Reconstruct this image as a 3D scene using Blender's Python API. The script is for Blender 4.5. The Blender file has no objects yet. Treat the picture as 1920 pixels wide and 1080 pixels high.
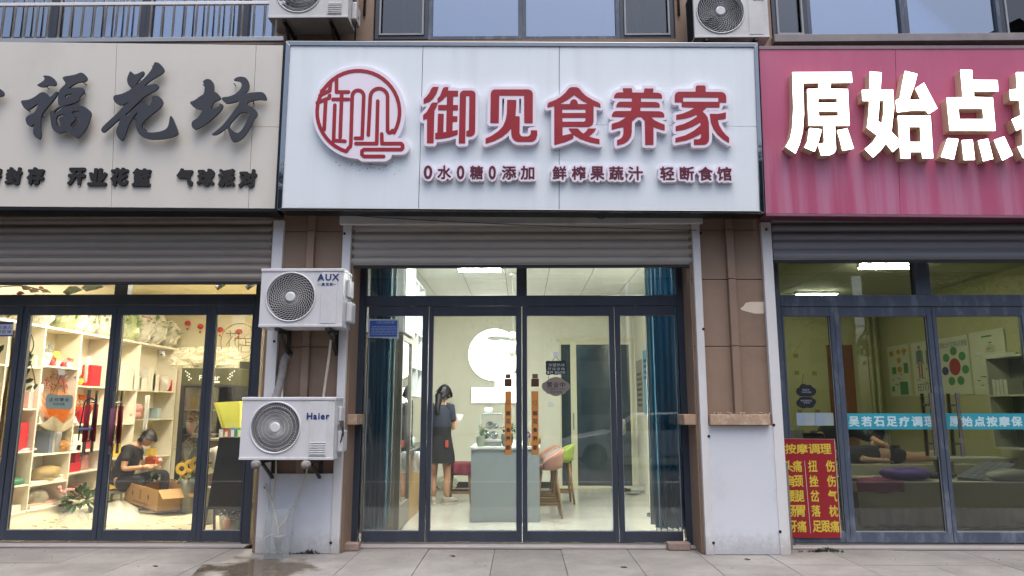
import bpy, bmesh, math, random
import numpy as np
from mathutils import Vector, Matrix, Euler

# ------------------------------------------------------------------ camera, sky, sun, exposure
F = 1340.0                                   # focal length in pixels of the 1920 x 1080 frame
PITCH = math.atan(226 / F)
YAW = math.atan(18 * math.cos(PITCH) / F)
EYE = 1.35
scene = bpy.context.scene
col = scene.collection
cam_data = bpy.data.cameras.new('camera')
cam_data.sensor_width = 36.0
cam_data.lens = F / 1920 * 36.0
cam_data.clip_start = 0.05
cam_data.clip_end = 500
cam = bpy.data.objects.new('camera', cam_data)
cam.location = (0, 0, EYE)
cam.rotation_euler = (math.pi / 2 + PITCH, 0, YAW)
col.objects.link(cam)
scene.camera = cam

SUN_EL, SUN_AZ = math.radians(74), math.radians(160)   # high, veiled, over the street
world = bpy.data.worlds.new('World')
scene.world = world
world.use_nodes = True
wn = world.node_tree.nodes
sky_node = wn.new('ShaderNodeTexSky')
sky_node.sky_type = 'NISHITA'
sky_node.sun_disc = False
sky_node.sun_elevation = SUN_EL
sky_node.sun_rotation = SUN_AZ
sky_node.air_density = 1.0
sky_node.dust_density = 5.0
sky_node.ozone_density = 0.6
bg = wn['Background']
bg.inputs['Strength'].default_value = 0.12
world.node_tree.links.new(sky_node.outputs[0], bg.inputs['Color'])

sun_data = bpy.data.lights.new('sun', 'SUN')
sun_data.energy = 0.95
sun_data.angle = math.radians(60)
sun_data.color = (1.0, 0.97, 0.93)
sun = bpy.data.objects.new('sun', sun_data)
sd = Vector((math.sin(SUN_AZ) * math.cos(SUN_EL), math.cos(SUN_AZ) * math.cos(SUN_EL), math.sin(SUN_EL)))
sun.rotation_euler = sd.to_track_quat('Z', 'Y').to_euler()
sun.location = (0, -5, 12)
col.objects.link(sun)

scene.view_settings.view_transform = 'Standard'
scene.view_settings.look = 'None'
scene.view_settings.exposure = 1.2
scene.view_settings.gamma = 1.0
scene.view_settings.use_curve_mapping = False
cy = scene.cycles
cy.use_denoising = True
cy.max_bounces = 10
cy.diffuse_bounces = 4
cy.glossy_bounces = 4
cy.transmission_bounces = 8
cy.transparent_max_bounces = 24
cy.sample_clamp_indirect = 6.0
cy.caustics_reflective = False
cy.caustics_refractive = False

# ------------------------------------------------------------------ pixel -> place
def ray(px, py):
    x = (px - 960) / F; y = (540 - py) / F
    d = (x, math.cos(PITCH) - y * math.sin(PITCH), math.sin(PITCH) + y * math.cos(PITCH))
    c, s = math.cos(YAW), math.sin(YAW)
    return (c * d[0] - s * d[1], s * d[0] + c * d[1], d[2])
def at(px, py, Y):
    d = ray(px, py); t = Y / d[1]
    return Vector((d[0] * t, Y, EYE + d[2] * t))
def ground(px, py, Z=0.0):
    d = ray(px, py); t = (Z - EYE) / d[2]
    return Vector((d[0] * t, d[1] * t, Z))

# ------------------------------------------------------------------ materials
def lin(h):
    h = h.lstrip('#')
    out = []
    for i in (0, 2, 4):
        c = int(h[i:i + 2], 16) / 255
        out.append(c / 12.92 if c <= 0.04045 else ((c + 0.055) / 1.055) ** 2.4)
    return tuple(out)
MATS = {}
def new_mat(name):
    m = bpy.data.materials.new(name); m.use_nodes = True
    nt = m.node_tree
    return m, nt, nt.nodes, nt.links, nt.nodes['Principled BSDF']
def mat(name, hexcol, rough=0.6, metal=0.0, var=0.10, scale=6.0, bump=0.0, bscale=40.0, spec=0.5, stretch=(1, 1, 1), dirt=None, dirt_amt=0.5, dirt_scale=3.0, trans=0.0, sheen=0.0, splash=0.0, splash_col='#6f655a', splash_h=0.45):
    """Base colour with two octaves of uneven tone, uneven gloss and a little relief."""
    if name in MATS: return MATS[name]
    m, nt, N, K, B = new_mat(name)
    c = lin(hexcol)
    tc = N.new('ShaderNodeTexCoord'); mp = N.new('ShaderNodeMapping')
    mp.inputs['Scale'].default_value = stretch
    K.new(tc.outputs['Object'], mp.inputs['Vector'])
    n1 = N.new('ShaderNodeTexNoise'); n1.inputs['Scale'].default_value = scale; n1.inputs['Detail'].default_value = 6
    n1.inputs['Roughness'].default_value = 0.65
    K.new(mp.outputs[0], n1.inputs['Vector'])
    r = N.new('ShaderNodeValToRGB')
    r.color_ramp.elements[0].position = 0.28; r.color_ramp.elements[1].position = 0.75
    r.color_ramp.elements[0].color = tuple(x * (1 - var) for x in c) + (1,)
    r.color_ramp.elements[1].color = tuple(min(1, x * (1 + var)) for x in c) + (1,)
    K.new(n1.outputs['Fac'], r.inputs['Fac'])
    out = r.outputs['Color']
    if dirt:
        n3 = N.new('ShaderNodeTexNoise'); n3.inputs['Scale'].default_value = dirt_scale; n3.inputs['Detail'].default_value = 8
        n3.inputs['Roughness'].default_value = 0.7
        K.new(mp.outputs[0], n3.inputs['Vector'])
        r3 = N.new('ShaderNodeValToRGB'); r3.color_ramp.elements[0].position = 0.5; r3.color_ramp.elements[1].position = 0.78
        r3.color_ramp.elements[1].color = (dirt_amt,) * 3 + (1,)
        K.new(n3.outputs['Fac'], r3.inputs['Fac'])
        mx = N.new('ShaderNodeMixRGB'); mx.inputs['Color2'].default_value = lin(dirt) + (1,)
        K.new(r3.outputs['Color'], mx.inputs['Fac']); K.new(out, mx.inputs['Color1'])
        out = mx.outputs['Color']
    if splash:      # mud splashed up from the ground: ragged specks, densest at the foot
        ge = N.new('ShaderNodeNewGeometry'); sp = N.new('ShaderNodeSeparateXYZ'); K.new(ge.outputs['Position'], sp.inputs[0])
        hr = N.new('ShaderNodeMapRange'); hr.inputs['From Min'].default_value = splash_h; hr.inputs['From Max'].default_value = 0.0; K.new(sp.outputs['Z'], hr.inputs['Value'])
        n5 = N.new('ShaderNodeTexNoise'); n5.inputs['Scale'].default_value = 22; n5.inputs['Detail'].default_value = 8; n5.inputs['Roughness'].default_value = 0.8; K.new(ge.outputs['Position'], n5.inputs['Vector'])
        m5 = N.new('ShaderNodeMath'); m5.operation = 'MULTIPLY_ADD'; m5.inputs[1].default_value = 0.62; K.new(hr.outputs[0], m5.inputs[0]); K.new(n5.outputs['Fac'], m5.inputs[2])
        r5 = N.new('ShaderNodeMapRange'); r5.inputs['From Min'].default_value = 0.66; r5.inputs['From Max'].default_value = 1.05; r5.inputs['To Max'].default_value = splash; K.new(m5.outputs[0], r5.inputs['Value'])
        x5 = N.new('ShaderNodeMixRGB'); x5.inputs['Color2'].default_value = lin(splash_col) + (1,); K.new(r5.outputs[0], x5.inputs['Fac']); K.new(out, x5.inputs['Color1']); out = x5.outputs['Color']
    K.new(out, B.inputs['Base Color'])
    B.inputs['Metallic'].default_value = metal
    mr = N.new('ShaderNodeMapRange')
    mr.inputs['To Min'].default_value = max(0.02, rough - 0.08); mr.inputs['To Max'].default_value = min(1, rough + 0.08)
    K.new(n1.outputs['Fac'], mr.inputs['Value']); K.new(mr.outputs[0], B.inputs['Roughness'])
    B.inputs['Specular IOR Level'].default_value = spec
    if trans: B.inputs['Transmission Weight'].default_value = trans
    if sheen: B.inputs['Sheen Weight'].default_value = sheen
    if bump:
        n2 = N.new('ShaderNodeTexNoise'); n2.inputs['Scale'].default_value = bscale; n2.inputs['Detail'].default_value = 5
        K.new(mp.outputs[0], n2.inputs['Vector'])
        b = N.new('ShaderNodeBump'); b.inputs['Strength'].default_value = bump; b.inputs['Distance'].default_value = 0.01
        K.new(n2.outputs['Fac'], b.inputs['Height']); K.new(b.outputs[0], B.inputs['Normal'])
    MATS[name] = m
    return m
def emit(name, hexcol, strength):
    if name in MATS: return MATS[name]
    m, nt, N, K, B = new_mat(name)
    B.inputs['Base Color'].default_value = lin(hexcol) + (1,)
    B.inputs['Emission Color'].default_value = lin(hexcol) + (1,)
    B.inputs['Emission Strength'].default_value = strength
    MATS[name] = m
    return m
def thin_glass(name, tint=(1, 1, 1), refl=1.0, base=0.0, rough=0.0, smudge=0.0, coat=(1, 1, 1)):
    """Flat pane: clear transmission plus a Fresnel mirror, with faint smears."""
    if name in MATS: return MATS[name]
    m, nt, N, K, B = new_mat(name)
    N.remove(B)
    out = N['Material Output']
    tr = N.new('ShaderNodeBsdfTransparent'); tr.inputs['Color'].default_value = tint + (1,)
    gl = N.new('ShaderNodeBsdfGlossy'); gl.inputs['Roughness'].default_value = rough; gl.inputs['Color'].default_value = coat + (1,)
    fr = N.new('ShaderNodeFresnel'); fr.inputs['IOR'].default_value = 1.52
    ma = N.new('ShaderNodeMath'); ma.operation = 'MULTIPLY_ADD'; ma.inputs[1].default_value = refl * 1.7; ma.inputs[2].default_value = base
    ma.use_clamp = True
    K.new(fr.outputs[0], ma.inputs[0])
    mx = N.new('ShaderNodeMixShader')
    K.new(ma.outputs[0], mx.inputs[0]); K.new(tr.outputs[0], mx.inputs[1]); K.new(gl.outputs[0], mx.inputs[2])
    last = mx.outputs[0]
    if smudge:
        df = N.new('ShaderNodeBsdfDiffuse'); df.inputs['Color'].default_value = (0.55, 0.56, 0.55, 1)
        tc = N.new('ShaderNodeTexCoord'); mp = N.new('ShaderNodeMapping'); mp.inputs['Scale'].default_value = (1.2, 1.2, 0.5)
        ns = N.new('ShaderNodeTexNoise'); ns.inputs['Scale'].default_value = 2.2; ns.inputs['Detail'].default_value = 9; ns.inputs['Roughness'].default_value = 0.75
        rp = N.new('ShaderNodeValToRGB'); rp.color_ramp.elements[0].position = 0.45; rp.color_ramp.elements[1].position = 0.8
        rp.color_ramp.elements[1].color = (smudge,) * 3 + (1,)
        K.new(tc.outputs['Object'], mp.inputs[0]); K.new(mp.outputs[0], ns.inputs['Vector']); K.new(ns.outputs['Fac'], rp.inputs[0])
        m2 = N.new('ShaderNodeMixShader')
        K.new(rp.outputs[0], m2.inputs[0]); K.new(last, m2.inputs[1]); K.new(df.outputs[0], m2.inputs[2])
        last = m2.outputs[0]
    K.new(last, out.inputs['Surface'])
    MATS[name] = m
    return m
def film(name, hexcol, opacity, rough=0.15):
    """Thin clear plastic: mostly see-through, with glints and a little body colour."""
    if name in MATS: return MATS[name]
    m, nt, N, K, B = new_mat(name)
    out = N['Material Output']
    B.inputs['Base Color'].default_value = lin(hexcol) + (1,)
    B.inputs['Roughness'].default_value = rough
    tr = N.new('ShaderNodeBsdfTransparent'); mx = N.new('ShaderNodeMixShader')
    lw = N.new('ShaderNodeLayerWeight'); lw.inputs['Blend'].default_value = 0.35
    ma = N.new('ShaderNodeMath'); ma.operation = 'ADD'; ma.inputs[1].default_value = opacity; ma.use_clamp = True
    mu = N.new('ShaderNodeMath'); mu.operation = 'MULTIPLY'; mu.inputs[1].default_value = 0.6
    K.new(lw.outputs['Facing'], mu.inputs[0]); K.new(mu.outputs[0], ma.inputs[0])
    K.new(ma.outputs[0], mx.inputs[0]); K.new(tr.outputs[0], mx.inputs[1]); K.new(B.outputs[0], mx.inputs[2])
    K.new(mx.outputs[0], out.inputs['Surface'])
    MATS[name] = m
    return m

# ------------------------------------------------------------------ things and parts
ORIGIN = {}
def thing(name, label, cat, loc=(0, 0, 0), group=None):
    o = bpy.data.objects.new(name, None); col.objects.link(o)
    o.empty_display_size = 0.1
    o.location = loc; ORIGIN[o.name] = Vector(loc)
    o['label'] = label; o['category'] = cat
    if group: o['group'] = group
    return o
def tag(o, label, cat, group=None):
    o['label'] = label; o['category'] = cat
    if group: o['group'] = group
    return o
def link_mesh(name, me, parent=None, loc=None):
    """Mesh in world coordinates -> object; under a parent it is moved into the parent's space."""
    o = bpy.data.objects.new(name, me); col.objects.link(o)
    if parent is not None:
        o.parent = parent
        org = ORIGIN.get(parent.name, Vector())
        ORIGIN[o.name] = org
    else:
        org = Vector(loc) if loc is not None else Vector()
        o.location = org; ORIGIN[o.name] = org
    if org.length > 1e-9: me.transform(Matrix.Translation(-org))
    return o
def place(mesh_obj_src, name, parent, M4):
    """Another object that shares the mesh data of a piece (world matrix M4 applied to its own local mesh)."""
    o = bpy.data.objects.new(name, mesh_obj_src.data if hasattr(mesh_obj_src, 'data') else mesh_obj_src)
    col.objects.link(o)
    if parent is not None:
        o.parent = parent
        org = ORIGIN.get(parent.name, Vector()); ORIGIN[o.name] = org
        o.matrix_local = Matrix.Translation(-org) @ M4
    else:
        o.matrix_world = M4; ORIGIN[o.name] = M4.translation.copy()
    return o
def add_bevel(o, w, seg=2, angle=35):
    md = o.modifiers.new('bevel', 'BEVEL'); md.width = w; md.segments = seg
    md.limit_method = 'ANGLE'; md.angle_limit = math.radians(angle); md.harden_normals = False
    return o
class MB:
    def __init__(s): s.v = []; s.f = []
    def poly(s, pts):
        b = len(s.v); s.v += [tuple(p) for p in pts]; s.f.append(tuple(range(b, b + len(pts)))); return s
    def box(s, x0, x1, y0, y1, z0, z1, R=None, c=None):
        x0, x1 = min(x0, x1), max(x0, x1); y0, y1 = min(y0, y1), max(y0, y1); z0, z1 = min(z0, z1), max(z0, z1)
        p = [Vector(q) for q in ((x0, y0, z0), (x1, y0, z0), (x1, y1, z0), (x0, y1, z0), (x0, y0, z1), (x1, y0, z1), (x1, y1, z1), (x0, y1, z1))]
        if R is not None:
            c = Vector(c) if c is not None else sum(p, Vector()) / 8
            p = [R @ (q - c) + c for q in p]
        return s.hexa(p)
    def hexa(s, p):
        b = len(s.v); s.v += [tuple(q) for q in p]
        s.f += [tuple(b + i for i in q) for q in ((3, 2, 1, 0), (4, 5, 6, 7), (0, 1, 5, 4), (1, 2, 6, 5), (2, 3, 7, 6), (3, 0, 4, 7))]
        return s
    def bar(s, a, b, w, d=None, up=(0, 0, 1)):
        """Square bar from a to b, w wide and d deep."""
        a, b = Vector(a), Vector(b); d = d or w
        t = (b - a).normalized(); u = Vector(up)
        if abs(t.dot(u)) > 0.99: u = Vector((0, 1, 0))
        x = t.cross(u).normalized(); y = x.cross(t).normalized()
        p = [q + x * i * w / 2 + y * j * d / 2 for q in (a, b) for i, j in ((-1, -1), (1, -1), (1, 1), (-1, 1))]
        return s.hexa(p)
    def tube(s, pts, r, n=8, caps=True, squash=None):
        pts = [Vector(p) for p in pts]; k = len(pts)
        rr = r if isinstance(r, (list, tuple)) else [r] * k
        b = len(s.v); prev = None
        for i, p in enumerate(pts):
            t = (pts[min(i + 1, k - 1)] - pts[max(i - 1, 0)])
            t = t.normalized() if t.length > 1e-9 else Vector((0, 0, 1))
            if prev is None:
                u = Vector((0, 0, 1)) if abs(t.z) < 0.9 else Vector((1, 0, 0))
                x = t.cross(u).normalized()
            else:
                x = (prev - t * prev.dot(t)).normalized()
            prev = x; y = t.cross(x)
            for j in range(n):
                a = 2 * math.pi * j / n
                sx, sy = (squash if squash else (1, 1))
                s.v.append(tuple(p + (x * math.cos(a) * sx + y * math.sin(a) * sy) * rr[i]))
        for i in range(k - 1):
            for j in range(n):
                j2 = (j + 1) % n
                s.f.append((b + i * n + j, b + i * n + j2, b + (i + 1) * n + j2, b + (i + 1) * n + j))
        if caps:
            s.f.append(tuple(b + j for j in reversed(range(n)))); s.f.append(tuple(b + (k - 1) * n + j for j in range(n)))
        return s
    def lathe(s, prof, c, n=20, axis='Z'):
        """prof: (radius, height) list; spun about the axis through c."""
        c = Vector(c); b = len(s.v)
        for r, h in prof:
            for j in range(n):
                a = 2 * math.pi * j / n; q = (r * math.cos(a), r * math.sin(a), h)
                if axis == 'Y': q = (q[0], q[2], q[1])
                elif axis == 'X': q = (q[2], q[0], q[1])
                s.v.append(tuple(c + Vector(q)))
        k = len(prof)
        for i in range(k - 1):
            for j in range(n):
                j2 = (j + 1) % n
                s.f.append((b + i * n + j, b + i * n + j2, b + (i + 1) * n + j2, b + (i + 1) * n + j))
        s.f.append(tuple(b + j for j in reversed(range(n)))); s.f.append(tuple(b + (k - 1) * n + j for j in range(n)))
        return s
    def prism(s, pts, vec):
        """Flat polygon pts pushed along vec."""
        pts = [Vector(p) for p in pts]; vec = Vector(vec); n = len(pts); b = len(s.v)
        s.v += [tuple(p) for p in pts] + [tuple(p + vec) for p in pts]
        s.f.append(tuple(b + i for i in range(n))); s.f.append(tuple(b + n + i for i in reversed(range(n))))
        for i in range(n):
            j = (i + 1) % n; s.f.append((b + i, b + n + i, b + n + j, b + j))
        return s
    def grid(s, fn, nu, nv, close_u=False):
        b = len(s.v); 
        for i in range(nu):
            for j in range(nv):
                s.v.append(tuple(fn(i / (nu if close_u else nu - 1), j / (nv - 1))))
        for i in range(nu if close_u else nu - 1):
            i2 = (i + 1) % nu
            for j in range(nv - 1):
                s.f.append((b + i * nv + j, b + i2 * nv + j, b + i2 * nv + j + 1, b + i * nv + j + 1))
        return s
    def ball(s, c, r, nu=12, nv=8, sc=(1, 1, 1), jit=0.0, rnd=None):
        c = Vector(c)
        def fn(u, v):
            a = 2 * math.pi * u; t = math.pi * v; k = 1
            if jit and rnd and 0 < v < 1: k = 1 + rnd.uniform(-jit, jit)
            return c + Vector((math.cos(a) * math.sin(t) * sc[0], math.sin(a) * math.sin(t) * sc[1], -math.cos(t) * sc[2])) * r * k
        return s.grid(fn, nu, nv, True)
    def mesh(s, name, m=None, smooth=False, fix=True):
        me = bpy.data.meshes.new(name); me.from_pydata(s.v, [], s.f)
        if fix:
            bm = bmesh.new(); bm.from_mesh(me)
            bmesh.ops.recalc_face_normals(bm, faces=bm.faces); bm.to_mesh(me); bm.free()
        if m is not None: me.materials.append(m)
        if smooth: me.polygons.foreach_set('use_smooth', [True] * len(me.polygons))
        me.update(); return me
    def build(s, name, m, parent=None, loc=None, smooth=False, bevel=0, seg=2, solid=0):
        o = link_mesh(name, s.mesh(name, m, smooth, not solid), parent, loc)
        if solid:
            md = o.modifiers.new('thickness', 'SOLIDIFY'); md.thickness = solid; md.offset = 0
        if bevel: add_bevel(o, bevel, seg)
        return o
def quadbox(a, b, c, d, depth):
    """Slab whose front face is the quad a,b,c,d (lower left, lower right, upper right, upper left), pushed back in +Y."""
    D = Vector((0, depth, 0)); p = [Vector(q) for q in (a, b, c, d)]
    m = MB(); m.hexa([p[0], p[1], p[1] + D, p[0] + D, p[3], p[2], p[2] + D, p[3] + D]); return m
def pxbox(m, x0, y0, x1, y1, Y, depth):
    """Upright box: corners (x0,y0) upper left and (x1,y1) lower right measured on the plane Y; squared up."""
    a = at(x0, y0, Y); b = at(x1, y1, Y); e = at(x0, y1, Y); g = at(x1, y0, Y)
    return m.box((a.x + e.x) / 2, (b.x + g.x) / 2, Y, Y + depth, (b.z + e.z) / 2, (a.z + g.z) / 2)

# ------------------------------------------------------------------ lettering
def chaikin(p, it=1):
    for _ in range(it):
        q = []
        for i in range(len(p)):
            a, b = p[i], p[(i + 1) % len(p)]
            q.append((a[0] * .75 + b[0] * .25, a[1] * .75 + b[1] * .25)); q.append((a[0] * .25 + b[0] * .75, a[1] * .25 + b[1] * .75))
        p = q
    return p
def seg_dist(P, A, B):
    d = B - A; L = (d * d).sum(1); L[L < 1e-12] = 1e-12
    out = np.full(len(P), 1e18)
    for i in range(len(A)):
        t = np.clip(((P - A[i]) @ d[i]) / L[i], 0, 1)
        q = P - A[i] - t[:, None] * d[i]
        out = np.minimum(out, (q * q).sum(1))
    return np.sqrt(out)
def inside(P, A, B):
    c = np.zeros(len(P), bool)
    for a, b in zip(A, B):
        if a[1] == b[1]: continue
        k = ((a[1] > P[:, 1]) != (b[1] > P[:, 1]))
        x = a[0] + (P[:, 1] - a[1]) / (b[1] - a[1]) * (b[0] - a[0])
        c ^= k & (P[:, 0] < x)
    return c
def sdf_segs(P, A, B):
    d = seg_dist(P, A, B); return np.where(inside(P, A, B), -d, d)
def poly_segs(p):
    A = np.array(p, float); return A, np.roll(A, -1, 0)
def contours(S, xs, ys, iso):
    """Marching squares on the field S (rows = ys); closed loops of (x, y)."""
    G = S - iso; G = np.where(np.abs(G) < 1e-9, 1e-9, G)
    pts = {}; nxt = {}
    def ex(i, j):
        k = ('h', i, j)
        if k not in pts:
            t = G[j, i] / (G[j, i] - G[j, i + 1]); pts[k] = (xs[i] + t * (xs[i + 1] - xs[i]), ys[j])
        return k
    def ey(i, j):
        k = ('v', i, j)
        if k not in pts:
            t = G[j, i] / (G[j, i] - G[j + 1, i]); pts[k] = (xs[i], ys[j] + t * (ys[j + 1] - ys[j]))
        return k
    neg = G < 0
    code = neg[:-1, :-1] * 1 + neg[:-1, 1:] * 2 + neg[1:, 1:] * 4 + neg[1:, :-1] * 8
    js, is_ = np.nonzero((code > 0) & (code < 15))
    T = {1: [(3, 0)], 2: [(0, 1)], 3: [(3, 1)], 4: [(1, 2)], 5: [(3, 0), (1, 2)], 6: [(0, 2)], 7: [(3, 2)],
         8: [(2, 3)], 9: [(2, 0)], 10: [(0, 1), (2, 3)], 11: [(2, 1)], 12: [(1, 3)], 13: [(1, 0)], 14: [(0, 3)]}
    for j, i in zip(js.tolist(), is_.tolist()):
        for a, b in T[int(code[j, i])]:
            e = []
            for q in (a, b):
                e.append(ex(i, j) if q == 0 else ey(i + 1, j) if q == 1 else ex(i, j + 1) if q == 2 else ey(i, j))
            nxt[e[0]] = e[1]
    loops = []
    while nxt:
        k0, k = next(iter(nxt.items())); lp = [k0]
        nxt.pop(k0)
        while k != k0 and k in nxt:
            lp.append(k); k = nxt.pop(k)
        if len(lp) > 3: loops.append([pts[q] for q in lp])
    return loops
def simplify(p, tol):
    """Douglas-Peucker on a closed loop."""
    P = np.array(p); n = len(P)
    if n < 6: return p
    keep = np.zeros(n, bool); far = int(((P - P[0]) ** 2).sum(1).argmax()); keep[0] = keep[far] = True
    st = [(0, far), (far, n)]
    while st:
        a, b = st.pop()
        if b - a < 2: continue
        A, Bp = P[a], P[b % n]; d = Bp - A; L = math.hypot(*d) or 1e-9
        Q = P[a + 1:b]; dist = np.abs((Q[:, 0] - A[0]) * d[1] - (Q[:, 1] - A[1]) * d[0]) / L
        k = int(dist.argmax())
        if dist[k] > tol:
            keep[a + 1 + k] = True; st += [(a, a + 1 + k), (a + 1 + k, b)]
    return [tuple(q) for q in P[keep]]
def field(polys, holes, strokes, pad, step):
    """Signed distance field of a union of polygons and round-ended strokes, minus holes."""
    allp = [q for p in polys for q in p] + [q for s, r in strokes for q in s]
    pad += max([r for _, r in strokes], default=0)
    x0 = min(q[0] for q in allp) - pad; x1 = max(q[0] for q in allp) + pad
    y0 = min(q[1] for q in allp) - pad; y1 = max(q[1] for q in allp) + pad
    xs = np.arange(x0, x1 + step, step); ys = np.arange(y0, y1 + step, step)
    X, Yg = np.meshgrid(xs, ys); P = np.stack([X.ravel(), Yg.ravel()], 1)
    S = np.full(len(P), 1e9)
    for p in polys: S = np.minimum(S, sdf_segs(P, *poly_segs(p)))
    for s, r in strokes:
        A = np.array(s[:-1], float); B = np.array(s[1:], float); S = np.minimum(S, seg_dist(P, A, B) - r)
    for h in holes: S = np.maximum(S, -sdf_segs(P, *poly_segs(h)))
    return S.reshape(X.shape), xs, ys
def loops_mesh(name, loops, m, depth, bevel=0.0):
    """Closed 2-D loops (even-odd holes) -> solid in the XZ plane, front at y = 0, going back to y = depth."""
    from mathutils.geometry import delaunay_2d_cdt
    vs, es = [], []
    for lp in loops:
        b = len(vs); n = len(lp); vs += [Vector(q) for q in lp]; es += [(b + i, b + (i + 1) % n) for i in range(n)]
    V, E_, Fc, _, _, _ = delaunay_2d_cdt(vs, es, [], 0, 1e-7)
    A = np.array([q for lp in loops for q in lp]); B = np.array([lp[(i + 1) % len(lp)] for lp in loops for i in range(len(lp))])
    C = np.array([[sum(V[i].x for i in f) / 3, sum(V[i].y for i in f) / 3] for f in Fc])
    Fc = [f for f, k in zip(Fc, inside(C, A, B)) if k]
    n = len(V)
    v3 = [(q.x, 0.0, q.y) for q in V] + [(q.x, depth, q.y) for q in V]
    f3 = [tuple(f) for f in Fc] + [tuple(i + n for i in reversed(f)) for f in Fc]
    cnt = {}
    for f in Fc:
        for i in range(len(f)):
            a, c = f[i], f[(i + 1) % len(f)]; cnt.setdefault((min(a, c), max(a, c)), []).append((a, c))
    for k, l in cnt.items():
        if len(l) == 1: a, c = l[0]; f3.append((c, a, a + n, c + n))
    me = bpy.data.meshes.new(name); me.from_pydata(v3, [], f3)
    bm = bmesh.new(); bm.from_mesh(me); bmesh.ops.recalc_face_normals(bm, faces=bm.faces); bm.to_mesh(me); bm.free()
    me.materials.append(m)
    return me
FONT = {}
def glyph_segs(ch):
    """Outline segments of one character of Blender's built-in font, em about 1."""
    if ch in FONT: return FONT[ch]
    cu = bpy.data.curves.new('glyph', 'FONT'); cu.body = ch; cu.resolution_u = 3
    tmp = bpy.data.objects.new('glyph', cu); col.objects.link(tmp); bpy.context.view_layer.update()
    me = bpy.data.meshes.new_from_object(tmp.evaluated_get(bpy.context.evaluated_depsgraph_get()))
    bpy.data.objects.remove(tmp); bpy.data.curves.remove(cu)
    bm = bmesh.new(); bm.from_mesh(me)
    A, B = [], []
    for e in bm.edges:
        if len(e.link_faces) == 1:
            A.append(e.verts[0].co[:2]); B.append(e.verts[1].co[:2])
    faces = [tuple(v.index for v in f.verts) for f in bm.faces]; vs = [v.co[:2] for v in bm.verts]
    bm.free(); bpy.data.meshes.remove(me)
    FONT[ch] = (np.array(A), np.array(B), vs, faces)
    return FONT[ch]
def glyph_loops(ch, x0, z0, w, h, bold=0.0, step=0.025):
    """Character fitted to the box (x0, z0, w, h), made bolder by bold (share of the em); loops in the same units as the box."""
    A, B, vs, fs = glyph_segs(ch)
    mn = np.minimum(A.min(0), B.min(0)); mxx = np.maximum(A.max(0), B.max(0))
    pad = bold + 3 * step
    xs = np.arange(mn[0] - pad, mxx[0] + pad + step, step); ys = np.arange(mn[1] - pad, mxx[1] + pad + step, step)
    X, Yg = np.meshgrid(xs, ys); S = sdf_segs(np.stack([X.ravel(), Yg.ravel()], 1), A, B).reshape(X.shape)
    L = contours(S, xs, ys, bold)
    lo = mn - bold; sz = mxx - mn + 2 * bold
    return [simplify([(x0 + (q[0] - lo[0]) / sz[0] * w, z0 + (q[1] - lo[1]) / sz[1] * h) for q in lp], 0.006 * h) for lp in L]
def text_flat(mb, s, x, z, size, Y, gap=1.08, put=None):
    """Flat lettering (print) added to an MB: each character's faces on the plane Y, em = size, left-bottom at (x, z)."""
    for ch in s:
        if ch == ' ': x += size * 0.5; continue
        A, B, vs, fs = glyph_segs(ch); b = len(mb.v)
        wide = ord(ch) > 0x2000
        for q in vs:
            p = Vector((x + q[0] * size, Y, z + q[1] * size)); mb.v.append(tuple(put(p) if put else p))
        mb.f += [tuple(b + i for i in f) for f in fs]
        x += size * gap if wide else (max(q[0] for q in vs) + 0.09) * size
    return x
def text_bold(name, s, x, z, size, Y, m, parent, bold=0.03, gap=1.08, depth=0.001):
    """Printed lettering with heavier strokes, one mesh."""
    L = []
    for ch in s:
        if ch == ' ': x += size * 0.5; continue
        A, B, vs, fs = glyph_segs(ch)
        mn = np.minimum(A.min(0), B.min(0)) - bold; mx = np.maximum(A.max(0), B.max(0)) + bold
        L += glyph_loops(ch, x + mn[0] * size, z + mn[1] * size, (mx[0] - mn[0]) * size, (mx[1] - mn[1]) * size, bold)
        x += size * gap if ord(ch) > 0x2000 else (max(q[0] for q in vs) + 0.09 + bold) * size
    me = loops_mesh(name, L, m, depth); me.transform(Matrix.Translation((0, Y, 0)))
    return link_mesh(name, me, parent)

def room(tag_, x0, x1, y0, y1, z1, m_wall, m_floor, m_ceil, tile=0.8, panel=0.6, z0=0.012, m_joint=None, m_tbar=None, walls=('left', 'right', 'back')):
    """Floor of tiles, ceiling of panels on a grid, three walls."""
    fl = MB().box(x0, x1, y0, y1, z0 - 0.03, z0 - 0.004).build('floor', m_joint); fl['kind'] = 'structure'
    nx, ny = int(math.ceil((x1 - x0) / tile)), int(math.ceil((y1 - y0) / tile))
    for i in range(nx):
        for j in range(ny):
            a, b = x0 + i * tile, min(x1, x0 + (i + 1) * tile); c, d = y0 + j * tile, min(y1, y0 + (j + 1) * tile)
            MB().box(a + 0.0012, b - 0.0012, c + 0.0012, d - 0.0012, z0 - 0.0035, z0).build('floor_tile', m_floor, fl)
    ce = MB().box(x0, x1, y0, y1, z1 + 0.012, z1 + 0.05).build('ceiling', m_tbar); ce['kind'] = 'structure'
    nx, ny = int(math.ceil((x1 - x0) / panel)), int(math.ceil((y1 - y0) / panel))
    for i in range(nx):
        for j in range(ny):
            a, b = x0 + i * panel, min(x1, x0 + (i + 1) * panel); c, d = y0 + j * panel, min(y1, y0 + (j + 1) * panel)
            MB().box(a + 0.006, b - 0.006, c + 0.006, d - 0.006, z1, z1 + 0.011).build('ceiling_panel', m_ceil, ce)
    out = {}
    for wn_, bx in (('left', (x0 - 0.05, x0, y0, y1 + 0.05)), ('right', (x1, x1 + 0.05, y0, y1 + 0.05)), ('back', (x0, x1, y1, y1 + 0.05))):
        if wn_ in walls:
            o = MB().box(*bx, z0 - 0.02, z1 + 0.06).build('wall_' + wn_, m_wall); o['kind'] = 'structure'; out[wn_] = o
    return out
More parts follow.
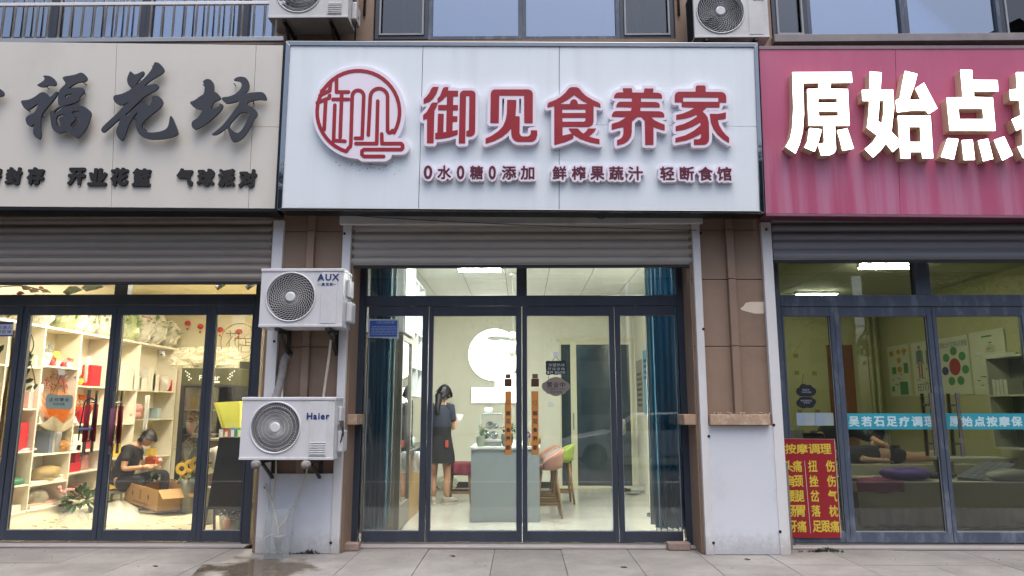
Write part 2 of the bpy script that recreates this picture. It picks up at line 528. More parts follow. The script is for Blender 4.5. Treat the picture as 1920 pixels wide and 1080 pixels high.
def ceiling_light(label, x0, x1, y0, y1, z, m, group=None, frame=None):
    t = thing('ceiling_light', label, 'ceiling light', ((x0 + x1) / 2, (y0 + y1) / 2, z), group)
    MB().box(x0, x1, y0, y1, z - 0.010, z - 0.0015).build('frame', frame or MATS['white_paint'], t, bevel=0.002)
    MB().box(x0 + 0.012, x1 - 0.012, y0 + 0.012, y1 - 0.012, z - 0.014, z - 0.0105).build('diffuser', m, t)
    return t
def spline(pts, k=6):
    pts = [Vector(p) for p in pts]; P = []
    for i in range(len(pts) - 1):
        p0, p1, p2, p3 = pts[max(i - 1, 0)], pts[i], pts[i + 1], pts[min(i + 2, len(pts) - 1)]
        for j in range(k):
            u = j / k; P.append(0.5 * ((2 * p1) + (p2 - p0) * u + (2 * p0 - 5 * p1 + 4 * p2 - p3) * u * u + (3 * p1 - p0 - 3 * p2 + p3) * u ** 3))
    return P + [pts[-1]]
def leaf(m, p, d, L, w, up=(0, 0, 1), droop=0.25):
    """Pointed leaf, folded along its rib: base p, direction d."""
    p = Vector(p); d = Vector(d).normalized(); s = d.cross(Vector(up))
    s = s.normalized() if s.length > 1e-4 else Vector((1, 0, 0)); n = s.cross(d)
    a = p + d * L * 0.35 - n * L * 0.05; b = p + d * L * 0.75 - n * droop * L * 0.4; e = p + d * L - n * droop * L
    m.poly([p, a + s * w * .5 + n * w * .12, b + s * w * .4 + n * w * .1, e, b, a]); m.poly([p, a, b, e, b - s * w * .4 + n * w * .1, a - s * w * .5 + n * w * .12])
def rdir(r, zmin=-1.0):
    while True:
        v = Vector((r.gauss(0, 1), r.gauss(0, 1), r.gauss(0, 1)))
        if v.length > 1e-3:
            v.normalize()
            if v.z >= zmin: return v
def crumple(c, sx, sy, sz, r, nu=18, nv=12, amt=0.16):
    """Closed crumpled surface (bags, wrapped bundles)."""
    c = Vector(c); k1, k2, k3 = [r.uniform(0, 6.28) for _ in range(3)]
    m = MB(); J = {}
    def fn(u, v):
        a = 2 * math.pi * u; t = math.pi * v
        key = (round(u * nu) % nu, round(v * nv))
        if v in (0.0, 1.0): key = (0, key[1])
        j = J.setdefault(key, r.uniform(-amt, amt))
        k = 1 + j + 0.10 * math.sin(3 * a + k1 + 2 * t) + 0.07 * math.sin(5 * a + k2) * math.sin(t)
        return c + Vector((math.cos(a) * math.sin(t) ** 0.7 * sx * k, math.sin(a) * math.sin(t) ** 0.7 * sy * k, -math.cos(t) * sz * (1 + 0.4 * j)))
    return m.grid(fn, nu, nv, True)

# ================================================================== THE SETTING: pavement, building, rooms
rnd = random.Random(7)
YT, YD, YS = 7.03, 7.40, 6.72          # planes: white shutter trims, door frames, centre sign face
YW = 7.37                              # upper wall

def slab_mat():
    m, nt, N, K, B = new_mat('granite_paving')
    tc = N.new('ShaderNodeTexCoord'); ob = N.new('ShaderNodeObjectInfo'); geo = N.new('ShaderNodeNewGeometry')
    n1 = N.new('ShaderNodeTexNoise'); n1.inputs['Scale'].default_value = 1.6; n1.inputs['Detail'].default_value = 9; n1.inputs['Roughness'].default_value = 0.72
    n2 = N.new('ShaderNodeTexNoise'); n2.inputs['Scale'].default_value = 160; n2.inputs['Detail'].default_value = 3
    n3 = N.new('ShaderNodeTexNoise'); n3.inputs['Scale'].default_value = 2.3; n3.inputs['Detail'].default_value = 7; n3.inputs['Roughness'].default_value = 0.75
    for n in (n1, n2, n3): K.new(geo.outputs['Position'], n.inputs['Vector'])
    r1 = N.new('ShaderNodeValToRGB'); e = r1.color_ramp.elements
    e[0].position = 0.3; e[0].color = lin('#73716f') + (1,); e[1].position = 0.72; e[1].color = lin('#9c9a98') + (1,)
    K.new(n1.outputs['Fac'], r1.inputs[0])
    r2 = N.new('ShaderNodeValToRGB'); e = r2.color_ramp.elements
    e[0].position = 0.35; e[0].color = (0.72, 0.72, 0.72, 1); e[1].position = 0.65; e[1].color = (1.1, 1.1, 1.1, 1)
    K.new(n2.outputs['Fac'], r2.inputs[0])
    mu = N.new('ShaderNodeMixRGB'); mu.blend_type = 'MULTIPLY'; mu.inputs[0].default_value = 1
    K.new(r1.outputs[0], mu.inputs[1]); K.new(r2.outputs[0], mu.inputs[2])
    # each slab a little lighter or darker
    mr = N.new('ShaderNodeMapRange'); mr.inputs['To Min'].default_value = 0.88; mr.inputs['To Max'].default_value = 1.08
    K.new(ob.outputs['Random'], mr.inputs['Value'])
    mv = N.new('ShaderNodeMixRGB'); mv.blend_type = 'MULTIPLY'; mv.inputs[0].default_value = 1
    K.new(mu.outputs[0], mv.inputs[1]); K.new(mr.outputs[0], mv.inputs[2])
    # rusty and dark stains
    r3 = N.new('ShaderNodeValToRGB'); e = r3.color_ramp.elements
    e[0].position = 0.58; e[0].color = (0, 0, 0, 1); e[1].position = 0.82; e[1].color = (0.55, 0.55, 0.55, 1)
    K.new(n3.outputs['Fac'], r3.inputs[0])
    ms = N.new('ShaderNodeMixRGB'); ms.inputs[2].default_value = lin('#6d5a48') + (1,)
    K.new(r3.outputs[0], ms.inputs[0]); K.new(mv.outputs[0], ms.inputs[1])
    # long rust streaks by the right shop and a worn dirty patch
    mp = N.new('ShaderNodeMapping'); mp.inputs['Scale'].default_value = (0.7, 5.5, 1)
    n4 = N.new('ShaderNodeTexNoise'); n4.inputs['Scale'].default_value = 1.3; n4.inputs['Detail'].default_value = 6
    K.new(geo.outputs['Position'], mp.inputs[0]); K.new(mp.outputs[0], n4.inputs['Vector'])
    r4 = N.new('ShaderNodeValToRGB'); e = r4.color_ramp.elements
    e[0].position = 0.6; e[0].color = (0, 0, 0, 1); e[1].position = 0.72; e[1].color = (0.5, 0.5, 0.5, 1)
    K.new(n4.outputs['Fac'], r4.inputs[0])
    sx = N.new('ShaderNodeSeparateXYZ'); K.new(geo.outputs['Position'], sx.inputs[0])
    gt = N.new('ShaderNodeMapRange'); gt.inputs['From Min'].default_value = 2.0; gt.inputs['From Max'].default_value = 3.2; gt.clamp = True
    K.new(sx.outputs['X'], gt.inputs['Value'])
    m4 = N.new('ShaderNodeMath'); m4.operation = 'MULTIPLY'; K.new(gt.outputs[0], m4.inputs[0]); K.new(r4.outputs[0], m4.inputs[1])
    mr4 = N.new('ShaderNodeMixRGB'); mr4.inputs[2].default_value = lin('#7a553c') + (1,)
    K.new(m4.outputs[0], mr4.inputs[0]); K.new(ms.outputs[0], mr4.inputs[1])
    K.new(mr4.outputs[0], B.inputs['Base Color'])
    B.inputs['Roughness'].default_value = 0.62
    b = N.new('ShaderNodeBump'); b.inputs['Strength'].default_value = 0.25; b.inputs['Distance'].default_value = 0.003
    K.new(n2.outputs['Fac'], b.inputs['Height']); K.new(b.outputs[0], B.inputs['Normal'])
    return m
M_slab = slab_mat()
M_mortar = mat('joint_mortar', '#4a4540', 0.9, var=0.2)
M_asphalt = mat('asphalt', '#3c3c3d', 0.85, var=0.2, scale=9, bump=0.3, bscale=200)
M_brown = mat('brown_render', '#867161', 0.75, var=0.10, scale=3.0, bump=0.12, bscale=150, dirt='#5d4d42', dirt_amt=0.5, dirt_scale=1.6)
M_groove = mat('brown_groove', '#64564b', 0.9)
M_trim = mat('white_trim', '#cfd0d2', 0.35, var=0.05, scale=2.5, dirt='#8d8880', dirt_amt=0.4, dirt_scale=3.0, stretch=(1, 1, 0.25), splash=0.4, splash_h=0.28)
M_board = mat('white_board', '#c9ced6', 0.3, var=0.03, scale=1.5, dirt='#a39d96', dirt_amt=0.3, dirt_scale=2.5, splash=0.4, splash_h=0.28)
M_navy = mat('navy_aluminium', '#333a46', 0.38, var=0.12, scale=5, stretch=(1, 1, 0.3), spec=0.5, dirt='#5d6470', dirt_amt=0.25, dirt_scale=6)
M_navy_worn = mat('worn_blue_aluminium', '#465061', 0.42, var=0.15, scale=6, stretch=(1, 1, 0.35), dirt='#9ba3ae', dirt_amt=0.55, dirt_scale=7)
M_steel = mat('brushed_steel', '#9d9a95', 0.25, metal=1.0, var=0.06)
M_mirror = mat('mirror_steel', '#84878a', 0.05, metal=1.0, var=0.04, bump=0.25, bscale=5)
M_white = mat('white_paint', '#cfd3d2', 0.45, var=0.04)
M_black = mat('black_plastic', '#17181a', 0.5, var=0.1)
M_glass = thin_glass('door_glass', (0.93, 0.955, 0.94), refl=1.0, smudge=0.045)
M_glass_up = thin_glass('coated_window_glass', (0.42, 0.48, 0.55), refl=1.0, base=0.24, coat=(0.80, 0.88, 1.0))
M_dim_glass = thin_glass('dusty_door_glass', (0.80, 0.84, 0.80), refl=0.8, smudge=0.025)

def structure(o): o['kind'] = 'structure'; return o

# ground: road bed, pavement bed and slabs
g = MB(); g.box(-60, 60, -60, 7.0, -0.6, -0.16); structure(g.build('road', M_asphalt))
pv = structure(MB().box(-16, 16, 1.2, 7.285, -0.16, -0.012).build('pavement', M_mortar))
kb = structure(MB().box(-16, 16, 1.0, 1.2, -0.3, 0.004).build('kerb', mat('kerb_stone', '#8f8c88', 0.7, var=0.12), bevel=0.02))
GX = [ground(927.5, 1031).x, ground(1051.7, 1031).x]
SW = GX[1] - GX[0]
def slab_mesh(w, d, nm='slab'):
    m = MB().box(0.003, w - 0.003, 0.003, d - 0.003, -0.06, 0)
    return m.mesh(nm, M_slab)
sl_long = slab_mesh(SW, 1.36); sl_short = slab_mesh(SW, 0.68); sl_half = slab_mesh(SW, 0.66)
for k in range(-11, 12):
    x = GX[0] + k * SW
    rows = [(7.28 - 1.36, sl_long)] if -2 <= k <= 2 else [(7.28 - 0.68, sl_short), (7.28 - 1.36, sl_short)]
    rows += [(7.28 - 1.36 - 0.66 * (i + 1), sl_half) for i in range(2)]
    for (y, me) in rows:
        o = place(me, 'slab', pv, Matrix.Translation((x, y, rnd.uniform(-0.0015, 0.0015))) @ Matrix.Rotation(rnd.uniform(-0.0012, 0.0012), 4, 'X'))
M_thr = mat('threshold_tile', '#a9a4a2', 0.35, var=0.06, scale=4)

# ------------------------------------------------------------------ the building
bld = thing('shop_building', 'two storey terrace with beige rendered pillars between glazed ground floor shops', 'building', (0, 7.4, 0))
PX = lambda px, py, Y: at(px, py, Y).x
ZS = {}
# upper wall with window openings is made of strips round the openings
zWinB = at(1000, 74, YW).z                      # window sills
win_x = [(-9.0, PX(520, 40, YW)), (PX(700, 40, YW), PX(1266, 40, YW)), (PX(1446, 40, YW), 9.0)]
zTop = 8.2
w = MB()
w.box(-12, 12, YW, YW + 0.25, 3.05, zWinB)
w.box(-12, 12, YW, YW + 0.25, 6.75, zTop)
edges = [-12] + [e for p in win_x for e in p] + [12]
for i in range(0, len(edges), 2):
    if edges[i + 1] - edges[i] > 0.01: w.box(edges[i], edges[i + 1], YW, YW + 0.25, zWinB, 6.75)
w.build('wall', M_brown, bld)
w = MB(); w.box(-12, 12, YW + 0.25, 13.2, 3.32, 3.55); w.build('floor_slab', M_brown, bld)
w = MB(); w.box(-12, 12, 12.95, 13.2, 0, 3.3); w.build('rear_wall', M_brown, bld)
w = MB(); w.box(-12, 12, 12.95, 13.2, 3.56, zTop); w.box(-12, 12, 7.4, 13.2, zTop, zTop + 0.2); w.build('upper_rear_wall', M_brown, bld)

# pillars: body, then panels and rib proud of a dark groove core
def pillar(xl, xr, groove_z, zrib, ztop=3.3):
    core = MB().box(xl, xr, YT + 0.06, YD + 0.16, 0.0, ztop); core.build('pillar_core', M_groove, bld)
    xm = (xl + xr) / 2; rw = 0.036
    zz = [0.0] + groove_z + [ztop]
    for a, b in zip(zz[:-1], zz[1:]):
        for x0, x1, y0 in ((xl + 0.002, xm - rw - 0.001, YT + 0.035), (xm - rw, xm + rw, YT - 0.012), (xm + rw + 0.001, xr - 0.002, YT + 0.035)):
            if y0 < YT and b <= zrib: continue
            MB().box(x0, x1, y0, YT + 0.0595, max(a + 0.003, zrib if y0 < YT else 0), b - 0.003).build('facing_panel' if y0 > YT else 'pillar_rib', M_brown, bld, bevel=0.004)
    # side returns
    for sx, s in ((xl, -1), (xr, 1)):
        MB().box(sx, sx + s * 0.012, YT + 0.04, YD + 0.02, 0.003, ztop - 0.003).build('reveal', M_brown, bld)
pl = (PX(474, 1036, YT + 0.03), PX(652, 700, YT + 0.03)); pr = (PX(1304, 700, YT + 0.03), PX(1476, 1036, YT + 0.03))
zg = [at(1360, y, YT).z for y in (780, 649, 523, 430)]
pillar(pl[0], pl[1], zg, at(560, 888, YT).z + 0.002); pillar(pr[0], pr[1], zg, at(1380, 778, YT).z + 0.002)
# the outer ends of the terrace, beyond the neighbouring shops
for x0, x1 in ((-7.6, -6.9), (6.6, 7.4)):
    MB().box(x0, x1, YT + 0.02, YD + 0.2, 0, 3.3).build('end_pillar', M_brown, bld)

# ledge and lower white boards
M_peel = mat('peeling_ledge', '#a58b75', 0.8, var=0.15, dirt='#d8d2c8', dirt_amt=0.85, dirt_scale=9)
def ledge(px0, px1, Y0, Y1, nm='ledge'):
    z0, z1 = at(1380, 797, YT).z, at(1380, 777, YT).z
    MB().box(PX(px0, 787, Y0), PX(px1, 787, Y0), Y0, Y1, z0, z1).build(nm, M_peel, bld, bevel=0.006)
ledge(1332, 1445, YT - 0.055, YT + 0.03)
ledge(1283, 1309, YT + 0.045, YD - 0.012)
ledge(645, 669, YT + 0.045, YD - 0.012)
ledge(527, 632, YT - 0.04, YT + 0.03)
for (xa, xb, ya, yb) in ((498, 622, 888, 1039), (1330, 1470, 798, 1041)):
    a = at(xa, yb, YT); b = at(xb, yb, YT)
    MB().box(a.x, b.x, YT - 0.004, YT + 0.03, 0.004, at(xa, ya, YT).z).build('lower_board', M_board, bld, bevel=0.002)
# rubble on the ledge
m = MB()
for i in range(34):
    x = PX(1338, 776, YT) + rnd.random() ** 1.0 * (PX(1444, 776, YT) - PX(1338, 776, YT))
    m.ball((x, YT - rnd.uniform(0.0, 0.045), at(1380, 777, YT).z + 0.006), rnd.uniform(0.006, 0.018), 6, 4, jit=0.3, rnd=rnd)
o = m.build('rubble', mat('rubble', '#8a7a6b', 0.9, var=0.35, scale=30), bld); o['kind'] = 'stuff'
# patch of white filler on the right pillar
pp = [(1388, 578), (1394, 574), (1398, 568), (1408, 566), (1432, 566), (1432, 588), (1416, 588), (1400, 584), (1390, 581)]
MB().prism([at(x, y, YT + 0.034) for x, y in pp], (0, 0.0012, 0)).build('filler_patch', mat('filler', '#cfc4b2', 0.8), bld)
# hole with pipes in the left pillar comes with the cooling units

# shutter trims + slats: one roller shutter per shop
M_slatc = mat('grey_shutter', '#a5a099', 0.45, metal=0.0, var=0.10, scale=2.2, stretch=(0.3, 1, 1), dirt='#5d5852', dirt_amt=0.5, dirt_scale=2.0)
M_slatl = mat('brown_grey_shutter', '#8e8780', 0.5, var=0.10, scale=2.2, stretch=(0.3, 1, 1), dirt='#4d463f', dirt_amt=0.5, dirt_scale=2.0)
M_slatr = mat('blue_grey_shutter', '#808188', 0.5, var=0.10, scale=2.2, stretch=(0.3, 1, 1), dirt='#4e4a48', dirt_amt=0.4, dirt_scale=2.0)
def shutter(label, x0, x1, z_lines, m_sl, trims, Y=YT + 0.055):
    t = thing('roller_shutter', label, 'shutter', ((x0 + x1) / 2, Y, z_lines[-1]), 'roller shutters half raised above the shop doors')
    h = (z_lines[0] - z_lines[-1]) / (len(z_lines) - 1)
    prof = [(0.0, 0.0), (0.004, 0.002), (0.004, 0.010)] + [(0.004 + 0.020 * math.sin(math.pi * (k + 0.5) / 9) ** 0.8, 0.010 + (h - 0.014) * (k + 0.5) / 9) for k in range(9)] + [(0.003, h - 0.003), (0.0, h)]
    L = x1 - x0; n_ = len(prof) - 1
    for z in z_lines[1:]:           # every slat its own little sag and dents
        a1, a2, p1, p2 = rnd.uniform(0, .0022), rnd.uniform(0, .0018), rnd.uniform(0, 6), rnd.uniform(0, 6)
        dents = [(rnd.random(), rnd.uniform(.002, .006), rnd.uniform(.01, .03)) for _ in range(4)]
        def fn(u, v):
            q = prof[int(round(v * n_))]
            k = -q[0] + a1 * math.sin(5 * u + p1) + sum(d * math.exp(-((u - c) / w) ** 2) for c, d, w in dents) * math.sin(math.pi * v)
            return (x0 + L * u, Y + k, z + q[1] + a2 * math.sin(3.3 * u + p2))
        MB().grid(fn, 70, n_ + 1).build('slat', m_sl, t)
    MB().box(x0, x1, Y + 0.006, Y + 0.03, z_lines[-1] + 0.004, 3.28).build('slat_backing', m_sl, t)
    MB().box(x0 + 0.005, x1 - 0.005, Y - 0.012, Y + 0.02, z_lines[-1] - 0.030, z_lines[-1] - 0.001).build('bottom_bar', M_black, t)
    for (a, b, c, d, depth) in trims:
        # vertical guide trim: lower left, lower right x; base y pixel; depth
        xa, xb = a, b
        mt = MB().box(xa, xb, YT - 0.012, YT + depth, 0.002, c)
        mt.build('guide_rail', M_trim, t, bevel=0.003)
    return t
zc = [at(976, y, YT + 0.055).z for y in (420, 436, 451, 466, 481, 497)]
xc0, xc1 = PX(655, 450, YT + 0.055), PX(1299, 450, YT + 0.055)
tl = (PX(634.5, 660, YT), PX(650, 660, YT)); tr = (PX(1303, 560, YT), PX(1317, 560, YT))
sh_c = shutter('grey slatted shutter of the middle shop, rolled up under the white sign', xc0, xc1, zc, M_slatc,
               [(tl[0], tl[1], 3.21, 0, 0.045), (tr[0], tr[1], 3.21, 0, 0.045)])
a, b = at(637, 404, YT - 0.03), at(1318, 418, YT - 0.03)
MB().box(a.x, b.x, YT - 0.03, YT + 0.03, b.z, a.z + 0.06).build('housing', M_trim, sh_c, bevel=0.004)
zl = [at(300, y, YT + 0.055).z for y in (407, 422, 437, 452, 467, 482, 497.5, 513, 528)]
tl2 = (PX(498, 690, YT), PX(518, 690, YT)); tr2 = (PX(1444, 720, YT), PX(1463, 720, YT))
sh_l = shutter('brown grey slatted shutter above the flower shop doors, eight slats showing', -6.9, PX(513, 430, YT + 0.055), zl, M_slatl, [(tl2[0] , tl2[1], 3.24, 0, 0.045)])
zr = [at(1700, y, YT + 0.055).z for y in (407, 418, 434, 451, 467, 487)]
sh_r = shutter('blue grey slatted shutter above the massage shop doors under the magenta sign', PX(1447, 440, YT + 0.055), 6.6, zr, M_slatr, [(tr2[0], tr2[1], 3.2, 0, 0.045)])
# screws / rubber plugs on the trims
for (px, py, par) in ((620, 1018, sh_c), (1319, 617, sh_c), (1329, 818, sh_c), (1338, 1018, sh_c), (646, 438, sh_c), (1314, 437, sh_c), (497, 914, sh_l), (514, 640, sh_l), (1451, 797, sh_r), (1463, 997, sh_r), (1437, 430, sh_r)):
    p = at(px, py, YT - 0.013)
    MB().lathe([(0.0, -0.003), (0.012, -0.003), (0.014, 0.0), (0.014, 0.004)], (p.x, p.y, p.z), 12, 'Y').build('plug', M_black, par)
# slack cable under the sign
pts = [at(645 + i * 66, 403 + 29 * (i / 10) ** 0.9 + 3 * math.sin(i * 0.31 * math.pi / 3), YT - 0.045) for i in range(11)]
tag(MB().tube(pts, 0.0035, 6).build('slack_cable', M_black), 'thin black cable strung across the middle roller shutter', 'cable')
tag(MB().tube([at(1117, 404, 6.98), at(1122, 409, 6.98), at(1130, 410, 6.98), at(1138, 405, 6.98)], 0.004, 6).build('cable_loop', M_black), 'short loop of dark wire hanging under the white sign', 'cable')

# ------------------------------------------------------------------ glazed shop fronts
FD = 0.10                                 # frame depth
def front(name, label, xl, xr, z_top, z_tr, z_rail, mull, leaves, gl, fr, handles=None):
    """Outer frame, transom lights, then leaves: list of (x0, x1, stile_l, stile_r, kind). All in metres on the plane YD."""
    t = thing(name, label, 'shop front', ((xl + xr) / 2, YD, 0.0), 'glazed shop fronts')
    ztb = z_tr[0]; zta = z_tr[1]              # transom bar bottom / top
    J = 0.085
    for q in (xl, xr - J): MB().box(q, q + J, YD, YD + FD, 0.02, z_top).build('jamb', fr, t, bevel=0.004)
    MB().box(xl + J + 0.001, xr - J - 0.001, YD - 0.002, YD + FD + 0.002, ztb, zta).build('transom_bar', fr, t, bevel=0.004)
    MB().box(xl + J + 0.001, xr - J - 0.001, YD, YD + FD, z_top - 0.06, z_top).build('head_bar', fr, t, bevel=0.004)
    xs = [xl + J] + [e for m_ in mull for e in m_] + [xr - J]
    for m_ in mull:
        MB().box(m_[0], m_[1], YD + 0.002, YD + FD - 0.002, zta + 0.001, z_top - 0.061).build('mullion', fr, t, bevel=0.004)
    for i in range(0, len(xs), 2):
        MB().box(xs[i] - 0.004, xs[i + 1] + 0.004, YD + 0.045, YD + 0.051, zta - 0.004, z_top - 0.055).build('transom_pane', gl, t)
    MB().box(xl + J + 0.004, xr - J - 0.004, YD + 0.02, YD + 0.03, ztb - 0.006, ztb - 0.001).build('track_strip', M_steel, t)
    out = []
    for (x0, x1, sl, sr, kind) in leaves:
        yy = YD + 0.012 if kind == 'door' else YD + 0.004
        zb = 0.045; zt = ztb - 0.008; zg0 = zb + 0.10; zg1 = z_rail
        lf = MB()
        lf.box(x0, x0 + sl, yy, yy + 0.07, zb, zt); lf.box(x1 - sr, x1, yy, yy + 0.07, zb, zt)
        lf.box(x0 + sl + 0.0005, x1 - sr - 0.0005, yy + 0.001, yy + 0.069, zb, zg0); lf.box(x0 + sl + 0.0005, x1 - sr - 0.0005, yy + 0.001, yy + 0.069, zg1, zt)
        leaf = lf.build('door_leaf' if kind == 'door' else 'side_light', fr, t, bevel=0.003)
        MB().box(x0 + sl - 0.004, x1 - sr + 0.004, yy + 0.032, yy + 0.038, zg0 - 0.004, zg1 + 0.004).build('pane', gl, leaf)
        bd = MB()     # pale glazing bead round the pane
        bw = 0.006
        for (q0, q1, r0, r1) in ((x0 + sl + 0.0006, x1 - sr - 0.0006, zg0, zg0 + bw), (x0 + sl + 0.0006, x1 - sr - 0.0006, zg1 - bw, zg1), (x0 + sl + 0.0006, x0 + sl + bw, zg0 + bw, zg1 - bw), (x1 - sr - bw, x1 - sr - 0.0006, zg0 + bw, zg1 - bw)):
            bd.box(q0, q1, yy + 0.024, yy + 0.031, r0, r1)
        bd.build('glazing_bead', M_bead, leaf)
        out.append((leaf, x0, x1, yy))
    MB().box(xl + 0.002, xr - 0.002, YD - 0.11, YD + FD + 0.03, 0.0, 0.022).build('threshold', M_thr, t, bevel=0.004)
    MB().box(xl + 0.09, xr - 0.09, YD + 0.015, YD + 0.085, 0.0225, 0.036).build('sill_track', M_steel, t, bevel=0.002)
    return t, out
M_bead = mat('pale_bead', '#9ea2a6', 0.4, var=0.1)
X6 = lambda px: PX(px, 590, YD)
z_tr = (at(976, 573, YD).z, at(976, 554, YD).z); z_rail = at(976, 591, YD).z
ftop = 3.0
cf, cleaves = front('glass_shopfront', 'navy framed glass front of the middle shop, two doors between narrow side lights', -1.722, 1.712, ftop, z_tr, z_rail,
    [(X6(968.5), X6(988))], [
        (X6(691) , X6(803.5), 0.004, X6(803.5) - X6(793), 'side'),
        (X6(805), X6(978), X6(812.5) - X6(805), X6(978) - X6(968), 'door'),
        (X6(979), X6(1151.5), X6(987.5) - X6(979), X6(1151.5) - X6(1142.5), 'door'),
        (X6(1153), X6(1266), X6(1162) - X6(1153), 0.004, 'side')], M_glass, M_navy)
z_trl = (at(200, 572, YD).z, at(200, 552, YD).z); z_raill = at(200, 589.5, YD).z
lf_, lleaves = front('glass_shopfront', 'dark framed glass front of the flower shop with red sleeved door handles', -6.9, PX(492, 600, YD), ftop, z_trl, z_raill,
    [(X6(210), X6(235))], [
        (-6.8, X6(-160), 0.1, 0.09, 'side'), (X6(-159), X6(42), 0.1, X6(42) - X6(32), 'side'),
        (X6(43), X6(217), X6(53) - X6(43), X6(217) - X6(208), 'door'),
        (X6(218), X6(395), X6(227) - X6(218), X6(395) - X6(386), 'door'),
        (X6(396), X6(492) - 0.086, X6(405) - X6(396), 0.02, 'side')], M_glass, M_navy)
z_trr = (at(1700, 574, YD).z, at(1700, 553, YD).z); z_railr = at(1700, 592, YD).z
rf_, rleaves = front('glass_shopfront', 'scuffed blue framed glass front of the massage shop with teal lettering band', PX(1450, 600, YD), 6.6, ftop, z_trr, z_railr,
    [(X6(1722), X6(1751))], [
        (X6(1450) + 0.086, X6(1564), 0.02, X6(1564) - X6(1556), 'side'),
        (X6(1565), X6(1748), X6(1575) - X6(1565), X6(1748) - X6(1739), 'door'),
        (X6(1749), X6(1928), X6(1756) - X6(1749), X6(1928) - X6(1917), 'door'),
        (X6(1929), 6.51, 0.09, 0.1, 'side')], M_dim_glass, M_navy_worn)

# ================================================================== SIGNS
def letter(sign, name, polys, holes, strokes, zoom, off, Y, depth, m, iso=0.0, step=0.9, bevel=0.0, parent=None, label=None, tol=0.10, front_only=False):
    """Letter traced in photo pixels: union of polygons / round strokes minus holes, grown by iso pixels; its front lies on the plane Y."""
    cv = lambda p: [(q[0] / zoom + off[0], q[1] / zoom + off[1]) for q in p]
    P = [cv(p) for p in polys]; Hh = [cv(p) for p in holes]; S = [(cv(s), r / zoom) for s, r in strokes]
    Fd, xs, ys = field(P, Hh, S, iso + 4, step)
    L = contours(Fd, xs, ys, iso)
    W = []
    for lp in L:
        lp = simplify(lp, tol)
        if len(lp) < 4: continue
        a = sum(lp[i][0] * lp[(i + 1) % len(lp)][1] - lp[(i + 1) % len(lp)][0] * lp[i][1] for i in range(len(lp))) / 2
        if abs(a) < 6: continue
        W.append([(v.x, v.z) for v in (at(q[0], q[1], Y) for q in lp)])
    me = loops_mesh(name, W, m, depth, bevel)
    me.transform(Matrix.Translation((0, Y, 0)))
    o = link_mesh(name, me, parent or sign)
    if label: o['label'] = label
    return o

G_YU = [[(245,98),(330,98),(310,155),(285,215),(245,275),(195,315),(110,345),(110,275),(150,240),(190,190),(220,125)],
 [(103,505),(150,465),(190,400),(215,345),(240,325),(310,325),(312,345),(295,395),(268,440),(262,600),(255,912),(158,912),(160,560),(103,577)],
 [(310,265),(345,230),(370,165),(390,118),(415,100),(470,100),(462,152),(610,155),(608,235),(540,238),(535,360),(608,362),(607,438),(535,440),(532,522),(600,524),(596,602),(530,602),(527,735),(607,720),(600,792),(480,830),(380,848),(277,855),(277,765),(308,763),(318,487),(402,487),(395,755),(436,752),(442,437),(320,437),(320,360),(445,360),(448,235),(425,245),(390,285),(340,320),(312,335)],
 [(618,915),(635,200),(650,170),(685,150),(810,150),(845,165),(862,200),(855,740),(845,785),(810,812),(780,817),(727,815),(727,735),(755,730),(765,715),(772,230),(724,230),(712,915)]]
G_JIAN = [[(148,622),(155,195),(170,155),(205,135),(700,135),(740,150),(765,190),(763,625),(640,622),(638,224),(278,224),(272,622)],
 [(393,285),(525,287),(523,380),(512,522),(575,524),(573,770),(585,800),(610,815),(690,815),(720,800),(735,770),(735,725),(828,727),(828,800),(810,855),(775,885),(740,893),(545,893),(500,875),(465,835),(453,780),(450,700),(400,760),(320,825),(200,885),(80,922),(80,845),(170,805),(270,735),(330,670),(370,580),(388,480)]]
G_SHI = [[(88,365),(95,335),(120,318),(200,290),(290,235),(350,180),(390,125),(430,102),(510,102),(548,120),(590,175),(650,232),(740,285),(830,325),(855,350),(858,398),(757,375),(755,600),(745,640),(715,668),(690,677),(307,677),(307,803),(440,775),(392,698),(530,700),(570,745),(610,775),(645,745),(675,700),(795,700),(760,755),(690,818),(760,838),(842,855),(842,927),(700,900),(570,855),(464,792),(464,845),(350,895),(187,940),(187,375),(88,398)]]
H_SHI = [[(268,347),(390,280),(475,217),(570,285),(678,347),(530,347),(525,315),(500,283),(470,277),(440,285),(418,315),(412,347)], [(303,424),(640,424),(640,475),(303,477)], [(305,545),(640,545),(638,585),(620,602),(307,603)]]
G_YANG = [[(250,118),(385,118),(390,180),(555,182),(567,120),(700,122),(690,180),(760,182),(800,195),(820,225),(822,265),(518,262),(516,315),(730,317),(770,330),(788,355),(790,395),(510,393),(505,447),(790,452),(830,465),(850,490),(857,537),(665,537),(710,580),(780,615),(860,645),(860,730),(780,710),(697,680),(697,937),(577,937),(570,590),(520,535),(462,535),(385,600),(383,760),(370,820),(330,880),(270,920),(170,945),(170,868),(220,850),(250,815),(262,770),(262,680),(180,695),(92,720),(92,635),(200,600),(260,565),(300,537),(92,530),(100,490),(120,460),(150,448),(370,447),(380,395),(155,390),(165,350),(190,320),(220,312),(385,312),(385,262),(122,258),(130,220),(155,190),(190,178),(262,178)]]
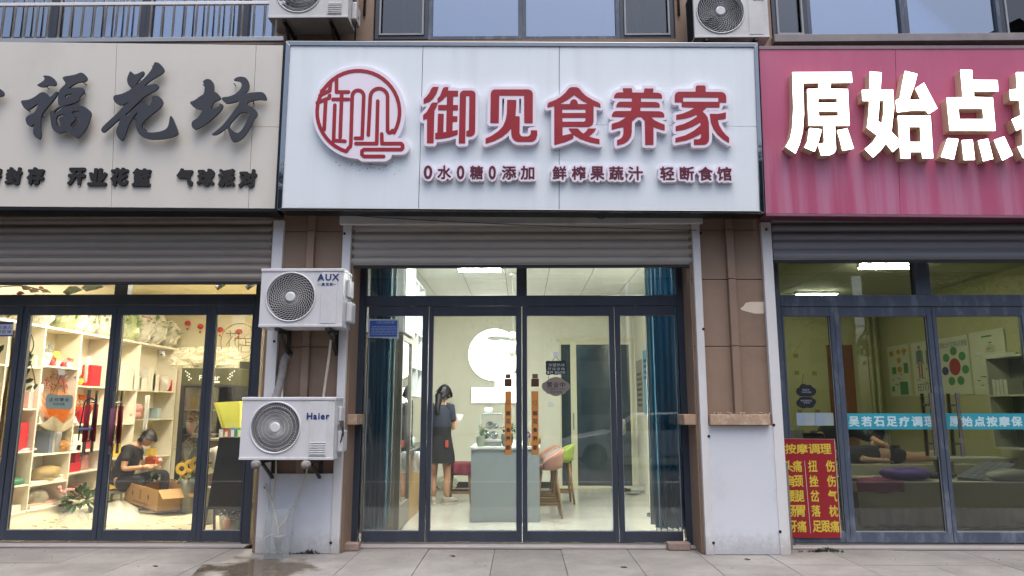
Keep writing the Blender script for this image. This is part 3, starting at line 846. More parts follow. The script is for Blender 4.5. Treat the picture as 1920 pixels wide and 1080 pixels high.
G_JIA = [[(78,322),(78,220),(95,185),(135,168),(380,168),(382,95),(400,77),(510,77),(525,95),(527,170),(755,172),(800,190),(822,225),(825,325),(730,325),(727,397),(540,397),(480,455),(520,490),(555,540),(572,610),(577,840),(570,885),(545,920),(510,935),(355,937),(355,857),(420,857),(445,845),(458,820),(460,775),(350,835),(240,875),(88,902),(88,838),(230,800),(350,735),(455,650),(450,612),(350,670),(230,715),(92,740),(92,668),(210,635),(320,580),(410,520),(390,503),(310,535),(220,560),(100,575),(100,505),(190,485),(290,445),(370,400),(180,390),(178,322)],
 [(585,488),(700,490),(760,480),(818,465),(818,558),(760,570),(700,575),(720,650),(765,730),(820,795),(865,832),(865,910),(780,860),(700,790),(640,710),(600,610)]]
H_JIA = [[(200,250),(710,253),(708,315),(200,312)]]
G_FU = [[(390,88),(480,92),(540,125),(578,180),(575,225),(540,238),(470,222),(420,250),(360,255),(290,230),(360,195),(415,150),(410,115)],
 [(62,450),(150,448),(250,415),(330,350),(380,328),(430,340),(475,385),(488,412),(580,320),(600,318),(598,350),(540,440),(460,530),(400,600),(360,670),(352,740),(348,850),(360,950),(345,1010),(320,1010),(270,970),(245,910),(260,830),(265,770),(240,810),(205,828),(160,800),(135,730),(145,690),(200,655),(265,630),(305,560),(325,480),(250,535),(175,588),(130,575),(95,525)],
 [(665,108),(800,90),(880,70),(930,45),(975,55),(1025,110),(1020,150),(990,175),(900,180),(820,220),(715,300),(800,262),(960,262),(985,290),(980,335),(910,400),(905,455),(820,490),(680,530),(655,520),(620,520),(605,470),(612,350),(640,280),(730,205),(690,160)],
 [(488,600),(540,600),(600,545),(650,522),(680,545),(820,520),(920,520),(1000,545),(1060,590),(1085,630),(1075,690),(1040,790),(990,890),(930,960),(880,990),(850,985),(740,890),(680,905),(620,930),(560,900),(515,840),(500,740)]]
H_FU = [[(702,370),(815,345),(818,375),(735,392),(735,415),(706,416)], [(545,615),(600,562),(655,540),(685,552),(610,598),(560,648)], [(578,690),(620,655),(712,646),(712,668),(645,690),(612,715),(640,775),(690,790),(602,838),(582,790)], [(790,603),(930,596),(930,612),(812,634),(870,690),(915,690),(900,760),(855,855),(830,855),(770,800),(858,728),(838,665)]]
G_HUA = [[(430,155),(450,190),(490,203),(540,185),(590,158),(607,165),(603,205),(540,260),(505,330),(450,372),(415,345),(393,290),(395,240),(415,195)],
 [(740,42),(790,50),(830,85),(863,140),(850,175),(760,230),(660,290),(590,362),(680,325),(760,320),(795,345),(770,390),(700,425),(600,480),(520,560),(440,640),(380,695),(300,755),(200,845),(95,940),(62,915),(75,870),(140,810),(300,660),(330,615),(440,530),(470,500),(380,565),(300,590),(250,565),(215,510),(225,465),(290,455),(360,435),(440,390),(540,310),(620,240),(690,160),(725,90)],
 [(310,740),(370,700),(395,745),(440,690),(500,600),(565,620),(530,660),(470,730),(400,850),(370,960),(340,1030),(310,1038),(265,975),(250,910),(290,820)],
 [(500,600),(570,560),(610,550),(670,610),(715,530),(700,480),(760,465),(810,485),(848,540),(835,590),(770,650),(680,720),(600,790),(570,850),(590,910),(660,938),(790,930),(880,900),(920,850),(938,705),(975,760),(1040,930),(1030,962),(930,1000),(780,1020),(650,1015),(570,980),(520,920),(505,840),(520,730),(530,690),(500,640)]]
G_FANG = [[(228,182),(260,150),(305,138),(350,150),(388,200),(392,260),(385,320),(440,340),(490,400),(487,432),(430,445),(370,485),(345,590),(430,560),(500,502),(522,510),(515,565),(440,650),(300,770),(180,850),(120,870),(80,845),(68,790),(85,745),(150,715),(220,620),(225,580),(140,570),(80,530),(38,472),(110,455),(190,390),(255,360),(262,250),(255,210)],
 [(668,160),(720,115),(790,103),(860,120),(900,190),(900,270),(870,320),(815,352),(950,335),(1080,325),(1130,350),(1155,410),(1150,450),(1070,432),(970,445),(875,470),(870,515),(940,545),(1010,600),(1025,660),(970,720),(920,830),(840,960),(760,1030),(680,1055),(650,1030),(610,920),(585,830),(490,910),(410,950),(345,945),(430,890),(540,790),(640,660),(720,550),(760,500),(765,445),(680,475),(565,500),(500,425),(515,403),(620,395),(720,350),(790,270),(800,210),(770,175),(720,160)]]
H_FANG = [[(600,815),(700,700),(785,612),(910,630),(885,710),(830,830),(770,910),(720,925),(650,880)]]
G_YUAN = [[(155,92),(818,90),(828,208),(588,210),(578,280),(778,282),(798,692),(632,692),(645,960),(625,1000),(580,1022),(480,1030),(442,898),(500,893),(515,870),(505,692),(340,690),(322,282),(448,280),(458,210),(275,212),(285,560),(270,760),(235,900),(190,1005),(80,932),(130,840),(155,720),(168,500)],
 [(345,720),(485,735),(450,870),(405,985),(292,938),(325,870)], [(658,745),(772,725),(845,950),(720,975),(690,850)]]
H_YUAN = [[(442,385),(660,383),(660,435),(442,437)], [(448,530),(670,530),(672,585),(452,587)]]
G_CHU = [[(155,85),(288,95),(275,290),(418,290),(428,500),(398,760),(490,860),(495,915),(415,990),(338,892),(270,980),(195,1050),(100,955),(190,880),(240,800),(125,718),(145,560),(152,413),(75,413),(68,292),(155,290)],
 [(552,78),(690,112),(660,230),(600,402),(732,402),(668,275),(765,210),(915,498),(820,562),(785,520),(620,522),(465,542),(448,410),(495,385),(520,240)],
 [(472,580),(838,580),(868,1060),(750,1060),(742,987),(612,987),(610,1062),(505,1060)]]
H_CHU = [[(262,408),(312,410),(312,560),(292,675),(245,640),(258,520)], [(595,705),(725,705),(735,878),(605,878)]]
G_DIAN = [[(262,60),(385,65),(388,170),(655,172),(665,290),(402,292),(405,352),(605,357),(635,710),(148,708),(115,358),(288,355)],
 [(125,790),(240,800),(190,1018),(55,990)], [(277,812),(390,808),(415,1020),(298,1022)], [(450,815),(555,795),(610,1010),(505,1035)], [(620,810),(728,772),(820,970),(710,1028)]]
H_DIAN = [[(238,473),(500,473),(510,588),(248,588)]]
G_AN = [[(855,88),(975,88),(985,275),(1060,275),(1065,380),(990,390),(1000,500),(1075,470),(1080,590),(1005,620),(1020,900),(1000,1000),(930,1000),(870,880),(930,870),(920,680),(860,712),(808,590),(905,545),(890,385),(795,385),(785,275),(865,265)],
 [(1100,200),(1240,180),(1260,90),(1370,90),(1380,190),(1620,190),(1640,420),(1530,420),(1500,300),(1230,310),(1240,420),(1130,420)],
 [(1100,470),(1300,470),(1340,380),(1460,390),(1430,470),(1640,470),(1640,570),(1560,580),(1520,800),(1660,930),(1590,1030),(1430,890),(1220,1030),(1130,950),(1320,820),(1180,760),(1250,580),(1100,580)]]

M_signwhite = mat('white_sign_panel', '#d9e2e9', 0.30, var=0.02, scale=0.7, dirt='#a8b0b4', dirt_amt=0.22, dirt_scale=1.1, stretch=(5, 1, 0.3), bump=0.04, bscale=0.8)
M_signgrey = mat('warm_grey_sign_panel', '#cbc8c0', 0.42, var=0.03, scale=1.2, dirt='#98948d', dirt_amt=0.3, dirt_scale=0.9, bump=0.06, bscale=1.2)
def magenta():
    m, nt, N, K, B = new_mat('faded_magenta_panel')
    geo = N.new('ShaderNodeNewGeometry')
    n1 = N.new('ShaderNodeTexNoise'); n1.inputs['Scale'].default_value = 0.9; n1.inputs['Detail'].default_value = 6
    K.new(geo.outputs['Position'], n1.inputs['Vector'])
    mp = N.new('ShaderNodeMapping'); mp.inputs['Scale'].default_value = (9, 1, 0.35); K.new(geo.outputs['Position'], mp.inputs[0])
    n2 = N.new('ShaderNodeTexNoise'); n2.inputs['Scale'].default_value = 1.0; n2.inputs['Detail'].default_value = 4; K.new(mp.outputs[0], n2.inputs['Vector'])
    # rain streaks only run down below the letters
    sx = N.new('ShaderNodeSeparateXYZ'); K.new(geo.outputs['Position'], sx.inputs[0])
    mr = N.new('ShaderNodeMapRange'); mr.inputs['From Min'].default_value = 4.05; mr.inputs['From Max'].default_value = 3.7; mr.inputs['To Min'].default_value = 0.12; K.new(sx.outputs['Z'], mr.inputs['Value'])
    r2 = N.new('ShaderNodeValToRGB'); r2.color_ramp.elements[0].position = 0.42; r2.color_ramp.elements[1].position = 0.62
    K.new(n2.outputs['Fac'], r2.inputs[0])
    mu = N.new('ShaderNodeMath'); mu.operation = 'MULTIPLY'; K.new(mr.outputs[0], mu.inputs[0]); K.new(r2.outputs[0], mu.inputs[1])
    r1 = N.new('ShaderNodeValToRGB'); e = r1.color_ramp.elements
    e[0].position = 0.3; e[0].color = lin('#a34868') + (1,); e[1].position = 0.7; e[1].color = lin('#b35679') + (1,)
    K.new(n1.outputs['Fac'], r1.inputs[0])
    mx = N.new('ShaderNodeMixRGB'); mx.inputs[2].default_value = lin('#b98aa4') + (1,)
    m2 = N.new('ShaderNodeMath'); m2.operation = 'MULTIPLY'; m2.inputs[1].default_value = 0.5; K.new(mu.outputs[0], m2.inputs[0])
    K.new(m2.outputs[0], mx.inputs[0]); K.new(r1.outputs[0], mx.inputs[1]); K.new(mx.outputs[0], B.inputs['Base Color'])
    B.inputs['Roughness'].default_value = 0.42
    return m
M_magenta = magenta()
M_red = mat('crimson_face', '#941523', 0.35, var=0.14, scale=5)
M_plum = mat('plum_face', '#5a1f33', 0.35, var=0.15, scale=8)
M_body = mat('lilac_acrylic', '#e2dbe8', 0.3, var=0.03, scale=2)
M_char = mat('charcoal_metal', '#3b3d42', 0.4, var=0.16, scale=2.2, metal=0.3)
M_foam = mat('black_foam_letter', '#131417', 0.7, var=0.1)
M_lit = emit('lit_letter_face', '#fffaf2', 2.8)
M_letside = mat('beige_letter_return', '#c4ab95', 0.5, var=0.1)

def quad_panel(name, sign, corners, Y, depth, m, bevel=0.003):
    """corners in pixels: upper left, upper right, lower right, lower left."""
    a, b, c, d = [at(x, y, Y) for x, y in corners]
    return quadbox(d, c, b, a, depth).build(name, m, sign, bevel=bevel)

# ---- middle sign
s = thing('shop_sign', 'large white sign box with crimson characters, round emblem and mirror steel edge', 'sign', (0, YS + 0.15, 3.24))
TL, TR, BR, BL = (544, 85), (1414, 88), (1425, 395), (528, 389)
def lerp(a, b, t): return (a[0] + (b[0] - a[0]) * t, a[1] + (b[1] - a[1]) * t)
cuts = [0.0, (792 - 540) / 880, (1050.5 - 540) / 880, 1.0]
for i in range(3):
    e = 0.0006
    q = [lerp(TL, TR, cuts[i] + (e if i else 0)), lerp(TL, TR, cuts[i + 1] - (e if i < 2 else 0)), lerp(BL, BR, cuts[i + 1] - (e if i < 2 else 0)), lerp(BL, BR, cuts[i] + (e if i else 0))]
    if i < 2: quad_panel('face_panel', s, q, YS, 0.012, M_signwhite, 0.001)
    else:
        ma, mb_ = lerp(q[0], q[3], 0.478), lerp(q[1], q[2], 0.486)
        quad_panel('face_panel', s, [q[0], q[1], (mb_[0], mb_[1] - .25), (ma[0], ma[1] - .25)], YS, 0.012, M_signwhite, 0.001)
        quad_panel('face_panel', s, [(ma[0], ma[1] + .25), (mb_[0], mb_[1] + .25), q[2], q[3]], YS, 0.012, M_signwhite, 0.001)
O = [(536, 76.5), (1421, 80), (1434, 400), (519, 394)]; I = [TL, TR, BR, BL]
Yf = YS - 0.012
fr4 = [('frame_top', [O[0], O[1], I[1], I[0]]), ('frame_side', [I[1], O[1], O[2], I[2]]), ('frame_bottom', [I[3], I[2], O[2], O[3]]), ('frame_side', [O[0], I[0], I[3], O[3]])]
for nm, q in fr4:
    p = [at(x, y, Yf) for x, y in q]
    quadbox(p[3], p[2], p[1], p[0], 0.03).build(nm, M_mirror, s, bevel=0.004)
a, b, c, d = [at(x, y, YS + 0.02) for x, y in [(538, 78), (1420, 82), (1432, 397), (521, 391)]]
quadbox(d, c, b, a, 0.27).build('box', mat('sign_box_side', '#2d2f31', 0.35, metal=0.6), s, bevel=0.004)
YL = YS - 0.055
for nm, P, Hh, ox in (('character', G_YU, [], 780), ('character', G_JIAN, [], 900), ('character', G_SHI, H_SHI, 1015), ('character', G_YANG, [], 1135), ('character', G_JIA, H_JIA, 1255)):
    body = letter(s, nm, P, Hh, [], 7.714, (ox, 150), YL, 0.055, M_body, iso=5.6, step=1.1, bevel=0.004)
    letter(s, 'character_face', P, Hh, [], 7.714, (ox, 150), YL - 0.003, 0.0028, M_red, parent=body)
# emblem
def arc(cx, cy, r, a0, a1, n):
    return [(cx + r * math.cos(math.radians(a0 + (a1 - a0) * i / n)), cy + r * math.sin(math.radians(a0 + (a1 - a0) * i / n))) for i in range(n + 1)]
W_ = 18.5
ring = arc(496, 512, 418, 107, 390, 34) + [(842, 700), (828, 718), (806, 722), (792, 704)]
em = [(ring + [(792, 360)] + arc(705, 362, 88, 0, -180, 10) + [(597, 745)], W_),
      ([ring[0], (398, 876), (415, 862), (420, 830), (434, 355)] + arc(493, 350, 58, 180, 360, 8) + [(535, 778), (466, 778)], W_),
      ([(693, 402), (682, 832), (472, 832)], W_), ([(733, 735), (735, 832), (930, 832), (945, 848), (945, 876), (930, 892), (555, 892), (532, 908), (532, 944), (555, 962), (752, 962)], W_),
      ([(258, 444), (245, 800), (360, 808)], W_), ([(328, 330), (312, 766)], W_), ([(240, 384), (396, 384)], W_), ([(396, 310), (275, 310), (275, 160)], W_),
      ([(165, 400), (150, 690)], W_), ([(206, 345), (202, 368), (80, 420)], W_), ([(215, 205), (207, 295), (108, 345)], W_), ([(120, 300), (240, 190)], 14)]
disc = arc(503, 516, 470, 0, 360, 72)[:-1]
bd = letter(s, 'emblem', [disc], [], [([(735, 862), (930, 862)], 84), ([(555, 928), (752, 928)], 86)], 5.4, (580, 115), YL, 0.055, M_body, iso=0, step=1.1, bevel=0.004)
letter(s, 'emblem_face', [], [], em, 5.4, (580, 115), YL - 0.003, 0.0028, M_red, parent=bd, step=0.8)
# small line of characters
small = [('0', 794, 811), ('水', 820, 846), ('0', 856, 871), ('糖', 881, 906), ('0', 916, 930), ('添', 941, 968), ('加', 976, 1002), ('鲜', 1036, 1062), ('榨', 1072, 1098), ('果', 1107, 1133), ('蔬', 1142, 1169), ('汁', 1178, 1205), ('轻', 1238, 1264), ('断', 1275, 1301), ('食', 1310, 1336), ('馆', 1345, 1371)]
def font_letter(sign, ch, px0, px1, py0, py1, Y, depth, m, bold, grow, mface=None, bevel=0.0, name='character'):
    """Character of the built-in font fitted to a pixel box on the plane Y; grow > 0 adds a wider body behind the face."""
    a, b = at(px0, py1, Y), at(px1, py0, Y)
    x0, z0, w_, h_ = a.x, a.z, b.x - a.x, b.z - a.z
    face = glyph_loops(ch, x0, z0, w_, h_, bold)
    if grow:
        A, B, vs, fs = glyph_segs(ch); mn = np.minimum(A.min(0), B.min(0)); mx = np.maximum(A.max(0), B.max(0)); sz = mx - mn + 2 * bold
        gw = grow / h_ * sz[1]
        bl = glyph_loops(ch, x0 - gw / sz[0] * w_, z0 - grow, w_ * (1 + 2 * gw / sz[0]), h_ + 2 * grow, bold + gw)
        big = [lp for lp in bl if abs(sum(lp[i][0] * lp[(i + 1) % len(lp)][1] - lp[(i + 1) % len(lp)][0] * lp[i][1] for i in range(len(lp)))) > 2 * 0.0006]
        me = loops_mesh(name, big, m, depth, bevel); me.transform(Matrix.Translation((0, Y, 0)))
        body = link_mesh(name, me, sign)
        me = loops_mesh(name + '_face', face, mface, 0.0024, 0); me.transform(Matrix.Translation((0, Y - 0.0026, 0)))
        link_mesh(name + '_face', me, body)
        return body
    me = loops_mesh(name, face, m, depth, bevel); me.transform(Matrix.Translation((0, Y, 0)))
    return link_mesh(name, me, sign)
for i, (ch, x0, x1) in enumerate(small):
    dy = (x0 - 794) / 577 * 3
    font_letter(s, ch, x0, x1, 310 + dy, 336 + dy, YS - 0.045, 0.045, M_body, 0.028, 0.020, M_plum, bevel=0.002)
# dirt left by drips below the emblem
o = MB()
for i in range(60):
    x = 690 + rnd.gauss(0, 24); y = 303 + abs(rnd.gauss(0, 9))
    if 600 < x < 775:
        p = at(x, y, YS - 0.0012); r_ = rnd.uniform(0.0015, 0.0045); o.box(p.x - r_, p.x + r_, YS - 0.002, YS - 0.0004, p.z - r_, p.z + r_)
o = o.build('dirt_speckle', mat('dirt', '#59504a', 0.9), s); o['kind'] = 'stuff'

# ---- left sign
YSL = YS + 0.05
s = thing('shop_sign', 'pale grey sign panel with charcoal brush script characters and small black lettering', 'sign', (-4, YSL + 0.1, 3.28))
Lc = [(-420, 73), (531, 85), (515, 391), (-420, 384)]
seams = [-420, -230, -2, 219, 480.5, 531]
def LX(u, top): # u = x pixel at height y~100 -> point on top/bottom edge
    t = (u + 420) / 951
    return lerp(Lc[0], Lc[1], t) if top else lerp(Lc[3], Lc[2], t)
for i in range(5):
    g0 = 0.35 if i else 0; g1 = 0.35 if i < 4 else 0
    q = [LX(seams[i] + g0, 1), LX(seams[i + 1] - g1, 1), LX(seams[i + 1] - g1, 0), LX(seams[i] + g0, 0)]
    if i == 4:
        ma, mb_ = lerp(q[0], q[3], 0.5), lerp(q[1], q[2], 0.5)
        quad_panel('face_panel', s, [q[0], q[1], (mb_[0], mb_[1] - .3), (ma[0], ma[1] - .3)], YSL, 0.012, M_signgrey, 0.0015)
        quad_panel('face_panel', s, [(ma[0], ma[1] + .3), (mb_[0], mb_[1] + .3), q[2], q[3]], YSL, 0.012, M_signgrey, 0.0015)
    else: quad_panel('face_panel', s, q, YSL, 0.012, M_signgrey, 0.0015)
M_dark = mat('dark_anodised', '#1d1e20', 0.4, metal=0.5, var=0.1)
quad_panel('box', s, [(-420, 74), (533, 83), (517, 396), (-420, 389)], YSL + 0.014, 0.24, M_dark)
quad_panel('frame_side', s, [(531.5, 83), (535, 83), (519, 397), (515.5, 397)], YSL - 0.01, 0.06, M_dark, 0.002)
quad_panel('frame_bottom', s, [(-420, 385), (515, 391.8), (515, 397), (-420, 391)], YSL - 0.006, 0.05, M_dark, 0.002)
YC = YSL - 0.075
for P, Hh, zm, of in ((G_FU, H_FU, 7.714, (30, 130)), (G_HUA, [], 6.75, (180, 110)), (G_FANG, H_FANG, 7.714, (350, 130))):
    ch = letter(s, 'character', [chaikin(p, 2) for p in P], [chaikin(p, 1) for p in Hh], [], zm, of, YC, 0.02, M_char, iso=0.25, step=0.9, bevel=0.002)
    pin = MB()
    for p in P:
        for q in p[::7]:
            c0 = (sum(v[0] for v in p) / len(p), sum(v[1] for v in p) / len(p))
            v = at(lerp(q, c0, 0.12)[0] / zm + of[0], lerp(q, c0, 0.12)[1] / zm + of[1], YC + 0.02)
            pin.tube([v, (v.x, YSL, v.z)], 0.005, 6)
    o = pin.build('mounting_pin', M_black, ch); o['kind'] = 'stuff'
ch = letter(s, 'character', [chaikin([(-120, 176), (-60, 166), (-10, 162), (4, 168), (7.5, 176), (3, 181), (-20, 182), (-60, 184), (-110, 190)], 1), chaikin([(-70, 120), (-55, 118), (-50, 160), (-52, 250), (-62, 262), (-68, 240)], 1)], [], [], 1.0, (0, 0), YC, 0.02, M_char, step=1.5, bevel=0.002)
row = [('密', -36, 4, 313, 346), ('封', 8, 42, 313, 346), ('存', 48, 84, 313, 346), ('开', 125, 161, 314, 347), ('业', 163, 202, 315, 348), ('花', 205, 242, 314, 348), ('篮', 246, 284, 315, 349), ('气', 329, 363, 315, 349), ('球', 368, 403, 316, 349), ('派', 407, 442, 316, 350), ('对', 446, 482, 317, 351)]
for ch, x0, x1, y0, y1 in row:
    font_letter(s, ch, x0, x1, y0, y1, YSL - 0.022, 0.022, M_foam, 0.055, 0, bevel=0.003)

# ---- right sign
YSR = YS + 0.06
s = thing('shop_sign', 'faded magenta sign panel with large glowing white characters', 'sign', (4.5, YSR + 0.1, 3.2))
Rc = [(1423.5, 93), (2500, 90), (2500, 408), (1436, 400)]
def RX(t, top): return lerp(Rc[0], Rc[1], t) if top else lerp(Rc[3], Rc[2], t)
cuts = [0, (1678.5 - 1423.5) / 1076.5, 0.55, 1.0]
for i in range(3):
    e0 = 0.00035 if i else 0; e1 = 0.00035 if i < 2 else 0
    quad_panel('face_panel', s, [RX(cuts[i] + e0, 1), RX(cuts[i + 1] - e1, 1), RX(cuts[i + 1] - e1, 0), RX(cuts[i] + e0, 0)], YSR, 0.012, M_magenta, 0.0015)
quad_panel('box', s, [(1422, 91.5), (2500, 89), (2500, 409.5), (1435, 401.5)], YSR + 0.0135, 0.24, mat('magenta_box_side', '#5f3345', 0.5), 0.002)
quad_panel('frame_bottom', s, [(1436, 400.4), (2500, 408.4), (2500, 413), (1436, 404.5)], YSR - 0.012, 0.03, mat('mauve_edge', '#7e5466', 0.45, var=0.15), 0.002)
quad_panel('frame_top', s, [(1423, 86), (2500, 84), (2500, 89.5), (1423, 92.5)], YSR - 0.006, 0.20, mat('mauve_top', '#7d6a72', 0.45, var=0.12), 0.002)
YLR = YSR - 0.11
for P, Hh, zm, of in ((G_YUAN, H_YUAN, 6.0, (1460, 120)), (G_CHU, H_CHU, 6.0, (1605, 120)), (G_DIAN, H_DIAN, 5.685, (1755, 120)), (G_AN, [], 5.685, (1755, 120))):
    body = letter(s, 'character', P, Hh, [], zm, of, YLR, 0.11, M_letside, step=1.2)
    body['label'] = 'beige sided channel letter'
    letter(s, 'character_face', P, Hh, [], zm, of, YLR - 0.004, 0.0035, M_lit, iso=0.0, step=1.0, parent=body)

# ================================================================== UPPER WINDOWS, GRILLE, COOLING UNITS
M_curtain_grey = mat('grey_curtain', '#8e8d8a', 0.9, var=0.12, scale=3, stretch=(6, 1, 0.3))
M_room_dark = mat('dim_room', '#4a4440', 0.9, var=0.1)
def window(name, px0, px1, kind, py_b=70, fw=0.045, Y=YW + 0.03, curtain=None, xs=None):
    """Upper window light (px0..px1 at y=40) from its sill up past the top of the frame."""
    x0, x1 = xs if xs else (PX(px0, 40, Y), PX(px1, 40, Y)); zb = at((px0 + px1) / 2, py_b, Y).z; zt = 6.72
    f = MB()
    f.box(x0, x0 + fw, Y, Y + 0.09, zb, zt); f.box(x1 - fw, x1, Y, Y + 0.09, zb, zt)
    f.box(x0 + fw + 0.0005, x1 - fw - 0.0005, Y + 0.001, Y + 0.089, zb, zb + fw); f.box(x0 + fw + 0.0005, x1 - fw - 0.0005, Y + 0.001, Y + 0.089, zt - fw, zt)
    w_ = f.build(name, M_navy_worn if kind == 'sky' else M_navy, bld, bevel=0.004)
    MB().box(x0 + fw - 0.003, x1 - fw + 0.003, Y + 0.04, Y + 0.046, zb + fw - 0.003, zt - fw + 0.003).build('pane', M_glass_dim_up if kind == 'open' else M_glass_up, w_)
    if kind == 'open':   # screen sash standing a little proud, with a pale edge
        g = MB(); e = 0.02
        for (a, b, c, d) in ((x0 + fw + .004, x0 + fw + .004 + e, zb + fw + .004, zt - fw), (x1 - fw - .004 - e, x1 - fw - .004, zb + fw + .004, zt - fw), (x0 + fw + .005 + e, x1 - fw - .005 - e, zb + fw + .004, zb + fw + .004 + e)):
            g.box(a, b, Y - 0.012, Y + 0.012, c, d)
        g.build('sash', M_sash, w_)
    return x0, x1, zb
M_glass_dim_up = thin_glass('dim_window_glass', (0.55, 0.57, 0.58), refl=0.8, base=0.02)
M_sash = mat('pale_sash', '#8b8f94', 0.4, var=0.1)
for (a, b, k) in ((703, 803, 'open'), (803, 979, 'sky'), (979, 1162, 'sky'), (1162, 1264, 'open'), (1448, 1514, 'open'), (1514, 1697, 'sky'), (1697, 1878, 'sky'), (1878, 1990, 'open')):
    window('window', a, b, k, 74 if a < 1300 else 73)
for a, b in ((-330, -120), (-120, 97), (97, 272), (272, 455), (455, 520)):
    window('window', a, b, 'net', 78, 0.06)
# curtains hanging behind the open lights, rooms behind dark
def drape(name, x0, x1, Y, z0, z1, m, parent=None, folds=6, amp=0.03, n=60, flare=0.0, label=None):
    def fn(u, v):
        a = u * folds * 2 * math.pi
        k = 1 - flare * v
        return (x0 + (x1 - x0) * u + 0.006 * math.sin(a * 0.5 + v * 2), Y + amp * math.sin(a) * (0.55 + 0.45 * (1 - v)) + amp * 0.3 * math.sin(a * 2.3 + 1 + v), z0 + (z1 - z0) * v)
    return MB().grid(fn, n, 6).build(name, m, parent, loc=None if parent is not None else ((x0 + x1) / 2, Y, z0), smooth=True, solid=0.004)
for a, b in ((752, 798), (1170, 1205), (1895, 1950)):
    o = drape('curtain', PX(a, 40, YW + 0.3), PX(b, 40, YW + 0.3), YW + 0.35, 4.9, 6.7, M_curtain_grey, bld, 4)
o = drape('curtain', -7.0, PX(520, 40, YW), YW + 0.20, 4.9, 6.7, mat('pale_net_curtain', '#b9bcc2', 0.9, var=0.05), bld, 34, amp=0.02, n=220)
MB().box(-11.5, 11.5, 9.2, 9.25, 3.56, zTop - 0.01).build('partition', M_room_dark, bld)
# sill strips over the signs
MB().box(PX(1446, 76, YW), 8.0, YW - 0.10, YW - 0.001, zWinB - 0.10, zWinB - 0.012).build('window_sill', mat('sill_metal', '#7f7a7c', 0.5, var=0.15), bld, bevel=0.004)

# security grille of the left window
YG = 6.98
gr = thing('window_grille', 'stainless steel security grille of slim upright bars above the grey flower shop sign', 'grille', (-4, YG, 4.98))
zb0, zb1 = at(200, 80, YG).z, at(200, 72, YG).z; zm0, zm1 = at(200, 11, YG).z, at(200, 5, YG).z
M_tube = mat('steel_tube', '#d5d3cf', 0.3, metal=0.35, var=0.08)
xe = PX(533, 60, YG)
MB().box(-7, xe, YG - 0.02, YG + 0.02, zb0, zb1).build('bottom_rail', mat('grey_rail', '#9a9da1', 0.4, metal=0.4, var=0.1), gr, bevel=0.003)
MB().box(-7, xe, YG - 0.014, YG + 0.014, zm0, zm1).build('rail', M_tube, gr, bevel=0.004)
bar_me = MB().tube([(0, 0, zb1), (0, 0, 6.6)], 0.0115, 8).mesh('bar', M_tube, smooth=True)
xb = PX(3, 60, YG); xstep = PX(24.3, 60, YG) - xb
for k in range(-14, 27):
    x = xb + k * xstep
    if x < xe: place(bar_me, 'bar', gr, Matrix.Translation((x, YG + 0.0, 0)))
for x in (PX(529, 40, YG), -6.9):
    MB().bar((x, YG, zm1 + 0.0), (x, YW, zm1 + 0.0), 0.02).build('wall_tie', M_tube, gr)

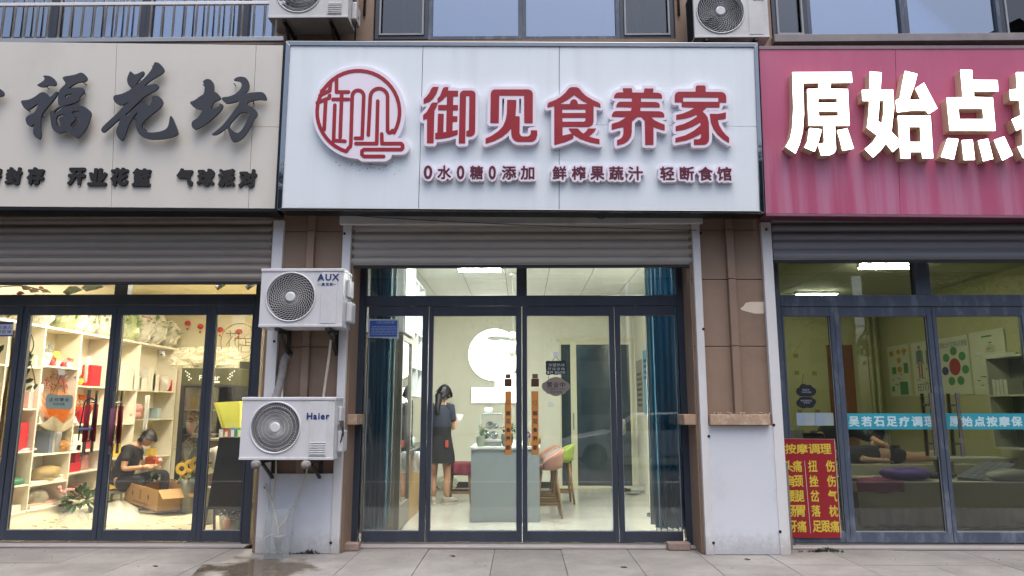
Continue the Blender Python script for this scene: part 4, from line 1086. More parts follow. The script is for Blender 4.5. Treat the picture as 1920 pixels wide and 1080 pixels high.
# ------------------------------------------------------------------ outdoor cooling units
M_acw = mat('ac_white', '#c9cbd0', 0.38, var=0.04, scale=1.5, dirt='#9c9993', dirt_amt=0.5, dirt_scale=3.0, stretch=(1, 1, 0.35))
M_acold = mat('ac_white_aged', '#c4c5c6', 0.42, var=0.05, scale=1.5, dirt='#8f8b84', dirt_amt=0.5, dirt_scale=2.5)
M_acin = mat('ac_black_inside', '#121315', 0.6, var=0.1)
M_bracket = mat('bracket_steel', '#33332f', 0.5, metal=0.5, var=0.2)
M_blue = mat('blue_print', '#16306b', 0.5)
def ac_unit(label, x0, z0, w_, h_, Y, dp, m, swirl, brand=None, fan=0.37, fr=0.82, louvre=True, panel=True, sub=None):
    """Box unit: x0,z0 lower left of the front; grille rings and swirling spokes over a dark fan well."""
    t = thing('air_conditioner', label, 'air conditioner', (x0 + w_ / 2, Y + dp / 2, z0), 'outdoor air conditioner units')
    R = h_ * fr / 2; cx = x0 + w_ * fan; cz = z0 + h_ * 0.515
    # casing: front plate with round opening, sides, top
    n = 40; f = MB()
    ringp = [(cx + R * math.cos(2 * math.pi * i / n), cz + R * math.sin(2 * math.pi * i / n)) for i in range(n)]
    def edge(i):
        a = 2 * math.pi * i / n; dx, dz = math.cos(a), math.sin(a)
        tx = ((x0 + w_ - cx) / dx if dx > 1e-9 else (x0 - cx) / dx if dx < -1e-9 else 1e9); tz = ((z0 + h_ - cz) / dz if dz > 1e-9 else (z0 - cz) / dz if dz < -1e-9 else 1e9)
        k = min(tx, tz); return (cx + dx * k, cz + dz * k)
    corners = {(x0 + w_, z0 + h_), (x0, z0 + h_), (x0, z0), (x0 + w_, z0)}
    for i in range(n):
        j = (i + 1) % n; e0, e1 = edge(i), edge(j)
        pts = [ringp[i], e0]
        if abs(e0[0] - e1[0]) > 1e-6 and abs(e0[1] - e1[1]) > 1e-6:
            pts.append(min(corners, key=lambda c: (c[0] - (e0[0] + e1[0]) / 2) ** 2 + (c[1] - (e0[1] + e1[1]) / 2) ** 2))
        pts += [e1, ringp[j]]
        f.poly([(q[0], Y, q[1]) for q in pts])
        f.poly([(ringp[i][0], Y, ringp[i][1]), (ringp[j][0], Y, ringp[j][1]), (ringp[j][0], Y + 0.06, ringp[j][1]), (ringp[i][0], Y + 0.06, ringp[i][1])])
    x1, z1 = x0 + w_, z0 + h_
    f.poly([(x0, Y, z1), (x1, Y, z1), (x1, Y + dp, z1), (x0, Y + dp, z1)]); f.poly([(x0, Y, z0), (x1, Y, z0), (x1, Y + dp, z0), (x0, Y + dp, z0)])
    f.poly([(x0, Y, z0), (x0, Y, z1), (x0, Y + dp, z1), (x0, Y + dp, z0)]); f.poly([(x1, Y, z0), (x1, Y, z1), (x1, Y + dp, z1), (x1, Y + dp, z0)])
    f.poly([(x0, Y + dp, z0), (x1, Y + dp, z0), (x1, Y + dp, z1), (x0, Y + dp, z1)])
    me = f.mesh('casing', m); bm = bmesh.new(); bm.from_mesh(me); bmesh.ops.remove_doubles(bm, verts=bm.verts, dist=1e-5); bmesh.ops.recalc_face_normals(bm, faces=bm.faces); bm.to_mesh(me); bm.free()
    link_mesh('casing', me, t)
    MB().box(x0 - 0.006, x1 + 0.006, Y - 0.008, Y + dp + 0.004, z1 - 0.022, z1 + 0.008).build('lid', m, t, bevel=0.006)
    MB().box(x0 - 0.003, x1 + 0.003, Y - 0.006, Y + dp, z0 - 0.006, z0 + 0.018).build('base_pan', m, t, bevel=0.003)
    MB().lathe([(0.0, 0), (R, 0.0), (R, 0.002)], (cx, Y + 0.062, cz), 32, 'Y').build('fan_well', M_acin, t)
    fb = MB()
    for k in range(3):
        a0 = k * 2 * math.pi / 3 + 0.4
        pts = []
        for i in range(9):
            a = a0 + 1.15 * i / 8; pts.append((cx + R * 0.86 * math.cos(a), Y + 0.05 - 0.02 * i / 8, cz + R * 0.86 * math.sin(a)))
        fb.poly([(cx, Y + 0.05, cz)] + pts)
    fb.build('fan', mat('fan_grey', '#2b2d30', 0.5), t)
    # grille
    g = MB()
    nr = 9 if swirl == 'curve' else 5
    def ringtube(r, rad):
        pts = [(cx + r * math.cos(2 * math.pi * i / 48), Y - 0.004, cz + r * math.sin(2 * math.pi * i / 48)) for i in range(49)]
        g.tube(pts, rad, 4, caps=False)
    for k in range(1, nr): ringtube(R * (0.24 + 0.76 * k / nr), 0.0013 if swirl == 'curve' else 0.0013)
    ns = 36 if swirl == 'curve' else 66
    for k in range(ns):
        a0 = 2 * math.pi * k / ns; pts = []
        if swirl == 'curve':
            for i in range(7):
                u = i / 6; a = a0 - 0.95 * u; r = R * (0.2 + 0.8 * u); pts.append((cx + r * math.cos(a), Y - 0.001 - 0.006 * math.sin(math.pi * u), cz + r * math.sin(a)))
            g.tube(pts, 0.0015, 4, caps=False)
        else:
            for i in range(5):
                u = i / 4; a = a0 + 0.22 * math.sin(u * 6.28); r = R * (0.2 + 0.8 * u); pts.append((cx + r * math.cos(a), Y - 0.003 - 0.006 * math.sin(math.pi * u), cz + r * math.sin(a)))
            g.tube(pts, 0.0015, 4, caps=False)
    gg = g.build('fan_grille', M_acw, t); gg['kind'] = 'stuff'
    MB().lathe([(0.0, -0.010), (R * 0.17, -0.010), (R * 0.205, -0.004), (R * 0.205, 0.004)], (cx, Y - 0.004, cz), 24, 'Y').build('grille_hub', M_acw, t, smooth=False)
    MB().tube([(cx + R * 1.015 * math.cos(2 * math.pi * i / 48), Y - 0.003, cz + R * 1.015 * math.sin(2 * math.pi * i / 48)) for i in range(49)], 0.008, 6, caps=False).build('grille_rim', m, t, smooth=True)
    xp0, xp1 = x0 + w_ * 0.735, x0 + w_ * 0.925
    if panel: MB().box(xp0, xp1, Y - 0.005, Y - 0.0005, z0 + h_ * 0.05, z0 + h_ * 0.94).build('front_panel', m, t, bevel=0.004)
    if louvre:
        for k in range(6):
            zz = z0 + h_ * 0.075 + k * h_ * 0.036
            MB().box(xp0 + 0.012, xp1 - 0.006, Y - 0.013, Y - 0.0055, zz, zz + h_ * 0.022).build('louvre', m, t, bevel=0.003)
    # service cover and valve bulge on the right flank
    MB().box(x1 + 0.001, x1 + 0.03, Y + dp * 0.42, Y + dp * 0.95, z0 + h_ * 0.55, z0 + h_ * 0.86).build('service_handle', m, t, bevel=0.008)
    MB().box(x1 + 0.001, x1 + 0.055, Y + dp * 0.4, Y + dp * 0.98, z0 + h_ * 0.10, z0 + h_ * 0.46).build('valve_cover', m, t, bevel=0.014)
    if brand:
        sz, bx, bz, txt = brand; text_bold('lettering', txt, bx, bz, sz, Y - 0.0066, M_blue, t, 0.035)
    if sub:
        sz, bx, bz, txt = sub; text_bold('lettering', txt, bx, bz, sz, Y - 0.0066, M_blue, t, 0.02, 1.12)
    return t
def bracket(t, x, Yf, Yb, z, h_=0.26, m=M_bracket):
    MB().bar((x, Yf, z - 0.018), (x, Yb - 0.031, z - 0.018), 0.034, 0.03).build('bracket_arm', m, t, bevel=0.003)
    MB().bar((x, Yb - 0.015, z + 0.02), (x, Yb - 0.015, z - h_), 0.034, 0.028).build('bracket_post', m, t, bevel=0.003)
    MB().bar((x, Yf + (Yb - Yf) * 0.25, z - 0.04), (x, Yb - 0.032, z - h_ + 0.03), 0.026, 0.02).build('bracket_brace', m, t)

# lower left pillar: two units
YA = 6.66
ha0, ha1 = at(448, 861, YA), at(624, 861, YA); hat = at(540, 746, YA)
hx, hw, hz, hh = ha0.x, ha1.x - ha0.x, ha0.z, hat.z - ha0.z
t = ac_unit('white air conditioner unit with spoked fan grille, lower of two on the pillar', hx, hz, hw, hh, YA, 0.30, M_acw, 'spoke', (0.082, at(574.5, 786, YA).x, at(574.5, 786, YA).z, 'Haier'))
for px in (479, 572):
    x = PX(px, 862, YA); bracket(t, x + 0.04, YA - 0.02, YT + 0.03, hz - 0.008, 0.22)
    MB().ball((x + 0.02, YA - 0.045, hz - 0.045), 0.044, 14, 10, jit=0.22, rnd=rnd, sc=(1.05, 0.7, 0.85)).build('bracket_wrap', mat('wrap_tape', '#7f7d7b', 0.85, var=0.3, scale=30), t, smooth=True)
# torn side with tangled wiring
for k in range(3):
    p = at(631, 800, YA + 0.15); pts = [Vector((hx + hw + 0.02 + 0.01 * k, YA + 0.1 + 0.03 * k, hz + hh * 0.62)), Vector((hx + hw + 0.055, YA + 0.12, hz + hh * 0.45)), Vector((hx + hw + 0.045, YA + 0.10 + 0.04 * k, hz + hh * 0.30)), Vector((hx + hw + 0.02, YA + 0.16, hz + hh * 0.22))]
    MB().tube(pts, 0.007, 6).build('cable', M_black, t, smooth=True)
au0, au1 = at(485, 612, YA), at(641, 612, YA); aut = at(560, 505, YA)
t2 = ac_unit('white air conditioner unit with swirled fan grille, upper of two on the pillar', au0.x, au0.z, au1.x - au0.x, aut.z - au0.z, YA, 0.31, M_acw, 'curve', (0.088, at(596, 526, YA).x, at(596, 526, YA).z, 'AUX'), louvre=False, fan=0.365, fr=0.84, sub=(0.034, at(603, 536, YA).x, at(603, 536, YA).z, '奥克斯'))
for px in (512, 607):
    x = PX(px, 613, YA); bracket(t2, x + 0.03, YA + 0.0, YT + 0.03, au0.z - 0.008, 0.24)
lm = MB()
for a, b in ((596, 602), (624, 630)): lm.box(PX(a, 533, YA), PX(b, 533, YA), YA - 0.0068, YA - 0.0058, at(600, 533.6, YA).z, at(600, 532.8, YA).z)
lm.build('lettering_rule', M_blue, t2)
# upper storey: one left, one right
YU = 6.95
p0, p1 = at(503, 33, YU), at(652, 33, YU)
t3 = ac_unit('white air conditioner unit with spoked grille above the flower shop sign', p0.x, p0.z, p1.x - p0.x, 0.57, YU, 0.34, M_acold, 'spoke', louvre=True)
for px in (531, 618): bracket(t3, PX(px, 34, YU), YU + 0.02, YW, p0.z - 0.006, 0.34)
for k in range(2):
    MB().tube([(p1.x + 0.02, YU + 0.2, p0.z + 0.35), (p1.x + 0.05, YU + 0.22 + 0.02 * k, p0.z + 0.12), (p1.x + 0.035, YU + 0.2, p0.z - 0.02), (p1.x + 0.01, YU + 0.3, p0.z - 0.10), (p1.x - 0.06, YW, p0.z - 0.11)], 0.009, 6).build('cable', M_black, t3, smooth=True)
p0, p1 = at(1303, 70, YU), at(1443, 70, YU)
t4 = ac_unit('white air conditioner unit with swirled grille between upper windows by the magenta sign', p0.x, p0.z, p1.x - p0.x, 0.57, YU, 0.34, M_acold, 'curve', louvre=False, fan=0.36, fr=0.86, sub=(0.034, at(1412, 1.5, YU).x, at(1412, 1.5, YU).z, '奥克斯'))
for px in (1325, 1418): bracket(t4, PX(px, 70, YU), YU + 0.0, YW, p0.z - 0.006, 0.2)
fl = MB()
for k in range(26): fl.box(p0.x - 0.008, p0.x - 0.001, YU + 0.03, YU + 0.3, p0.z + 0.02 + k * 0.021, p0.z + 0.028 + k * 0.021)
o = fl.build('coil_fin', M_black, t4); o['kind'] = 'stuff'
# drip pipe stubs on the upper wall
for px in (684, 1272):
    a, b = at(px, 0, YW - 0.02), at(px + 1, 29, YW - 0.02)
    tag(MB().tube([(a.x, YW - 0.018, b.z), (a.x, YW - 0.018, 6.7)], 0.014, 8).build('wall_pipe', mat('dark_pipe', '#3a322c', 0.6), loc=(a.x, YW, b.z), smooth=True), 'slim dark pipe on the upper wall beside the %s' % ('spoked air conditioner' if px < 900 else 'swirled air conditioner over the magenta sign'), 'pipe')

# pipes in the pillar between the units, drain hoses and bottle
M_hose = mat('cream_hose', '#b9b3a2', 0.55, var=0.15, scale=10)
def hose(label, pix, Y, r, m=None, name='drain_hose', cat='hose', ribs=False):
    pts = [at(x, y, yy) for (x, y), yy in zip(pix, Y)]
    P = []
    for i in range(len(pts) - 1):      # Catmull-Rom
        p0, p1, p2, p3 = pts[max(i - 1, 0)], pts[i], pts[i + 1], pts[min(i + 2, len(pts) - 1)]
        for k in range(6):
            u = k / 6; P.append(0.5 * ((2 * p1) + (p2 - p0) * u + (2 * p0 - 5 * p1 + 4 * p2 - p3) * u * u + (3 * p1 - p0 - 3 * p2 + p3) * u ** 3))
    P.append(pts[-1])
    rr = [r * (1.12 if (i % 2) else 0.92) for i in range(len(P))] if ribs else r
    return tag(MB().tube(P, rr, 10).build(name, m or M_hose, loc=P[-1], smooth=True), label, cat)
wy = YT + 0.03
p = at(541, 663, wy)
MB().lathe([(0.0, 0.0), (0.036, 0.0), (0.04, 0.003)], (p.x, wy + 0.002, p.z), 20, 'Y').build('pipe_hole', M_black, bld)
hose('grey wrapped refrigerant pipe coming out of the pillar hole', [(541, 664), (533, 676), (529, 700), (524, 722), (518, 744), (514, 752)], [wy + 0.02, wy - 0.03, wy - 0.06, wy - 0.08, wy - 0.10, wy - 0.14], 0.036, mat('foam_wrap', '#8c8985', 0.8, var=0.3, scale=20), 'refrigerant_pipe', 'pipe', True)
hose('thin pale pipe beside the wrapped pipe on the pillar', [(543, 662), (537, 672), (533, 700), (530, 725), (528, 750)], [wy + 0.02, wy - 0.03, wy - 0.04, wy - 0.05, wy - 0.12], 0.011, M_hose, 'thin_pipe', 'pipe')
hose('cream hose hanging from the upper unit with a knotted end', [(622, 620), (620, 640), (616, 675), (611, 710), (606, 746)], [YA + 0.2, YA + 0.19, YA + 0.21, YA + 0.24, YA + 0.27], 0.012)
hose('cream drain hose from the left end of the lower unit down into the bottle', [(497, 906), (500, 918), (508, 938), (514, 958), (518, 980), (521, 1000), (523, 1016)], [YT - 0.03, YT - 0.05, YT - 0.08, YT - 0.10, YT - 0.12, YT - 0.13, YT - 0.13], 0.011)
hose('thin cream drain hose dropping straight behind the lower unit', [(518, 850), (517, 890), (514, 920), (511, 938)], [YT - 0.05, YT - 0.05, YT - 0.055, YT - 0.07], 0.009)
hose('cream drain hose slanting from the right bracket to the bottle', [(577, 872), (572, 895), (560, 930), (545, 960), (532, 978), (520, 992)], [YT - 0.08, YT - 0.06, YT - 0.05, YT - 0.08, YT - 0.11, YT - 0.125], 0.008)
# cut plastic bottle and its funnel-shaped lower part standing in the wet
def bottle():
    c = ground(518, 1046); t = thing('cut_plastic_bottle', 'clear square plastic bottle with cut top catching drain water by the pillar', 'bottle', (c.x, c.y, 0))
    cl = film('clear_plastic', '#c9ced0', 0.10, 0.08)
    h1 = 0.50; 
    b = MB()
    for (w0, z0, w1, z1) in ((0.085, 0.0, 0.088, 0.19),):
        p = [Vector((c.x + i * w0, c.y + j * w0, z0)) for i, j in ((-1, -1), (1, -1), (1, 1), (-1, 1))] + [Vector((c.x + i * w1, c.y + j * w1, z1)) for i, j in ((-1, -1), (1, -1), (1, 1), (-1, 1))]
        for q in ((0, 1, 5, 4), (1, 2, 6, 5), (2, 3, 7, 6), (3, 0, 4, 7), (0, 1, 2, 3)): b.poly([p[i] for i in q])
    b.build('lower_half', cl, t, solid=0.002)
    b = MB(); w0, w1 = 0.100, 0.104
    p = [Vector((c.x + i * w0, c.y + 0.02 + j * w0, 0.19)) for i, j in ((-1, -1), (1, -1), (1, 1), (-1, 1))] + [Vector((c.x + i * w1 + 0.01, c.y + 0.02 + j * w1, 0.43 + 0.02 * i)) for i, j in ((-1, -1), (1, -1), (1, 1), (-1, 1))]
    for q in ((0, 1, 5, 4), (1, 2, 6, 5), (2, 3, 7, 6), (3, 0, 4, 7)): b.poly([p[i] for i in q])
    b.build('upper_half', cl, t, solid=0.002)
    MB().lathe([(0.012, 0.03), (0.05, 0.17), (0.052, 0.175)], (c.x + 0.01, c.y, 0.02), 14).build('funnel', mat('milky_plastic', '#b9bcbc', 0.35), t, smooth=True)
    MB().box(c.x - 0.080, c.x + 0.080, c.y - 0.080, c.y + 0.080, 0.004, 0.055).build('water', film('still_water', '#8d9494', 0.25, 0.03), t)
bottle()
# puddle: thin wet film with an uneven rim
def puddle():
    """Thin wet film: a noise mask eats its rim away so that it fades into damp stone."""
    P = [ground(x, y) for x, y in ((318, 1125), (600, 1125), (660, 1042), (395, 1042))]
    m, nt, N, K, B = new_mat('puddle_water'); N.remove(B); o_ = N['Material Output']
    geo = N.new('ShaderNodeNewGeometry'); c = ground(478, 1066)
    vs = N.new('ShaderNodeVectorMath'); vs.operation = 'SUBTRACT'; vs.inputs[1].default_value = (c.x, c.y, 0); K.new(geo.outputs['Position'], vs.inputs[0])
    vm = N.new('ShaderNodeVectorMath'); vm.operation = 'MULTIPLY'; vm.inputs[1].default_value = (1 / 0.72, 1 / 0.62, 0); K.new(vs.outputs[0], vm.inputs[0])
    ln = N.new('ShaderNodeVectorMath'); ln.operation = 'LENGTH'; K.new(vm.outputs[0], ln.inputs[0])
    ns = N.new('ShaderNodeTexNoise'); ns.inputs['Scale'].default_value = 3.4; ns.inputs['Detail'].default_value = 7; ns.inputs['Roughness'].default_value = 0.6; K.new(geo.outputs['Position'], ns.inputs['Vector'])
    ad = N.new('ShaderNodeMath'); ad.operation = 'MULTIPLY_ADD'; ad.inputs[1].default_value = 2.2; K.new(ns.outputs['Fac'], ad.inputs[0]); K.new(ln.outputs['Value'], ad.inputs[2])
    def ramp(lo, hi):
        r = N.new('ShaderNodeMapRange'); r.inputs['From Min'].default_value = hi; r.inputs['From Max'].default_value = lo; K.new(ad.outputs[0], r.inputs['Value']); return r.outputs[0]
    damp, wet = ramp(1.62, 1.86), ramp(1.55, 1.62)
    mc = N.new('ShaderNodeMixRGB'); mc.inputs[1].default_value = (1, 1, 1, 1); mc.inputs[2].default_value = (0.66, 0.62, 0.57, 1); K.new(damp, mc.inputs[0])
    tr = N.new('ShaderNodeBsdfTransparent'); K.new(mc.outputs[0], tr.inputs['Color'])
    gl = N.new('ShaderNodeBsdfGlossy'); gl.inputs['Roughness'].default_value = 0.02
    fr = N.new('ShaderNodeFresnel'); fr.inputs['IOR'].default_value = 1.33
    mu = N.new('ShaderNodeMath'); mu.operation = 'MULTIPLY'; K.new(fr.outputs[0], mu.inputs[0]); K.new(wet, mu.inputs[1])
    mx = N.new('ShaderNodeMixShader'); K.new(mu.outputs[0], mx.inputs[0]); K.new(tr.outputs[0], mx.inputs[1]); K.new(gl.outputs[0], mx.inputs[2]); K.new(mx.outputs[0], o_.inputs['Surface'])
    structure(MB().poly([(p.x, p.y, 0.0045) for p in P]).build('puddle', m))
puddle()
# moss tufts and a loose brick, stones
M_moss = mat('moss', '#39402f', 0.95, var=0.4, scale=40)
def moss(label, px, py, n, spread, zz=0.0):
    c = ground(px, py); m = MB()
    for i in range(n):
        x, y = c.x + rnd.gauss(0, spread), c.y + rnd.gauss(0, 0.02); h_ = rnd.uniform(0.015, 0.06) * max(0.3, 1 - abs(x - c.x - spread * .6) / (2.2 * spread))
        for k in range(3):
            a = rnd.uniform(0, 6.28); d = 0.014
            m.poly([(x, y, zz), (x + d * math.cos(a), y + d * math.sin(a), zz + h_ * .6), (x + d * 1.4 * math.cos(a + .5), y + d * math.sin(a + .5), zz + h_), (x + d * .5 * math.cos(a + .9), y + .5 * d * math.sin(a + .9), zz + h_ * .5)])
    o = m.build('moss', M_moss); o['kind'] = 'stuff'; o['label'] = label; o['category'] = 'moss'
moss('dark moss tuft at the foot of the white board below the air conditioners', 575, 1038, 120, 0.08)
moss('low green moss along the threshold of the massage shop', 1540, 1035, 90, 0.10)
M_brick = mat('worn_brick', '#8f7c74', 0.85, var=0.2, scale=14, bump=0.3, bscale=80)
for (x0, y0, x1, y1, lb) in ((1253, 1018, 1296, 1033, 'worn reddish brick lying by the right jamb of the middle shop'), (640, 1019, 672, 1034, 'worn grey brick lying by the left jamb of the middle shop')):
    a = ground(x0, y1); b = ground(x1, y1); hgt = at(x0, y0, a.y).z
    o = MB().box(a.x, b.x, a.y, a.y + 0.11, 0.001, hgt).build('brick', M_brick, loc=((a.x + b.x) / 2, a.y + 0.05, 0), bevel=0.012); tag(o, lb, 'brick')

# grit, butts and dry leaf scraps on the paving
m = MB(); rg = random.Random(31)
for i in range(120):
    x, y = rg.uniform(-6, 6), 7.25 - abs(rg.gauss(0, .45)); r_ = rg.uniform(.0015, .004)
    if y > 5.4: m.ball((x, y, r_ * .6), r_, 5, 4, jit=.3, rnd=rg)
o = m.build('grit', mat('grit', '#5f5852', .9, var=.4, scale=30)); o['kind'] = 'stuff'; tag(o, 'scattered grit along the foot of the shop fronts', 'grit')
for i, (px, py, lb) in enumerate(((841, 1043, 'curled dry leaf scrap on the paving before the left middle door'), (1163, 1065, 'curled dry leaf scrap on the paving before the right middle door'), (1395, 1050, 'dry leaf scrap at the foot of the right pillar'), (285, 1062, 'dry leaf scrap in front of the flower shop'))):
    p = ground(px, py); m = MB(); leaf(m, (p.x, p.y, .006), (1, rg.uniform(-.4, .4), .12), .07, .035); tag(m.build('dry_leaf', mat('dry_leaf', '#4c3b2a', .8), loc=(p.x, p.y, .004)), lb, 'leaf')

# ================================================================== MIDDLE SHOP: juice bar
ZF = 0.012
M_wallc = mat('cream_wall', '#dbd9c8', 0.7, var=0.03, scale=1.5)
M_floorc = mat('polished_tile', '#b9b7ab', 0.16, var=0.07, scale=1.8)
M_joint = mat('tile_joint', '#8b887f', 0.8)
M_ceilc = mat('ceiling_white', '#dfe0dc', 0.75, var=0.02, bump=0.05, bscale=60)
M_tbar = mat('ceiling_grid', '#8a8c8b', 0.6)
CX0, CX1, CY0, CY1, CZ = -2.02, 2.0, 7.53, 12.62, 3.2
wallsC = room('c', CX0, CX1, CY0, CY1, CZ, M_wallc, M_floorc, M_ceilc, m_joint=M_joint, m_tbar=M_tbar)
M_lampc = emit('cool_lamp', '#faf9f5', 44.0)
for i, (x, y, lb) in enumerate(((-0.86 , 8.98, 'square ceiling light over the island counter of the middle shop'), (0.98, 8.13, 'square ceiling light near the entrance of the middle shop'), (-0.82, 7.83, 'square ceiling light right behind the middle shop doors'))):
    ceiling_light(lb, x + 0.006, x + 0.594, y + 0.006, y + 0.594, CZ, M_lampc, 'square ceiling lights in the middle shop')
# skirting (dark) on the back wall, as a part of it
MB().box(CX0 + 0.01, 0.55, CY1 - 0.012, CY1 - 0.0005, ZF, at(860, 903, CY1).z).build('skirting', mat('black_skirting', '#1c1d20', 0.4), wallsC['back'])
# round glowing sign with lit name bar
YB = CY1 - 0.06
t = thing('wall_light_sign', 'round glowing white emblem with lit name bar on the cream rear wall', 'light sign', (at(927, 740, YB).x, CY1, 1.3))
M_glow = emit('sign_glow', '#fffdf4', 3.0)
cd = at(927, 665, YB); R0 = 0.455
disc = [(cd.x + R0 * math.cos(2 * math.pi * i / 64), cd.z + R0 * math.sin(2 * math.pi * i / 64)) for i in range(64)]
cloud_ = [(912, 633), (918, 630), (930, 629.5), (946, 630), (955, 634), (956, 638), (948, 639), (940, 637), (930, 639.5), (920, 638), (914, 637)]
cl2 = [(v.x, v.z) for v in (at(x, y, YB) for x, y in chaikin(cloud_, 2))]
for nm_, mm_, dp_, yo_ in (('disc_body', M_white, 0.05, 0.0), ('lit_disc', M_glow, 0.003, -0.0035)):
    me = loops_mesh(nm_, [disc, cl2] if nm_ == 'lit_disc' else [disc], mm_, dp_); me.transform(Matrix.Translation((0, YB + yo_, 0))); link_mesh(nm_, me, t)
a, b = at(928, 728, YB), at(968, 700, YB)
MB().box(a.x, b.x, YB + 0.002, YB + 0.05, a.z, b.z).build('tail_body', M_white, t, bevel=0.01); MB().box(a.x + .004, b.x - .004, YB - 0.001, YB + 0.0015, a.z + .004, b.z - .004).build('lit_tail', M_glow, t)
a, b = at(883, 756, YB), at(975, 726, YB)
MB().box(a.x, b.x, YB, YB + 0.05, a.z, b.z).build('name_bar_body', M_white, t, bevel=0.015); MB().box(a.x + .01, b.x - .01, YB - 0.003, YB - 0.0005, a.z + .008, b.z - .008).build('lit_name_bar', M_glow, t)
MB().lathe([(R0 * 0.9, 0.0), (R0 * 0.9, 0.010)], (cd.x, CY1 - 0.0098, cd.z), 40, 'Y').build('backplate', M_white, t)
# sliding door in the rear wall to a dark yard
M_cream = mat('cream_frame', '#cfccae', 0.45, var=0.04)
M_dark_glass = thin_glass('dark_door_glass', (0.25, 0.28, 0.27), refl=1.0, base=0.03)
xa, xb = PX(1051, 780, CY1), PX(1188, 780, CY1); zt = at(1100, 640, CY1).z
t = thing('sliding_door', 'cream framed sliding glass door to the dark yard behind the bar stools', 'door', ((xa + xb) / 2, CY1, ZF))
yy = CY1 - 0.05
for (p0, p1, w0) in ((1051, 1080, 0.0), (1080, 1188, 0.0)):
    x0, x1 = PX(p0, 780, yy), PX(p1, 780, yy)
    f = MB(); fw = 0.035
    lf = MB(); 
    wl, wr = (0.02, 0.085) if p0 == 1051 else (0.02, 0.05)
    lf.box(x0, x0 + wl, yy, yy + 0.04, ZF, zt); lf.box(x1 - wr, x1, yy, yy + 0.04, ZF, zt); lf.box(x0 + wl, x1 - wr, yy + .001, yy + 0.039, zt - 0.06, zt); lf.box(x0 + wl, x1 - wr, yy + .001, yy + 0.039, ZF, ZF + 0.04)
    lo = lf.build('door_leaf', M_cream, t, bevel=0.003)
    MB().box(x0 + wl - .003, x1 - wr + .003, yy + 0.018, yy + 0.022, ZF + 0.037, zt - 0.057).build('pane', mat('dark_yard_glass', '#39444a', 0.06, var=0.3, scale=2.0), lo)
    if p0 == 1051: MB().box(x1 - 0.055, x1 - 0.03, yy - 0.012, yy - 0.0005, at(1077, 806, yy).z, at(1077, 774, yy).z).build('handle', mat('grey_handle', '#8e9088', 0.4, metal=.4), lo, bevel=0.003)
MB().box(xa - 0.05, xb + 0.02, yy - 0.012, yy + 0.049, zt + 0.001, zt + 0.05).build('head_rail', M_cream, t, bevel=0.003)

# island counter
def shade_mat(): return mat('blue_grey_laminate', '#8f979b', 0.3, var=0.03, scale=2)
a, b = ground(882, 981), ground(1012, 981); yc = 8.87; ztop = at(940, 838, yc).z
t = thing('island_counter', 'blue grey island counter with pale worktop facing the entrance', 'counter', ((a.x + b.x) / 2, yc, ZF))
MB().box(a.x + 0.0, b.x, yc, 11.0, ZF, ztop - 0.03).build('body', shade_mat(), t, bevel=0.004)
MB().box(a.x - 0.012, b.x + 0.012, yc - 0.014, 11.02, ztop - 0.029, ztop).build('worktop', mat('pale_worktop', '#cfd0c8', 0.25, var=0.03), t, bevel=0.004)
kx0, kx1, kz = a.x, b.x, ztop
M_clear = film('acrylic', '#c4cac8', 0.16, 0.05)
# juicer: clear hooded machine
def px_x(px, Y): return at(px, 800, Y).x
t = thing('juice_machine', 'clear hooded steel juice machine standing on the island counter', 'juicer', (px_x(922, 9.1), 9.1, kz))
x0, x1 = px_x(903, 9.05), px_x(940, 9.05)
MB().box(x0, x1, 9.0, 9.35, kz + 0.001, kz + 0.06).build('base', mat('machine_steel', '#8f9494', 0.3, metal=0.6), t, bevel=0.006)
MB().box(x0 + 0.004, x1 - 0.004, 9.02, 9.33, kz + 0.062, at(920, 778, 9.0).z).build('hood', M_clear, t, bevel=0.006)
MB().box(x0, x1, 9.0, 9.35, at(920, 778, 9.0).z + .001, at(920, 775, 9.0).z).build('hood_lid', mat('machine_grey', '#9aa09d', 0.35), t, bevel=0.004)
MB().lathe([(0.05, 0), (0.055, 0.01), (0.055, 0.055), (0.045, 0.07), (0, 0.072)], (px_x(915, 9.1), 9.15, at(920, 775, 9.0).z + 0.001), 16).build('feed_cup', mat('frosted_cup', '#c8cdc9', 0.3), t, smooth=True)
for k, (dx, dz, r_) in enumerate(((0.05, 0.14, 0.055), (0.15, 0.13, 0.05), (0.10, 0.25, 0.05), (0.17, 0.24, 0.035))):
    MB().lathe([(0, -0.02), (r_, -0.02), (r_, 0.08), (r_ * .6, 0.1), (0, 0.1)], (x0 + dx, 9.15, kz + dz), 14, 'Y').build('pressing_wheel', mat('machine_chrome', '#9ba19f', 0.2, metal=0.9), t, smooth=True)
MB().tube([(x0 - 0.03, 9.05, kz + 0.002), (x0 - 0.03, 9.05, kz + 0.33), (x0 + 0.02, 9.05, kz + 0.34)], 0.006, 6).build('support_rod', mat('machine_steel', '#8f9494', 0.3, metal=0.6), t)
M_leafg = mat('leaf_green', '#4e6b3a', 0.55, var=0.3, scale=20)
M_leafd = mat('leaf_dark', '#33492c', 0.55, var=0.3, scale=20)
M_leafp = mat('leaf_pale', '#7d955d', 0.55, var=0.25, scale=20)
